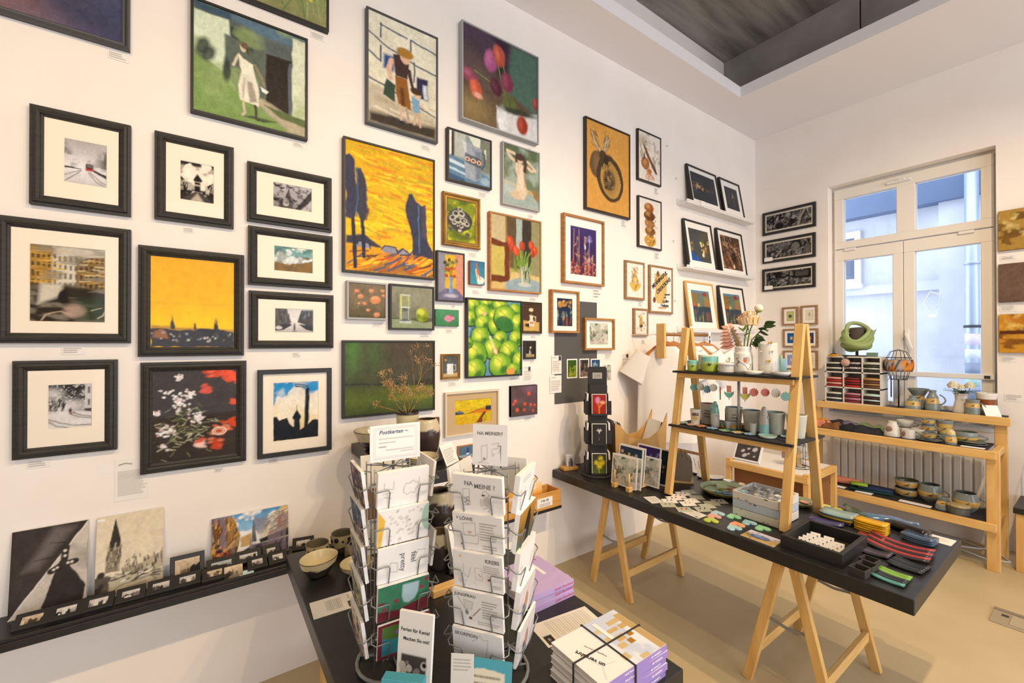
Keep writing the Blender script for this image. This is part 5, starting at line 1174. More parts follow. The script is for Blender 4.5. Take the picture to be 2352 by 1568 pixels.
for i, (x, z, what) in enumerate(((4.0, 3.062, 'on the uppermost ledge lip'), (3.80, 2.425, 'at the left end of the middle ledge'), (3.80, 1.81, 'at the left end of the lowest ledge'))):
 tag(bx('ledge_label', M_PAPER, None, x, x + .07, -.1215, -.1195, z + .004, z + .055), 'small white card ' + what, 'label')
# a few empty hooks left in the wall
M_HOOK = mat('brass_hook', '#8a7a5c', .4, metal=.6)
for i, (x, z, what) in enumerate(((3.60, 3.60, 'right of the fig drawing'), (3.75, 3.32, 'above the left end of the uppermost ledge'), (3.70, 2.70, 'left of the middle ledge'), (3.72, 2.12, 'right of the lettering poster'), (5.0, 2.62, 'in the wall near the room corner'))):
 hk = MB().tube([(x, -.001, z), (x, -.012, z), (x, -.02, z - .008), (x, -.014, z - .018), (x + .002, -.006, z - .012)], .0018, 5)
 tag(hk.build('wall_hook', M_HOOK), 'small empty brass hook ' + what, 'hook', 'empty hooks in the wall')

# window wall pictures
PW = dict(fw=.028, d=.022, img=(.075, .925, .17, .83), wall='R', glazed=True, oil=False, matm=M_MATW, name='framed_photograph', cat='picture', group='black framed panoramas')
picture('topmost black framed panorama with a big letter ring', (-.087, -.631, 2.965, 3.230), a_pano(1), **PW)
picture('middle black framed panorama of machine parts', (-.085, -.627, 2.637, 2.900), a_pano(2), **PW)
picture('lowest black framed panorama of tram rails', (-.082, -.625, 2.308, 2.569), a_pano(3), **PW)
for i, z in enumerate((2.655, 2.325)):
 tag(bx('panorama_label', M_PAPER, None, XW - .026, XW - .0245, -.20, -.11, z, z + .045), 'white slip on the %s panorama frame' % ('middle', 'lowest')[i], 'label')
SM = dict(fw=.019, d=.022, fmat=M_PALEOAK, img=(.25, .75, .22, .78), wall='R', glazed=False, oil=False, matm=M_MATW, name='small_framed_picture', cat='picture', group='six small oak frames')
for rc, fn, lb in (((-.295, -.455, 1.901, 2.107), a_leaf('#b9b878', '#2f5238'), 'small oak frame with a green leaf on olive'), ((-.482, -.643, 1.902, 2.112), a_leaf('#e0d6bc', '#5c3226', 1), 'small oak frame with three tiny dots on cream'),
     ((-.302, -.464, 1.654, 1.861), a_leaf('#1f5a96', '#d9b83c', 2), 'small oak frame with a yellow leaf on blue'), ((-.484, -.646, 1.653, 1.861), a_leaf('#3c3f66', '#c07a5c', 2), 'small oak frame with a red leaf on indigo'),
     ((-.301, -.463, 1.402, 1.619), a_leaf('#8d9cc8', '#d0d3d8', 3), 'small oak frame with a grey seed on lavender'), ((-.483, -.642, 1.410, 1.621), a_leaf('#e3d9c2', '#c9bda0', 3), 'small oak frame with a pale seed on cream')):
 picture(lb, rc, fn, **SM)
RX = dict(wall='R', framed=False, oil=True, group='panels right of the window')
picture('gold and rust panel with a green square right of the window', (-1.941, -2.27, 2.459, 2.787), a_rust, d=.03, fmat=mat('gold_panel_edge', '#7a5a24', .6), **RX)
picture('dark brown panel with a grey square right of the window', (-1.941, -2.26, 2.034, 2.349), a_brown, d=.03, fmat=mat('brown_panel_edge', '#5a443a', .7), **RX)
picture('amber panel with a dark stripe right of the window', (-1.941, -2.26, 1.620, 1.935), a_amber, d=.03, fmat=mat('brown_panel_edge', '#5a443a', .7), **RX)
for i, (y0, y1, z0, z1, what) in enumerate(((-1.947, -2.039, 2.380, 2.417, 'under the gold and rust panel'), (-1.944, -2.038, 1.958, 2.010, 'under the dark brown panel'), (-1.944, -2.037, 1.542, 1.592, 'under the amber panel'), (-1.967, -2.064, 1.222, 1.282, 'low on the wall right of the window'))):
 price_tag((y0 + y1) / 2, z0, y0 - y1, z1 - z0, what, 'R', 40 + i, 4)
# ------------------------------------------------------------------ pottery helper
def resamp(prof, n):
 P = np.array([(r, z) for r, z in prof], float)
 s = np.concatenate([[0], np.cumsum(np.hypot(*np.diff(P, axis=0).T))])
 # smooth the outline a little
 t = np.linspace(0, s[-1], n)
 return [(float(np.interp(a, s, P[:, 0])), float(np.interp(a, s, P[:, 1]))) for a in t]
def vessel(prof, colf, inner, t=.004, n=28, rings=22, sq=1.0, foot=True):
 """hollow thrown pot: outline from the foot up to the rim, then down the inside"""
 o = resamp(prof, rings)
 H = o[-1][1]
 b = MB()
 full = [(max(1e-4, o[0][0] * .3), o[0][1], 0)] + [(r, z, 0) for r, z in o] + [(r - t * .5, z + t * .4, 2) for r, z in o[-1:]]
 inn = [(max(1e-4, r - t), z, 1) for r, z in o[::-1] if z > o[0][1] + t] + [(1e-4, o[0][1] + t, 1)]
 pts = full + inn
 def cf(th, z, i):
  k = pts[i][2]
  if k == 1: return inner
  if k == 2: return colf(th, 1.02)
  return colf(th, z / H)
 b.lathe([(r, z) for r, z, k in pts], n, colf=cf, sq=sq)
 return b
def two_tone(top, low, zb, amp=.05, k=3, ph=0.0, rim=None):
 def f(th, z):
  if rim is not None and z > .97: return rim
  return top if z > zb + amp * math.sin(k * th + ph) + amp * .5 * math.sin((2 * k + 1) * th) else low
 return f
def handle(p0, p1, out, r, parent, m, n=9, drop=0.0, name='handle', flat=1.0, col=None):
 p0, p1, out = Vector(p0), Vector(p1), Vector(out)
 pts = []
 for i in range(n):
  a = i / (n - 1)
  q = p0.lerp(p1, a) + out * math.sin(math.pi * a) ** .75
  pts.append(q)
 return MB().tube(pts, r, 8, col).build(name, m, parent)
CREAM, DARK, RIM = '#c8b994', '#3c312b', '#4a3a2a'
def pot(name, label, loc, prof, colf, inner, group=None, cat=None, t=.004, sq=1.0, rz=0.0, m=None, n=28):
 T = empty(name, loc, rz, label, cat or name.split('_')[-1], group)
 vessel(prof, colf, inner, t, n, sq=sq).build('body', m or M_GLAZE, T)
 return T

# ------------------------------------------------------------------ black shelf on the left wall
sh = empty('wall_shelf', (0, 0, .605), 0, 'long black wall shelf carrying leaning photo boards at the left', 'shelf')
bx('shelf_board', M_BLACKTOP, sh, -1.3, .47, -.195, -.001, 0, .04, .003)
bx('front_edge', M_BLACKTOP, sh, -1.3, .47, -.203, -.194, -.004, .026, .002)
for x in (-.47, .13, -1.05):
 b = MB().box(x - .014, x + .014, -.006, -.0005, -.075, 0, .002)
 b.M = Matrix.Translation((x, -.0033, -.075)) @ Matrix.Rotation(math.pi / 2, 4, 'X')
 b.lathe([(.0139, -.0028), (.0139, .0028)], 14)
 br = b.build('bracket', M_BLACKTOP, sh)
 MB().ball((x, -.007, -.068), .005, 8, 5).build('screw', M_STEEL, br)
def board(label, x0, x1, h, fn, yb):
 t = math.asin((yb - .012) / h)
 q = empty('photo_board', ((x0 + x1) / 2, -yb, .645), 0, label, 'picture', 'photo boards leaning on the black shelf', -t)
 w = x1 - x0
 bx('board', M_PAPER, q, -w / 2, w / 2, 0, .006, 0, h)
 art('print', w, h, fn, q, M_PRINT, dist_to(q.location), -w / 2, 0, -.0006, grit=.16)
 return q
board('dark board with a windmill in front of a diagonal wall', -.61, -.395, .325, a_windmill, .060)
k2 = board('sepia board with a church tower over a square', -.37, -.152, .325, a_church, .070)
bx('price_sticker', M_PAPER, k2, -.107, -.085, -.0015, -.0007, .309, .318)
board('colour board with a shopping street under blue sky', .024, .348, .225, a_street_col, .042)
SFG = 'small black photo frames on the wall shelf'
def mini(label, x, y, w=.10, h=.075, tilt=-1.2, seed=1, warm=0, rz=0.0, name='mini_photo_frame'):
 picture(label, (0, w, 0, h), a_grey(seed, warm), .018, .016, M_BLACKTHIN, FLAT, None, oil=False, name=name, cat='picture', group=SFG, tilt=tilt, at=(x, y, .647), px=1.4).rotation_euler[2] = rz
for i, (x, y, lb) in enumerate(((-.525, -.178, 'small black frame lying leftmost on the shelf front'), (-.435, -.176, 'small black frame lying second from the left'), (-.345, -.174, 'small black frame lying under the left edge of the church board'),
        (-.248, -.174, 'small black frame lying below the middle of the church board'), (-.152, -.172, 'small black frame lying below the right corner of the church board'), (-.062, -.172, 'small black frame lying in front of the upright small frame'),
        (.035, -.182, 'small black frame with reddish photo in front of the street board'), (.20, -.180, 'small black frame lying fourth from the table corner'), (.285, -.180, 'small black frame lying third from the table corner'))):
 mini(lb, x, y, .092 if i < 7 else .08, .07, -1.15, 10 + i, 1 if i in (0, 6) else 0)
mini('larger upright small black frame left of the street board', -.065, -.072, .125, .10, -.35, 30, 1)
mini('wide small black frame at lower left of the street board', .062, -.098, .115, .06, -.8, 31, -1)
mini('wide small black frame under the middle of the street board', .170, -.085, .11, .06, -.8, 32)
mini('small black frame at lower right of the street board', .265, -.095, .075, .065, -.8, 33)
mini('small black frame on the shelf end by the table corner', .405, -.10, .10, .07, -1.0, 34, 0, -.2)
c = empty('art_postcard', (.105, -.190, .647), 0, 'small sepia town postcard leaning on the black shelf', 'postcard', None, -.6)
bx('card', M_PAPER, c, -.035, .035, 0, .001, 0, .05); art('print', .07, .05, a_grey(40, 1), c, M_PRINT, 1.7, -.035, 0, -.0006)
c = empty('art_postcard', (.155, -.192, .647), 0, 'narrow pale blue card strip on the black shelf', 'postcard', None, -1.1)
bx('card', mat('pale_blue_card', '#bcd3d3', .7), c, -.028, .028, 0, .001, 0, .022)

# ------------------------------------------------------------------ foreground black table
TZ = .735
def trestle(parent_label, cx, y, x0, x1, top, spread, group):
 t = empty('trestle', (cx, y, 0), 0, parent_label, 'trestle', group)
 a, b = x0 - cx, x1 - cx
 for s in (-1, 1):
  for x in (a, b):
   MB().bar((x, s * spread, 0), (x, s * .03, top - .02), .028, .045, (0, 1, 0), .003).build('leg', M_PINE, t)
  k = .17 / top
  ys = s * (spread + (.03 - spread) * k)
  MB().bar((a + .014, ys, .17), (b - .014, ys, .17), .024, .05, (0, 0, 1), .003).build('lower_rail', M_PINEX, t)
  MB().bar((a - .03, s * .035, top - .026), (b + .03, s * .035, top - .026), .03, .05, (0, 0, 1), .003).build('top_rail', M_PINEX, t)
 for x in (a, b):
  kk = .36 / top; yy = spread + (.03 - spread) * kk
  MB().bar((x, -yy, .36), (x, 0, .345), .004, .014, (0, 0, 1)).bar((x, 0, .345), (x, yy, .36), .004, .014, (0, 0, 1)).build('folding_stay', M_STEEL, t)
 return t
def black_table(label, x0, x1, y0, y1, z, th=.062):
 t = empty('display_table', ((x0 + x1) / 2, (y0 + y1) / 2, z - th), 0, label, 'table')
 w, l = (x1 - x0) / 2, (y1 - y0) / 2
 bx('table_top', M_BLACKTOP, t, -w, w, -l, l, 0, th, .003)
 return t
black_table('black display table with the postcard racks in front', .30, 1.155, -1.753, -.298, TZ)
trestle('pine trestle under the back of the postcard table', .73, -.62, .42, 1.03, TZ - .062, .16, 'trestles under the postcard table')
trestle('pine trestle under the front of the postcard table', .73, -1.42, .42, 1.03, TZ - .062, .16, 'trestles under the postcard table')
# riser shelf on the table
rs_ = empty('riser_shelf', (.84, -.40, TZ), 0, 'black topped riser shelf with wooden legs standing on the postcard table', 'shelf')
bx('shelf_board', M_BLACKTOP, rs_, -.175, .175, -.38, .385, .352, .407, .002)
M_BROWNW = mat('brown_wood_leg', '#a8743c', .5, color2='#8a5a2a', vscale=9, stretch=(4, 4, .7))
for x, y in ((-.15, .08), (.15, .08), (-.15, -.35), (.15, -.35)):
 bx('leg', M_BROWNW, rs_, x - .02, x + .02, y - .02, y + .02, 0, .352, .002)
RZ = 1.142
PG = 'cream and brown stoneware pots'
tt = two_tone(CREAM, DARK, .55, .06, 3, 0, RIM)
pot('stoneware_bowl', 'wide cream and dark bowl on the riser behind the sign', (.735, -.22, RZ), [(.045, 0), (.075, .03), (.105, .085), (.112, .10)], tt, '#bfb292', PG)
pot('stoneware_bowl', 'shallow cream bowl at the front of the riser shelf', (.795, -.695, RZ), [(.03, 0), (.05, .015), (.07, .045), (.073, .055)], two_tone(CREAM, '#6a5a44', .2, .05, 3, 0, RIM), '#cdbf9c', PG)
pot('stoneware_vase', 'tall dark vase with a cream shoulder right of the dried flowers', (.915, -.47, RZ), [(.05, 0), (.06, .03), (.068, .09), (.066, .13), (.055, .165), (.047, .175)], two_tone(CREAM, '#41322f', .7, .05, 3, 1), '#5a4a3a', PG)
band = lambda th, z: '#d6c9a0' if z < .38 or (z > .62 and z < .95) else ('#2b2622' if z > .44 + .05 * math.sin(9 * th) else '#d6c9a0')
vz = pot('stoneware_vase', 'banded cream and black vase holding the dried flowers', (.868, -.33, RZ), [(.045, 0), (.05, .05), (.056, .14), (.06, .20)], band, '#3a322a', PG)
# dried flowers: thin forked stems ending in tiny clusters
def dried(base, seed):
 rs = random.Random(seed); stem = MB(); bl = MB()
 def grow(p, d, L, r, dep):
  e = p + d * L
  mid = p.lerp(e, .5) + Vector((rs.uniform(-1, 1), rs.uniform(-1, 1), 0)) * L * .06
  stem.tube([p, mid, e], r, 4, rs.choice(['#b98f4a', '#a87c40', '#c9a25c']), taper=.6)
  if dep == 0:
   for k in range(3):
    q = e + Vector((rs.uniform(-1, 1), rs.uniform(-1, 1), rs.uniform(-.6, 1))) * .011
    bl.ball(q, rs.uniform(.0018, .0034), 4, 3, rs.choice(['#c9a06c', '#b98a5a', '#d8b48c', '#a87a4c']))
   return
  for k in range(rs.choice([2, 3])):
   nd = (d + Vector((rs.uniform(-1, 1), rs.uniform(-1, 1), rs.uniform(-.35, .5))) * .62).normalized()
   grow(e, nd, L * rs.uniform(.5, .8), r * .62, dep - 1)
 b = Vector(base)
 for dx, dy, dz, L, dep in ((.30, -.12, 1.0, .13, 4), (-.55, -.05, .62, .10, 4), (-.2, .1, .9, .08, 4), (.05, -.2, .75, .07, 4), (.5, .05, .6, .07, 4), (-.35, -.2, .75, .07, 4), (-.85, -.1, .42, .09, 3)):
  grow(b, Vector((dx, dy, dz)).normalized(), L, .0022, dep)
 return stem, bl
dt = empty('dried_flower_bunch', (.868, -.33, RZ + .02), 0, 'bunch of dried beige sea lavender in the banded vase', 'flowers')
st, bl = dried((0, 0, .0), 11)
st2 = MB().tube([(0, 0, 0), (.0, 0, .16)], .003, 5, '#a87c40'); st2.build('stem', M_VC, dt)
s_o = st.build('twigs', M_VC, dt); s_o.location = (0, 0, .155)
b_o = bl.build('blossoms', M_VC, dt); b_o.location = (0, 0, .155)
tc = empty('tent_card', (.915, -.68, RZ), .55, 'folded white tent card with grey print on the riser shelf', 'card')
a_ = MB().add([(-.055, -.04, 0), (.055, -.04, 0), (.055, 0, .088), (-.055, 0, .088), (-.055, .045, 0), (.055, .045, 0)], [(0, 1, 2, 3), (3, 2, 5, 4)])
a_.build('card', M_PAPER, tc)
art_o = art('print', .10, .085, lambda A: A.fill('#e9e3d6').text(.08, .92, .85, .1, 7, '#77726a', 3, .6, .35), tc, M_PRINT, 1.8, -.05, .002, 0)
art_o.rotation_euler = (-math.atan2(.04, .088), 0, 0); art_o.location = (0, -.0412, 0)

# pots on the table
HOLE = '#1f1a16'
def holed(label, x, y, r, h, seed):
 T = pot('pierced_cup', label, (x, y, TZ), [(r * .8, 0), (r * .98, h * .15), (r, h * .7), (r * .96, h)], two_tone('#a89a72', DARK, .42, .07, 4, seed, RIM), '#6f6650', PG, 'cup')
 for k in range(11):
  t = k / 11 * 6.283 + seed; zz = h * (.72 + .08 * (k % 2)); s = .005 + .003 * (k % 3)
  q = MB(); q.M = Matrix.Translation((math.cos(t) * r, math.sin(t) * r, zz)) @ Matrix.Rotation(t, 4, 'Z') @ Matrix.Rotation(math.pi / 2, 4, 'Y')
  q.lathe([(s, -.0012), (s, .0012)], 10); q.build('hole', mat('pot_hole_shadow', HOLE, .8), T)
holed('pierced cream cup nearer the left table corner', .408, -.425, .050, .075, .3)
holed('pierced olive cup beside the left postcard rack', .520, -.405, .050, .085, 1.1)
pot('stoneware_bowl', 'large oval cream bowl at the left table edge', (.385, -.575, TZ), [(.028, 0), (.045, .012), (.07, .05), (.080, .078)], two_tone('#cbbb8e', DARK, .62, .07, 4, .5, RIM), '#d3c499', PG, sq=.86, rz=.5)
pot('stoneware_jar', 'small brown jar half behind the left postcard rack', (.535, -.535, TZ), [(.03, 0), (.038, .03), (.036, .06), (.030, .085)], two_tone('#8d7a58', '#4a382c', .5, .07, 3, 1, RIM), '#4a3d2e', PG)
pot('stoneware_bowl', 'shallow cream bowl tucked behind the left postcard rack', (.515, -.665, TZ), [(.025, 0), (.04, .01), (.066, .045), (.070, .055)], two_tone(CREAM, DARK, .6, .07, 4, 1.5, RIM), '#b9ab84', PG)
pot('stoneware_vase', 'round dark vase with cream mouth behind the racks', (.985, -.47, TZ), [(.045, 0), (.075, .05), (.088, .10), (.078, .16), (.058, .195), (.055, .21)], two_tone(CREAM, '#40342f', .74, .05, 3, 2, RIM), '#6a5c44', PG)
pot('stoneware_vase', 'cylindrical dark vase with cream top between the racks', (.825, -.80, TZ), [(.04, 0), (.043, .01), (.045, .10), (.042, .155)], two_tone(CREAM, '#3b322e', .62, .06, 3, 1, RIM), '#6a5c44', PG)
pot('stoneware_bowl', 'small honey coloured bowl behind the right postcard rack', (1.075, -.44, TZ), [(.025, 0), (.045, .02), (.056, .05), (.058, .06)], two_tone('#b99a62', DARK, .6, .06, 3, 0, RIM), '#b59a66', PG)
pot('stoneware_plate', 'cream plate standing behind the right postcard rack', (.95, -.74, TZ), [(.05, 0), (.06, .004), (.085, .016), (.09, .02)], two_tone(CREAM, CREAM, .6, .06, 3, 0, RIM), '#cbbd98', PG)
lh = empty('leaflet_holder', (.885, -.885, TZ), .35, 'clear stand with white leaflets between the two racks', 'leaflets')
bx('base', glass_mat('acrylic', .02), lh, -.055, .055, -.03, .04, 0, .004)
for k in range(5):
 q = bx('leaflet', M_PAPER, lh, -.05, .05, 0, .0012, 0, .19); q.rotation_euler = (-.22, 0, .0); q.location = (.002 * k, -.012 + .007 * k, .005)
tag(bx('wooden_block', M_PINEX, None, .70, .83, -1.005, -.965, TZ, TZ + .028, .002), 'small pine block lying between the two postcard racks', 'block')
def flat_sheet(name, label, corners, z, fn, w, h, cat='paper', th=.0008, dist=1.5):
 """corners: lower-left, lower-right as seen from the reading side"""
 (ax, ay), (bx_, by) = corners
 rz = math.atan2(by - ay, bx_ - ax)
 t = empty(name, (ax, ay, z), rz, label, cat)
 bx('paper', M_PAPER, t, 0, w, 0, h, 0, th)
 art('print', w, h, fn, t, M_PRINT, dist, 0, 0, th + .0006, flat=True)
 return t
def leaflet_art(A):
 A.fill('#d9d4ca'); A.rect(.78, .96, .08, .45, '#5a554f'); A.tex('#2e2b29', 9, 9, 4, .5, .6, .0)
 for k in range(9): A.line([(.33 + k * .04, .2), (.33 + k * .04, .82)], .02, '#8a857c', .02)
 A.rect(.8, .94, .1, .43, '#37332f', .02); A.ell(.86, .3, .05, .08, '#8f8a82', .03); A.line([(.84, .6), (.84, .85)], .03, '#8a857c', .02)
flat_sheet('leaflet', 'printed grey leaflet lying at the left table edge', ((.309, -.872), (.458, -.880)), TZ, leaflet_art, .155, .112, 'leaflet')

# ------------------------------------------------------------------ revolving wire racks with postcards
def rack(label, cx, cy, rz):
 t = empty('postcard_rack', (cx, cy, TZ), rz, label, 'card rack', 'revolving wire postcard racks')
 MB().tube([(.105 * math.cos(k * .2618), .105 * math.sin(k * .2618), .007) for k in range(24)], .0055, 8, closed=True).build('base_ring', M_STEEL, t)
 sp = MB()
 for k in range(3): sp.tube([(0, 0, .010), (.105 * math.cos(k * 2.094 + .5), .105 * math.sin(k * 2.094 + .5), .008)], .003, 6)
 sp.build('base_spokes', M_STEEL, t)
 MB().tube([(0, 0, .005), (0, 0, .66)], .0045, 8).build('pole', M_STEEL, t)
 cl = MB().tube([(-.035, -.02, .60), (-.035, -.02, .668), (.035, -.02, .668), (.035, -.02, .60)], .0024, 6).tube([(0, 0, .655), (-.04, 0, .655), (-.043, -.01, .66), (-.043, -.025, .655), (-.035, -.02, .652)], .0022, 5)
 cl.tube([(-.04, -.03, .600), (.042, -.03, .604)], .002, 5)
 cl.build('sign_clip', M_STEEL, t)
 for f in range(4):
  M = Matrix.Rotation(f * math.pi / 2, 4, 'Z')
  up = MB(); up.M = M
  for s in (-1, 1):
   up.tube([(s * .05, -.068, .02), (s * .05, -.068, .60)], .002, 6)
  for z in (.05, .33, .59): up.tube([(-.05, -.068, z), (0, -.0, z), (.05, -.068, z)], .0018, 5)
  up.build('upright_wires', M_STEEL, t)
  for r in range(5):
   z0 = .078 + r * .105
   for s in (-1, 1):
    k = MB(); k.M = M
    k.tube([(s * .05, -.068, z0 + .062), (s * .084, -.080, z0 + .070), (s * .090, -.106, z0 + .060), (s * .080, -.116, z0 + .056), (s * .046, -.118, z0 + .058), (s * .042, -.116, z0 + .050), (s * .042, -.100, z0 - .004), (s * .05, -.068, z0 - .006)], .0019, 6)
    k.build('pocket_wire', M_STEEL, t)
 return t
def card_stack(label, rackobj, face, row, fn, th=.012, w=.148, h=.105, words=(), group='postcards in the wire racks', dx=0.0):
 """stack of cards in a rack pocket; words: (text, size, x, z, ink)"""
 c, rz = rackobj.location, rackobj.rotation_euler[2] + face * math.pi / 2
 ca, sa = math.cos(rz), math.sin(rz)
 yf = -.0985; z0 = .080 + row * .105
 loc = (c[0] + dx * ca - yf * sa, c[1] + dx * sa + yf * ca, TZ + z0)
 t = empty('postcard_stack', loc, rz, label, 'postcards', group, .13)
 bx('cards', M_PAPER, t, -w / 2, w / 2, 0, th, 0, h, .0006)
 art('front_print', w - .0016, h - .0016, fn, t, M_PRINT, 1.1, -w / 2 + .0008, .0008, -.0006)
 for body, sz, x, z, ink in words:
  vert = sz < 0
  lettering(body, abs(sz), ink, t, (x, -.0012, z), (math.pi / 2, math.pi / 2 if vert else 0, 0), bold=.0002, extrude=.0001)
 return t
WHITE = '#f0eadf'
def sk(fn=None):
 def f(A):
  A.fill(WHITE)
  if fn: fn(A)
 return f
P_ = '#8d8880'
rl = rack('left wire postcard rack topped by the Postkarten sign', .469, -1.213, -.07)
rr = rack('right wire postcard rack topped by the Na meiner sign', .69, -1.43, -.963)
def bear(A): A.line([(.5, .5), (.55, .62), (.62, .6), (.68, .68), (.74, .6), (.78, .62), (.8, .5), (.74, .42), (.72, .3), (.64, .34), (.58, .28), (.5, .36), (.5, .5)], .012, P_); A.line([(.12, .7), (.12, .55), (.3, .5), (.3, .72)], .012, P_); A.line([(.1, .4), (.28, .42)], .012, P_); A.line([(.12, .32), (.26, .26)], .012, P_); A.line([(.8, .75), (.84, .3)], .01, P_)
def doodles(A):
 rs = random.Random(3)
 for _ in range(46): u, v, r = rs.uniform(.2, .85), rs.uniform(.06, .94), rs.uniform(.02, .04); A.line([(u, v), (u + r, v + r), (u + r * 1.6, v), (u + r * .6, v - r), (u, v)], .008, '#9a948a')
 A.poly([(0, 0), (0, 1), (.14, .72), (.07, .0)], '#e8b94c', .02); A.ell(1.0, .6, .2, .4, '#a9c9ac', .02)
def pretty(A): A.line([(.24, .3), (.24, .56), (.38, .5), (.38, .24), (.24, .3)], .012, P_); A.line([(.72, .75), (.72, .5), (.78, .75), (.95, .7)], .012, P_)
def ghost(A): A.fill('#3f7a58'); A.vary(.2, 4); A.poly([(0, .3), (.4, .22), (1, .4), (1, 0), (0, 0)], '#6d2a30', .03); [A.ell(u, v, .07, .06, '#8c4048', .02) for u, v in ((.08, .5), (.12, .34), (.35, .5), (.95, .9), (.85, .7))]; A.poly([(.47, .92), (.8, .9), (.78, .6), (.72, .42), (.6, .34), (.5, .4), (.46, .6)], '#a8bfc0', .04)
def bluered(A): A.fill('#77303a'); A.rect(.08, .92, .08, .9, '#3f8f9c', .02); A.poly([(.08, .92), (.5, .9), (.6, .6), (.3, .5), (.08, .6)], '#5a7a3c', .03); A.ell(.4, .7, .1, .07, '#8f6aa0', .02); A.poly([(.6, .9), (.92, .9), (.92, .5)], '#8a8a3c', .03)
card_stack('postcards with a sideways bear doodle, top front pocket of the left rack', rl, 0, 4, sk(bear), .016)
card_stack('postcards covered with tiny doodles and a yellow corner in the left rack', rl, 0, 3, sk(doodles), .012)
card_stack('postcards reading feel pretty in the left rack', rl, 0, 2, sk(pretty), .008, words=(('feel', -.022, .028, .060, M_INKGREY), ('pretty', -.022, -.002, .052, M_INKGREY)))
card_stack('green and maroon postcards with a pale ghost shape in the left rack', rl, 0, 1, ghost, .012)
card_stack('turquoise and maroon postcards, lowest front pocket of the left rack', rl, 0, 0, bluered, .006)
def dusk(seed, c0, c1, c2):
 def f(A): A.grad([(0, c0), (.5, c1), (1, c2)]); A.tex('#2b2a38', 5, 7, seed, .5, .62, .8); A.tex('#d9b48a', 6, 8, seed + 4, .6, .7, .7)
 return f
for r, (lb, cs) in enumerate((('pale pink landscape', ('#b9a0a0', '#d9c8c0', '#e6dcd2')), ('green park', ('#5a6a4a', '#8a9a7c', '#c9d0c0')), ('violet evening', ('#4a4460', '#8a8298', '#a8b48c')), ('blue harbour', ('#8a6a3c', '#4a5a7a', '#6f8aa8')), ('purple twilight', ('#6a5a3c', '#5a4a64', '#8f7f98')))):
 card_stack(lb + ' postcards on the left side of the left rack', rl, 3, r, dusk(20 + r, *cs), .010)
for r in range(5):
 for f, side in ((1, 'right'), (2, 'back')):
  if r in (4, 2): card_stack('plain backed postcards in the %s %s pocket of the left rack' % ('top' if r == 4 else 'middle', side), rl, f, r, sk(), .008)
def na_meine(A): A.rect(.2, .34, .12, .62, WHITE); A.line([(.2, .62), (.33, .64), (.34, .2), (.2, .16), (.2, .62)], .01, P_); A.specks(40, (.21, .33, .2, .42), (.008, .012), ['#55504a'], 3); A.line([(.62, .6), (.58, .48), (.68, .42), (.74, .52), (.68, .62), (.62, .6)], .01, P_); A.ell(.62, .5, .05, .025, '#4a4642', .01); A.ell(.68, .32, .1, .14, '#c9c2b6', .03); A.ell(.58, .28, .06, .12, '#d6d0c4', .02); A.line([(.6, .12), (.78, .2), (.7, .05)], .012, P_)
def loewe(A): A.line([(.2, .72), (.46, .78), (.46, .42), (.22, .4), (.2, .72)], .01, P_); A.line([(.14, .5), (.2, .42), (.46, .42), (.52, .5), (.5, .2), (.18, .18), (.14, .5)], .01, P_); A.ell(.34, .5, .06, .035, '#d8a890', .02); A.ell(.16, .14, .02, .03, '#55504a'); A.text(.55, .92, .82, .3, 7, '#77726a', 4, .6, .35); A.text(.6, .95, .2, .06, 2, '#77726a', 6, .6, .3); A.ell(.1, .88, .03, .04, '#a8a298', .01)
def krebs(A): A.line([(.22, .66), (.2, .4), (.3, .3), (.34, .5), (.36, .6)], .012, '#8fa08a'); A.line([(.44, .6), (.58, .62), (.6, .3), (.46, .28), (.44, .6)], .01, '#b9a89c'); A.line([(.52, .45), (.56, .38)], .02, '#c0604c'); A.rect(.7, .76, .3, .36, '#8c3a34'); A.text(.62, .95, .72, .5, 4, '#77726a', 3, .6, .3); A.text(.8, .97, .2, .1, 2, '#77726a', 4, .6, .3); A.specks(10, (.1, .6, .05, .3), (.01, .02), ['#d8c8b0', '#b9b0a0'], 4); A.ell(.16, .88, .03, .04, '#d9c06a', .01)
def jungfrau(A): A.line([(.1, .8), (.22, .55), (.3, .4)], .014, '#6a5a3a'); A.poly([(.22, .75), (.42, .72), (.38, .5), (.25, .5)], '#e0dacd', .01); A.line([(.22, .75), (.42, .72), (.38, .5), (.25, .5), (.22, .75)], .009, P_); A.ell(.28, .4, .05, .07, '#8a857c', .02); A.line([(.4, .32), (.56, .58)], .03, '#a8804c', .015); A.ell(.35, .25, .05, .04, '#5a4a3c', .02); A.text(.6, .93, .82, .3, 7, '#77726a', 7, .6, .4); A.text(.5, .95, .22, .1, 2, '#77726a', 8, .6, .2)
def skorpion(A): A.line([(.4, .72), (.5, .8), (.56, .92), (.62, .8), (.72, .84), (.7, .6), (.66, .3)], .012, '#a8a298'); A.text(.1, .4, .3, .1, 3, '#8a857c', 4, .6, .3)
HP = M_INKGREY
card_stack('postcards reading Na meine, top front pocket of the right rack', rr, 0, 4, sk(na_meine), .016, words=(('NA', .018, -.025, .082, HP), ('MEINE ?', .018, .022, .076, HP)))
card_stack('postcards reading Löwe with an armchair drawing in the right rack', rr, 0, 3, sk(loewe), .014, words=(('LÖWE', .014, -.032, .090, HP),))
card_stack('postcards reading Krebs with small sketches in the right rack', rr, 0, 2, sk(krebs), .012, words=(('KREBS', .015, .045, .088, HP),))
card_stack('postcards reading Jungfrau with a feather drawing in the right rack', rr, 0, 1, sk(jungfrau), .010, words=(('JUNGFRAU', .013, -.035, .092, HP),))
card_stack('postcards reading Skorpion, lowest front pocket of the right rack', rr, 0, 0, sk(skorpion), .010, words=(('SKORPION', .014, -.032, .090, HP),))
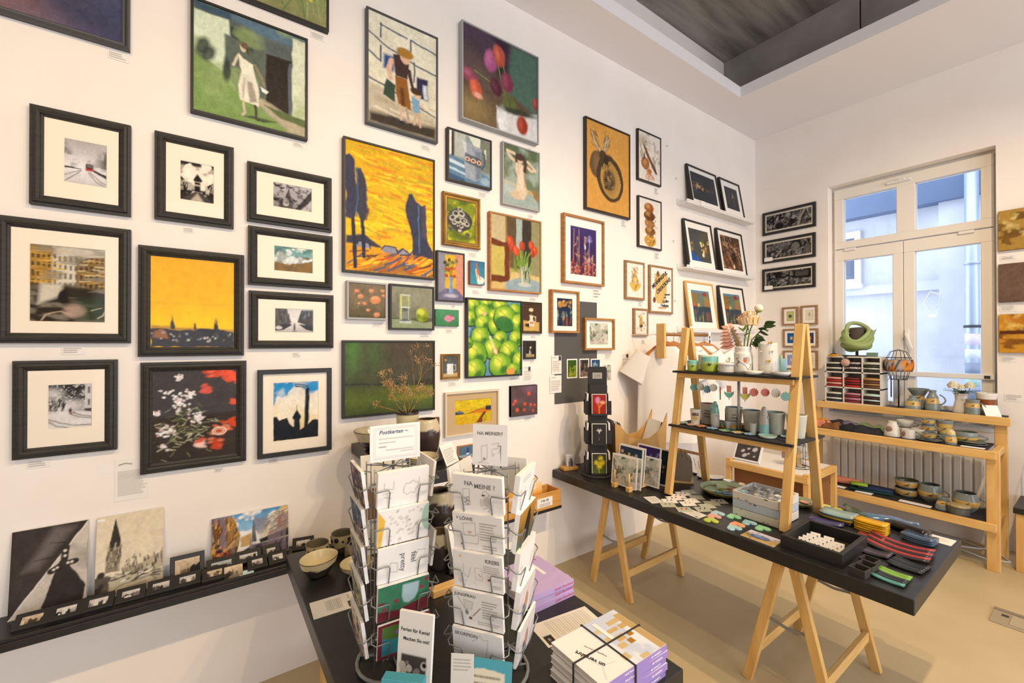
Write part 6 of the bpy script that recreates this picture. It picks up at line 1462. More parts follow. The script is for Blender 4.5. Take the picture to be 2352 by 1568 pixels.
def cat_card(A): A.grad([(0, '#4a6a5a'), (.5, '#8a6a30'), (1, '#b9883c')]); A.poly([(.35, .0), (.4, .5), (.55, .85), (.66, .95), (.75, .6), (.7, .0)], '#2c2420', .03)
def bridal(A): A.fill('#d9d0c8'); A.ell(.5, .4, .16, .3, '#b98a74', .03); A.ell(.35, .25, .1, .2, '#4a5a7a', .03); A.ell(.6, .7, .1, .12, '#e0c0b0', .02)
def lines2(A): A.text(.25, .75, .85, .7, 2, '#8a857c', 3); A.line([(.5, .55), (.4, .4), (.6, .35), (.45, .2)], .014, P_)
card_stack('white postcards with a small sketch, top right pocket of the right rack', rr, 1, 4, sk(lines2), .014)
card_stack('brown postcards with a black cat shape on the right rack', rr, 1, 3, cat_card, .014)
card_stack('cream postcards in the middle right pocket of the right rack', rr, 1, 2, sk(), .014)
card_stack('pale figure postcards in the second lowest right pocket', rr, 1, 1, bridal, .014)
card_stack('patterned postcards in the lowest right pocket of the right rack', rr, 1, 0, bridal, .008)
card_stack('plain backed postcards in the top back pocket of the right rack', rr, 2, 4, sk(), .008)
card_stack('plain backed postcards in the top left pocket of the right rack', rr, 3, 4, sk(), .008)
# signs clipped on the racks
def sign(label, rackobj, w, h, z, tilt, words, art_fn, dy=-.026, rz=0.0):
 c = rackobj.location; a = rackobj.rotation_euler[2] + rz
 t = empty('rack_sign', (c[0] - dy * math.sin(a), c[1] + dy * math.cos(a), z), a, label, 'sign', None, tilt)
 bx('card', M_PAPER, t, -w / 2, w / 2, 0, .0016, 0, h)
 art('print', w - .001, h - .001, art_fn, t, M_PRINT, 1.1, -w / 2 + .0005, .0005, -.0006)
 for body, sz, x, zz, ink, al in words:
  lettering(body, sz, ink, t, (x, -.0011, zz), (math.pi / 2, 0, 0), al, shear=.25 if ink is M_INKBLUE else .05, bold=.0002, extrude=.0001)
 return t
def border(A):
 A.fill('#f1ebdf')
 for a, b in ((.07, .93), (.1, .9)):
  A.line([(a, a * 1.1), (b, a * 1.1), (b, 1 - a * 1.1), (a, 1 - a * 1.1), (a, a * 1.1)], .006, '#a9a8ac')
 A.text(.17, .85, .66, .58, 1, '#9a9690', 3, .5, .05); A.text(.17, .5, .55, .47, 1, '#9a9690', 4, .5, .1); A.text(.17, .32, .44, .36, 1, '#77736c', 5, .6, .1); A.text(.3, .86, .34, .26, 1, '#9a9690', 6, .5, .02); A.text(.6, .86, .27, .2, 1, '#9a9690', 7, .5, .02)
sign('white card sign reading Postkarten on the left rack', rl, .152, .108, 1.348, 0.0, (('Postkarten ~', .0165, -.050, .086, M_INKBLUE, 'LEFT'),), border)
def boxes(A): A.line([(.2, .05), (.27, .1), (.25, .46), (.42, .5), (.42, .15), (.28, .1)], .01, P_); A.line([(.15, .06), (.46, .06)], .008, P_); A.line([(.55, .52), (.75, .56), (.72, .42), (.58, .4)], .01, P_); A.line([(.74, .3), (.8, .42)], .01, P_); A.ell(.34, .16, .03, .03, P_, .01); A.line([(.55, .36), (.58, .22), (.64, .3)], .01, P_)
sign('square card sign reading Na meiner with box doodles on the right rack', rr, .105, .118, 1.345, -.03, (('NA MEINER?!', .0135, .0, .092, HP, 'CENTER'),), sk(boxes), rz=.12)

# ------------------------------------------------------------------ books and papers on the right half of the table
M_LILAC = mat('lilac_book_cover', '#c3a9d6', .45)
M_LILAC2 = mat('violet_book_spine', '#9f86c4', .45)
M_PAGES = mat('book_pages', '#e9e0cd', .8, .3, 200, stretch=(1, 1, 14))
M_RED = mat('red_print', '#c94f5c', .7)
def book(label, x0, x1, y0, y1, z, th, rz=0.0, cover=None, spine=None, group=None, words=None):
 cx, cy = (x0 + x1) / 2, (y0 + y1) / 2; w, l = (x1 - x0) / 2, (y1 - y0) / 2
 t = empty('book', (cx, cy, z), rz, label, 'book', group)
 cv = cover or M_LILAC
 bx('pages', M_PAGES, t, -w + .002, w - .002, -l + .001, l - .002, .0008, th - .0008)
 bx('cover', cv, t, -w, w, -l, l, th - .0009, th); bx('back_cover', cv, t, -w, w, -l, l, 0, .0009)
 bx('spine', spine or cv, t, -w, w, -l - .0008, -l, 0, th)
 if words: lettering(words[0], words[1], words[2], t, (words[3], -l - .0009, th * .5), (math.pi / 2, 0, 0), 'CENTER', shear=.25, bold=.0002)
 return t
PB = 'lilac books behind the right rack'
wd = lambda: ('Lysann Buschbeck', .0125, M_RED, .055)
b1 = book('lowest lilac book of the stack behind the right rack', .945, 1.150, -1.292, -1.07, TZ, .021, 0, group=PB, words=wd())
book('middle lilac book of the stack behind the right rack', .942, 1.146, -1.290, -1.068, TZ + .021, .021, .012, group=PB, words=wd())
flat_sheet('loose_sheet', 'white sheet sticking out below the topmost lilac book', ((.975, -1.275), (1.180, -1.235)), TZ + .042, lambda A: A.fill('#ece6da'), .205, .20, 'paper')
b3 = book('topmost lilac book of the stack with a paper strip', .94, 1.148, -1.293, -1.07, TZ + .0435, .021, -.02, group=PB, words=wd())
bx('title_strip', M_PAPER, b3, .03, .045, -.02, .07, .0211, .0216)
lettering('Buschbeck', .013, M_RED, b3, (.05, .094, .0213), (0, 0, -.1), bold=.0002)
def flyer(A):
 A.fill('#e2dccf'); A.rect(.04, .17, .06, .42, '#37332f', .01); A.ell(.1, .25, .04, .06, '#8f8a82', .03)
 for k in range(18): A.line([(.22 + k * .04, .12 + .05 * (k % 3)), (.22 + k * .04, .9)], .016, '#9a958c', .02)
flat_sheet('flyer', 'printed flyer with a dark portrait under the book pile', ((.885, -1.455), (1.115, -1.485)), TZ, flyer, .235, .12, 'flyer')
BPG = 'books in the un versehrt pile'
def cover_art(A):
 A.grad([(0, '#dfe3ea'), (1, '#e6e6ea')]); A.tex('#b9c4dc', 3, 3, 4, .5, .62, .7); A.rect(.0, .45, 0, 1, '#eeeae2', .05)
 A.rect(.42, .46, 0, .0, WHITE)
 for u, v, uu, vv, c in ((.6, .62, .78, .7, '#c9a86a'), (.5, .5, .6, .6, '#cdb684'), (.62, .42, .74, .54, '#c9a96c'), (.7, .3, .78, .4, '#a9741e'), (.78, .42, .86, .52, '#a9741e'), (.55, .3, .66, .4, '#cdb27c'), (.8, .6, .92, .7, '#c4a56c'), (.45, .12, .55, .24, '#cdb684'), (.72, .75, .9, .84, '#cbb078'), (.5, .72, .6, .8, '#d3bf92'), (.9, .0, 1, .9, '#bfa06a'), (.62, .0, .74, .08, '#cdb684')): A.rect(u, uu, v, vv, c, .01)
 A.line([(.1, .05), (.2, .25), (.15, .4)], .012, '#c3c4cc', .02); A.line([(.2, .25), (.35, .2)], .01, '#c3c4cc', .02)
zz = TZ
for k, th in enumerate((.019, .019, .018, .018, .017)):
 sh_ = (-.004, .003, -.002, .005, 0)[k]
 B = book('%s violet spined book of the pile at the table corner' % ('lowest', 'second lowest', 'middle', 'second highest', 'topmost')[k], .822 + sh_, 1.090 + sh_, -1.740, -1.540, zz, th, (.02, -.01, .015, -.02, 0.)[k], M_PAPER, M_LILAC2, BPG, ('un versehrt', .0095, M_PAPER, .085))
 lettering('Hinkl Pook', .0085, M_PAPER, B, (-.03, -.1009, th * .5), (math.pi / 2, 0, 0), bold=.0001)
 zz += th
ca = art('cover_print', .268, .199, cover_art, B, M_PRINT, 1.2, -.134, -.0995, .0176, flat=True)
lettering('un versehrt', .019, M_INK, B, (-.088, -.012, .0181), (0, 0, math.pi - 1.25), bold=.0005)
lettering('Fotografien von Janna Post', .0065, M_INKGREY, B, (-.055, .0, .0181), (0, 0, math.pi - 1.25))
bx('title_strip', M_PAPER, B, .018, .032, .005, .085, .0182, .0188)
M_ELASTIC = mat('black_elastic', '#2c2e34', .7)
el = empty('elastic_band', (.956, -1.640, TZ), 0, 'black elastic band crossed over the topmost pile book', 'band')
bx('long_band', M_ELASTIC, el, -.139, .139, -.0025, .0025, .0915, .0935); bx('cross_band', M_ELASTIC, el, -.010, -.005, -.104, .104, .0918, .0938)
for sx in (-1, 1): bx('end_band', M_ELASTIC, el, sx * .140 - .001, sx * .140 + .001, -.0025, .0025, .035, .0935)
for sy in (-1, 1): bx('end_band', M_ELASTIC, el, -.010, -.005, sy * .104 - .001, sy * .104 + .001, .035, .0938)
# leaflets in front of the racks
M_TEAL = mat('teal_card', '#4fa3ad', .6)
kn = empty('folded_leaflet', (.438, -1.435, .775), -.90, 'tall white leaflet reading Ferien für Kenia between the racks', 'leaflet', None, -.12)
bx('leaflet', M_PAPER, kn, -.05, .05, 0, .010, 0, .21, .001)
def kenia(A): A.fill('#ece6da'); A.rect(.12, .86, .14, .5, '#4a443f', .02); A.specks(18, (.15, .83, .16, .48), (.02, .05), ['#2a2624', '#8a827a', '#c9c0b4', '#1c1a19'], 4)
art('print', .0985, .2085, kenia, kn, M_PRINT, 1.1, -.04925, .0008, -.0006)
lettering('Ferien für Kenia!', .0125, M_INK, kn, (0, -.001, .165), (math.pi / 2, 0, 0), bold=.0001)
lettering('Machen Sie mit?', .0118, M_INK, kn, (.004, -.001, .143), (math.pi / 2, 0, 0), bold=.0001)
stand_ = empty('leaflet_stand', (.438, -1.435, TZ), -.90, 'clear low stand under the tall white leaflet', 'stand')
bx('base', M_PANE, stand_, -.05, .05, -.05, .05, 0, .004); bx('support', MATS['acrylic'], stand_, -.045, .045, .016, .021, .004, .16); bx('front_stop', MATS['acrylic'], stand_, -.045, .045, -.016, -.012, .004, .06); bx('foot_block', MATS['acrylic'], stand_, -.045, .045, -.012, .016, .004, .038)
tb = empty('teal_booklet_stack', (.385, -1.500, TZ), -.75, 'stack of teal booklets in front of the tall white leaflet', 'booklets', None)
for k in range(7): q = bx('booklet', M_TEAL, tb, -.052, .052, 0, .0025, 0, .150, .0004); q.rotation_euler = (-.10, 0, 0); q.location = (0, .0040 * k - .012, .001)
def scribble(A): A.fill('#57a6b0'); A.poly([(.12, .08), (.12, .8), (.5, .86), (.88, .82), (.9, .1), (.5, .06)], '#e6dcc0', .02, 1, .02); A.text(.18, .84, .78, .15, 6, '#6a5c4a', 3, .5, .25)
t2 = empty('teal_card', (.566, -1.568, TZ), -.82, 'teal card with cream handwriting at the bottom edge of the picture', 'card', None, -.25)
bx('card', M_TEAL, t2, -.074, .074, 0, .003, 0, .148); art('print', .146, .146, scribble, t2, M_PRINT, 1.0, -.073, .001, -.0006)
n2 = empty('note_card', (.532, -1.528, TZ), -.70, 'small handwritten note card in front of the right rack', 'card', None, -.12)
bx('card', M_PAPER, n2, -.03, .03, 0, .001, 0, .160); art('print', .059, .159, lambda A: A.fill('#e6dfd0').text(.12, .9, .94, .74, 4, '#8a857c', 3, .5, .3), n2, M_PRINT, 1.0, -.0295, .0005, -.0006)

# ------------------------------------------------------------------ wooden card box on the wall right of the rack
wb = empty('card_box', (1.85, -.085, .528), 0, 'wooden box of sun and bicycle cards on a wall shelf', 'box')
M_BOXW = mat('beech_box', '#d9a052', .5, .1, 50, color2='#c48a3c', vscale=8, stretch=(.7, 4, 4))
bx('bottom', M_BOXW, wb, -.25, .25, -.075, .075, 0, .008); bx('front', M_BOXW, wb, -.25, .25, -.075, -.065, .008, .115, .001); bx('back', M_BOXW, wb, -.25, .25, .065, .075, .008, .115, .001)
for x in (-.25, .24): bx('end', M_BOXW, wb, x, x + .01, -.065, .065, .008, .115, .001)
for k in range(5): bx('finger_joint', mat('dark_joint', '#8a5a28', .6), wb, .2502, .2507, -.075, -.067, .012 + k * .022, .022 + k * .022)
pl = bx('price_sign', M_PAPER, wb, .03, .17, -.0762, -.0752, .02, .085)
lettering('5 für 2€', .021, M_INK, pl, (.10, -.0768, .065), (math.pi / 2, 0, 0), bold=.0004)
for k in range(3): bx('small_print', M_INKGREY, pl, .05, .15, -.0766, -.0763, .026 + k * .008, .0285 + k * .008)
ws = empty('box_shelf', (1.85, -.085, .50), 0, 'thin black wall shelf under the wooden card box', 'shelf')
bx('board', M_BLACKTOP, ws, -.255, .255, -.08, .084, .008, .028, .002)
for sx in (-.18, .18): bx('bracket', M_BLACKTOP, ws, sx - .01, sx + .01, -.05, .084, 0, .008)
def sunray(A):
 A.fill('#f0e6cc'); cu, cv = .12, .62
 for k in range(18): t = -1.2 + k * .17; A.poly([(cu, cv), (cu + 1.4 * math.cos(t), cv + 1.4 * math.sin(t)), (cu + 1.4 * math.cos(t + .08), cv + 1.4 * math.sin(t + .08))], '#e8b03a', .01)
 A.ell(cu, cv, .3, .3, '#eca21e', .01); A.ell(.62, .2, .13, .13, '#2b2826', .01); A.ell(.62, .2, .115, .115, '#f0e6cc', .01); A.line([(.4, .2), (.55, .42), (.62, .2)], .016, '#2b2826'); A.line([(.55, .42), (.6, .5)], .016, '#2b2826')
def bike(A): A.grad([(0, '#e88a4a'), (.5, '#f0a83c'), (1, '#f0d8a0')]); A.ell(.35, .85, .12, .12, '#f6e0a8', .02); [(A.ell(u, .25, .14, .14, '#2b2826', .01), A.ell(u, .25, .12, .12, '#f2e8d8', .01)) for u in (.3, .7)]; A.line([(.3, .25), (.45, .48), (.7, .25)], .02, '#2b2826')
for i, (x, y, w, h, fn, lb) in enumerate(((1.80, -.055, .20, .27, sunray, 'large sun ray card standing at the back of the wooden box'), (1.93, -.105, .12, .17, bike, 'orange bicycle card standing at the front of the wooden box'), (1.90, -.075, .14, .20, sunray, 'yellow ray card standing in the middle of the wooden box'))):
 q = empty('art_card', (x, y, .537), .15, lb, 'card', 'cards in the wooden box', -.12)
 bx('card', M_PAPER, q, -w / 2, w / 2, 0, .004, 0, h); art('print', w, h, fn, q, M_PRINT, 2.4, -w / 2, 0, -.0006)
# ------------------------------------------------------------------ long black table behind, standing out from the wall
BT = .74
black_table('long black display table carrying the ladder shelf and ceramics', 2.155, 3.0, -2.06, -.006, BT)
BTG = 'trestles under the long black table'
trestle('pine trestle under the wall end of the long black table', 2.55, -.48, 2.27, 2.84, BT - .062, .165, BTG)
trestle('pine trestle under the free end of the long black table', 2.54, -1.59, 2.25, 2.83, BT - .062, .185, BTG)
# business card block
bc = empty('card_block', (2.262, -.075, BT), -.25, 'small wooden block holding photo cards by the wall', 'card holder')
bx('block', M_BOXW, bc, -.062, .062, -.038, .038, 0, .024, .003)
for x in (-.04, 0, .04): bx('slot', mat('dark_joint', '#8a5a28', .6), bc, x - .015, x + .015, .018, .026, .0241, .0246)
for k, (y, lb) in enumerate(((-.012, 'black and white photo card in front in the small block'), (.006, 'second photo card in the small block'))):
 q = empty('photo_card', (2.262 + .006 * k, -.075 + y, BT + .022), -.25, lb, 'card', None, -.12)
 bx('card', M_PAPER, q, -.03, .03, 0, .001, 0, .09); art('print', .054, .084, a_grey(50 + k), q, M_PRINT, 2.8, -.027, .003, -.0008)
# black card tower
M_BLKCARD = mat('black_cardboard', '#2c2a28', .75)
tw = empty('card_tower', (2.348, -.285, BT), -.66, 'black cardboard revolving card tower by the wall', 'card rack')
MB().lathe([(.12, 0), (.12, .012), (.0001, .012)], 28).build('turntable', M_BLKCARD, tw)
bx('column', M_BLKCARD, tw, -.062, .062, -.062, .062, .012, .66, .002)
hd = MB(); hd.M = Matrix.Translation((0, .004, 0)) @ Matrix.Rotation(math.pi / 2, 4, 'X')
hp = [(-.07, .64), (.07, .64), (.07, .77)] + [(.05 + .02 * math.cos(a), .77 + .02 * math.sin(a)) for a in (.4, .8, 1.2)] + [(-.05 - .02 * math.cos(a), .77 + .02 * math.sin(a)) for a in (1.2, .8, .4)] + [(-.07, .77)]
hd.prism(hp, -.004, .004); hdr = hd.build('header', M_BLKCARD, tw)
tp = bx('header_label', mat('grey_label', '#a9a59d', .8), hdr, -.035, .035, -.0015, -.0003, .70, .745)
lettering('2,50', .026, M_INKGREY, tp, (0, -.002, .722), (math.pi / 2, 0, 0))
def redflower(A): A.fill('#9c2c20'); A.vary(.3, 4); A.line([(.5, .05), (.5, .4), (.35, .6)], .06, '#e07a2c', .06); A.line([(.5, .35), (.75, .55)], .05, '#e88a3c', .05); A.ell(.4, .72, .12, .16, '#d98ab0', .08, .9); A.ell(.75, .6, .14, .08, '#e8a070', .06)
def whiteflower(A): A.fill('#34302d'); A.line([(.5, .2), (.47, .4), (.5, .6)], .015, '#8f8a84', .02); A.ell(.5, .62, .03, .08, '#e8e4de', .02); [A.ell(.5 + .12 * math.cos(t), .66 + .06 * math.sin(t), .06, .02, '#d9d4ce', .02, 1, t) for t in (.2, 1, 2, 2.9)]
def yellowflower(A):
 A.grad([(0, '#5a6a2c'), (.5, '#4a4a30'), (1, '#3c3830')]); rs = random.Random(2); A.line([(.5, 0), (.45, .3)], .04, '#a8b03c', .03)
 for cu, cv in ((.6, .78), (.3, .55), (.55, .5), (.75, .55), (.5, .35)):
  for k in range(11): t = k * .571 + cu; A.line([(cu, cv), (cu + .2 * math.cos(t), cv + .14 * math.sin(t))], .025, rs.choice(['#e2c81e', '#c9b01c', '#f0dc3c']), .02)
FL = {0: (yellowflower, whiteflower, redflower)}
NM = ('lowest', 'middle', 'upper')
SD = ('front', 'right', 'back', 'left')
for f in range(4):
 for r in range(3):
  M = Matrix.Rotation(f * math.pi / 2, 4, 'Z'); z0 = .02 + r * .212
  p = MB(); p.M = M
  p.box(-.058, .058, -.092, -.062, z0, z0 + .004).box(-.058, -.056, -.092, -.062, z0, z0 + .10).box(.056, .058, -.092, -.062, z0, z0 + .10).box(-.056, .056, -.093, -.0915, z0, z0 + (.012 if f == 0 else .085))
  p.build('pocket', M_BLKCARD, tw)
  if f == 2: continue
  a = -.66 + f * math.pi / 2; yy = -.088
  q = empty('art_postcard', (2.348 - yy * math.sin(a), -.285 + yy * math.cos(a), BT + z0 + .0045), a, ('%s postcard stack on the %s of the black card tower' % (NM[r], SD[f])) if f else ('red glowing flower postcards on the card tower', 'white blossom on black postcards on the card tower', 'yellow star flower postcards on the card tower')[2 - r], 'postcards', 'postcards in the black tower', -.04)
  bx('cards', M_PAPER, q, -.0525, .0525, 0, .012 if f else .006, 0, .148)
  fn = FL[0][r] if f == 0 else a_card_floral('#4a4a54', ['#9a94b0', '#c9c4d4'], ['#7a7488'], 60 + r + f)
  art('front_print', .097, .1405, fn, q, M_PRINT, 2.6, -.0485, .00375, -.0008)
# dowel stand with larger prints facing the table edge
ds = empty('print_stand', (2.26, -.61, BT), -math.pi / 2, 'pine dowel stand holding square flower prints', 'stand')
for x in (-.06, .06):
 bx('base_rail', M_PINE, ds, x - .009, x + .009, -.035, .32, .004, .016, .001)
 bx('foot', M_PINE, ds, x - .016, x + .016, -.045, -.012, 0, .03, .002)
 MB().tube([(x, -.03, .028), (x, -.026, .115)], .0055, 8).build('dowel', M_PINE, ds)
 MB().tube([(x, .12, .014), (x, .125, .10)], .0055, 8).build('dowel', M_PINE, ds)
 MB().tube([(x, .30, .014), (x, .31, .10)], .0055, 8).build('dowel', M_PINE, ds)
def dkflor(A): A.fill('#1f2c2e'); A.vary(.3, 3); blossoms(A, 31, 8, ['#7a4a3c', '#a86a4c', '#c9b08a'], ['#3f4a3c'], .1, .8)
def purple2(A): A.fill('#3c2a62'); A.vary(.3, 3); A.rect(0, .15, .7, 1, '#5a3c6a'); blossoms(A, 33, 7, ['#b4a8e0', '#8f80c8'], ['#9a8cd0'], .3, .95)
def bluegold(A): A.fill('#2c3c4c'); A.vary(.3, 3); A.specks(30, (.2, .8, .55, .85), (.02, .05), ['#b9944c', '#d9b468', '#8fb8d0'], 4); A.ell(.1, .85, .05, .05, '#d9a08a', .02)
for k, (dx, dy, w, h, fn, lb) in enumerate(((0, 0, .21, .20, a_greenpink, 'front square print of pale pink flowers on the dowel stand'), (.02, .020, .21, .20, a_greenpink, 'second square print right behind the front flower print'),
  (.0, .055, .20, .255, bluegold, 'tall slate blue print with golden blossoms on the dowel stand'), (-.012, .09, .205, .25, dkflor, 'dark print between blue and purple prints on the stand'),
  (.055, .17, .19, .255, purple2, 'tall purple flower print at the back of the dowel stand'), (.09, .145, .16, .19, a_greenpink, 'narrower pink flower print behind the ladder leg'), (.11, .22, .17, .24, dkflor, 'dark flower print rearmost on the dowel stand'))):
 # local frame of the stand: x runs along -y of the room, y along +x
 q = empty('flower_print', (2.245 + dy, -.61 - dx, BT + .016), -math.pi / 2, lb, 'print', 'flower prints on the dowel stand', -.10 - .01 * k)
 bx('sleeve', M_PAPER, q, -w / 2, w / 2, 0, .004, 0, h, .0005)
 art('print', w - .02, h - .02, fn, q, M_PRINT, 2.5, -w / 2 + .01, .010, -.0008)
# curved plywood browser behind the card tower
pb = empty('print_browser', (2.74, -.30, BT), -.35, 'curved plywood print browser behind the card tower', 'print rack')
M_PLY = mat('birch_plywood', '#d3a763', .5, color2='#c39450', vscale=5, stretch=(.6, 3, 3))
pts = [(-.22, .36), (-.21, 0), (.21, 0), (.23, .42), (.20, .35), (.15, .28), (.08, .235), (0, .225), (-.07, .24), (-.13, .285), (-.18, .345)]
for yy, nm in ((-.10, 'front_panel'), (.10, 'back_panel')):
 m = MB(); m.M = Matrix.Translation((0, yy, 0)) @ Matrix.Rotation(math.pi / 2, 4, 'X'); m.prism(pts, -.005, .005); m.build(nm, M_PLY, pb)
bx('bottom', M_PLY, pb, -.21, .21, -.10, .10, 0, .01)
for k in range(9):
 x = -.10 + k * .016 if k < 5 else .07 + (k - 5) * .016
 ca, sa = math.cos(-.35), math.sin(-.35)
 q = empty('sleeved_print', (2.74 + x * ca, -.30 + x * sa, BT + .012), -.35, ('%s sleeved print leaning in the %s of the print browser' % (('first', 'second', 'third', 'fourth', 'fifth')[k if k < 5 else k - 5], 'left end' if k < 5 else 'right end')), 'print', 'sleeved prints in the browser')
 o = bx('sleeve', M_PAPER if k % 3 else mat('dark_backing', '#6a6058', .7), q, -.0015, .0015, -.085, .085, 0, .40 - .008 * k); o.rotation_euler = (0, -.36 if k < 5 else .34, 0)
flat_sheet('price_card', 'white price card in front of the print stand', ((2.225, -.785), (2.195, -.85)), BT, lambda A: A.fill('#e6e0d4').text(.12, .88, .85, .15, 5, '#9a948a', 2), .11, .08, 'card', dist=2.4)
# arched grey bag on a wooden base
bg = empty('display_bag', (2.70, -.70, BT), -.95, 'grey brown felt bag arched over a wooden base beside the ladder', 'bag')
bx('wooden_base', M_PINEX, bg, -.11, .11, -.075, .075, 0, .012, .002)
m = MB(); ar = [(-.10, .012), (-.10, .07)] + [(-.10 + .10 * (1 - math.cos(a)), .07 + .13 * math.sin(a)) for a in np.linspace(.1, 1.57, 7)] + [(.06, .195), (.10, .15), (.105, .06), (.09, .012)]
m.M = Matrix.Rotation(math.pi / 2, 4, 'X'); m.prism(ar, -.06, .06)
m.build('felt_body', mat('grey_felt', '#8b7660', .9, .3, 300), bg)
m = MB(); fl = [(-.102, .05)] + [(-.102 + .10 * (1 - math.cos(a)), .073 + .135 * math.sin(a)) for a in np.linspace(.1, 1.5, 6)] + [(.0, .17), (-.06, .10), (-.075, .05)]
m.M = Matrix.Rotation(math.pi / 2, 4, 'X'); m.prism(fl, -.066, .066); m.build('flap', mat('brown_felt', '#7c6650', .9, .3, 300), bg)
# ceramic dishes and plates on the table
M_GL2 = attr_mat('satin_glaze', .3, spec=.5)
def dish(name, label, x, y, r, cin, cout, h=.012, sq=1.0, rz=0.0, z=BT, flat=.7, group='small ceramic dishes on the long table', cat='dish', petals=0):
 T = empty(name, (x, y, z), rz, label, cat, group)
 b = MB(); n = 30; pr = [(r * flat * .8, 0, cout), (r * .9, h * .5, cout), (r, h, cout), (r * .95, h, cin), (r * flat, h * .3, cin), (1e-4, h * .25, cin)]
 b.lathe(pr, n, sq=sq)
 if petals:
  b.v = [(vx * (1 + .16 * math.cos(petals * math.atan2(vy, vx))) if vx * vx + vy * vy > 1e-6 else vx, vy * (1 + .16 * math.cos(petals * math.atan2(vy, vx))) if vx * vx + vy * vy > 1e-6 else vy, vz) for vx, vy, vz in b.v]
 b.build('body', M_GL2, T)
 return T
SHW, SHG = '#e6dfd0', '#7f7a6c'
for x, y, r, sq, rz, lb in ((2.955, -.70, .045, .7, .3, 'pale shell dish nearest the wall behind the bag'), (2.90, -.775, .05, .65, .2, 'pale shell dish right behind the felt bag'), (2.935, -.845, .07, .55, -.5, 'large pale oval dish behind the rear ladder leg')):
 dish('shell_dish', lb, x, y, r, '#c9c2b0', SHW, .016, sq, rz)
dish('flower_dish', 'white flower dish near the table edge', 2.965, -.925, .027, '#d9dcd2', '#d0d4ca', .007, petals=5)
dish('flower_dish', 'pale green flower dish near the table edge', 2.915, -.955, .028, '#b9ccc0', '#a9bfb2', .007, petals=5)
dish('half_dish', 'small blue half dish behind the green plate', 2.862, -.905, .025, '#6f8aa0', '#5a748c', .01, .5, .4)
dish('shell_dish', 'pale pink shell dish behind the yellow plate', 2.945, -1.035, .032, '#d6bfae', '#e0d4c4', .012, .6, .6)
dish('ceramic_plate', 'large green plate filled with leaf dishes', 2.705, -1.045, .150, '#9fae86', '#7a6a34', .035, rz=0, flat=.85, cat='plate', group='large glazed plates')
dish('ceramic_plate', 'mustard yellow plate behind the white crate', 2.895, -1.235, .098, '#c9a51e', '#b58f18', .018, flat=.8, cat='plate', group='large glazed plates')
dish('ceramic_plate', 'olive plate with coral dishes beside the black tray', 2.865, -1.405, .080, '#8a9a7c', '#6a5a30', .030, flat=.85, cat='plate', group='large glazed plates')
for i, (dx, dy, r, c, lb) in enumerate(((-.05, .05, .05, '#a9bd92', 'pale green leaf dish on the large green plate'), (.05, .04, .055, '#8fa97c', 'dark green leaf dish on the large green plate'), (.0, .0, .04, '#b9b45c', 'yellow leaf dish on the large green plate'), (-.055, -.045, .035, '#5f86ac', 'blue leaf dish on the large green plate'), (.0, -.06, .03, '#b9705c', 'red leaf dish on the large green plate'), (.04, -.02, .025, '#c98a70', 'coral leaf dish on the large green plate'), (-.085, -.01, .03, '#86b0a8', 'turquoise leaf dish on the large green plate'))):
 dish('leaf_dish', lb, 2.705 + dx, -1.045 + dy, r, c, c, .010, .75, i * .9, BT + .012 + .002 * i, petals=3, group='leaf dishes on the green plate')
for i, (dx, dy, lb) in enumerate(((-.025, .02, 'coral dish upper left on the olive plate'), (.03, -.02, 'coral dish lower right on the olive plate'))):
 dish('leaf_dish', lb, 2.865 + dx, -1.405 + dy, .028, '#c9907c', '#c08470', .009, .8, i, BT + .011, group='coral dishes on the olive plate')
for i, (x, y, c, lb) in enumerate(((2.90, -1.30, '#d9d8c6', 'white flower dish beside the yellow plate'), (2.77, -1.325, '#cfd3a0', 'pale green flower dish behind the crate'), (2.965, -1.505, '#c9cc6a', 'lime leaf dish near the table edge'), (2.955, -1.565, '#c2b73c', 'yellow leaf dish by the rear ladder leg'), (2.90, -1.535, '#9fbfa8', 'mint leaf dish beside the glass plates'))):
 dish('leaf_dish', lb, x, y, .035, c, c, .008, .6, i * .7, BT, petals=3)
# hearts
def heart(label, x, y, c, rz, s=.039):
 P = []
 for k in range(26):
  t = k / 26 * 2 * math.pi
  P.append((s * 1.0 * math.sin(t) ** 3, s * (.8125 * math.cos(t) - .3125 * math.cos(2 * t) - .125 * math.cos(3 * t) - .0625 * math.cos(4 * t))))
 T = empty('ceramic_heart', (x, y, BT), rz, label, 'heart', 'ceramic hearts on the long table')
 b = MB(); n = len(P)
 vs = [(px, py, 0) for px, py in P] + [(px, py, .004) for px, py in P] + [(px * .9, py * .9, .0075) for px, py in P]
 fs = [tuple(range(n))[::-1], tuple(range(2 * n, 3 * n))] + [(r * n + i, r * n + (i + 1) % n, r * n + n + (i + 1) % n, r * n + n + i) for r in (0, 1) for i in range(n)]
 b.add(vs[::1], fs, c); b.build('body', M_GL2, T)
for x, y, c, rz, lb in ((2.228, -1.225, '#b4c23c', 2.2, 'lime green ceramic heart'), (2.290, -1.205, '#e0a48c', 2.5, 'pink ceramic heart under the lime one'), (2.348, -1.195, '#a8ccd0', 2.3, 'pale blue heart nearest the earring cards'), (2.375, -1.27, '#8fcf9c', 2.4, 'mint heart right against the crate'), (2.360, -1.36, '#9cc4cc', 2.5, 'pale blue heart below the crate'),
      (2.285, -1.335, '#eda070', 2.3, 'orange ceramic heart among the others'), (2.232, -1.345, '#a3c8cc', 2.6, 'pale blue heart at the table edge'), (2.345, -1.435, '#93cf9c', 2.4, 'mint heart beside the blue spiral photo')):
 heart(lb, x, y, c, rz)
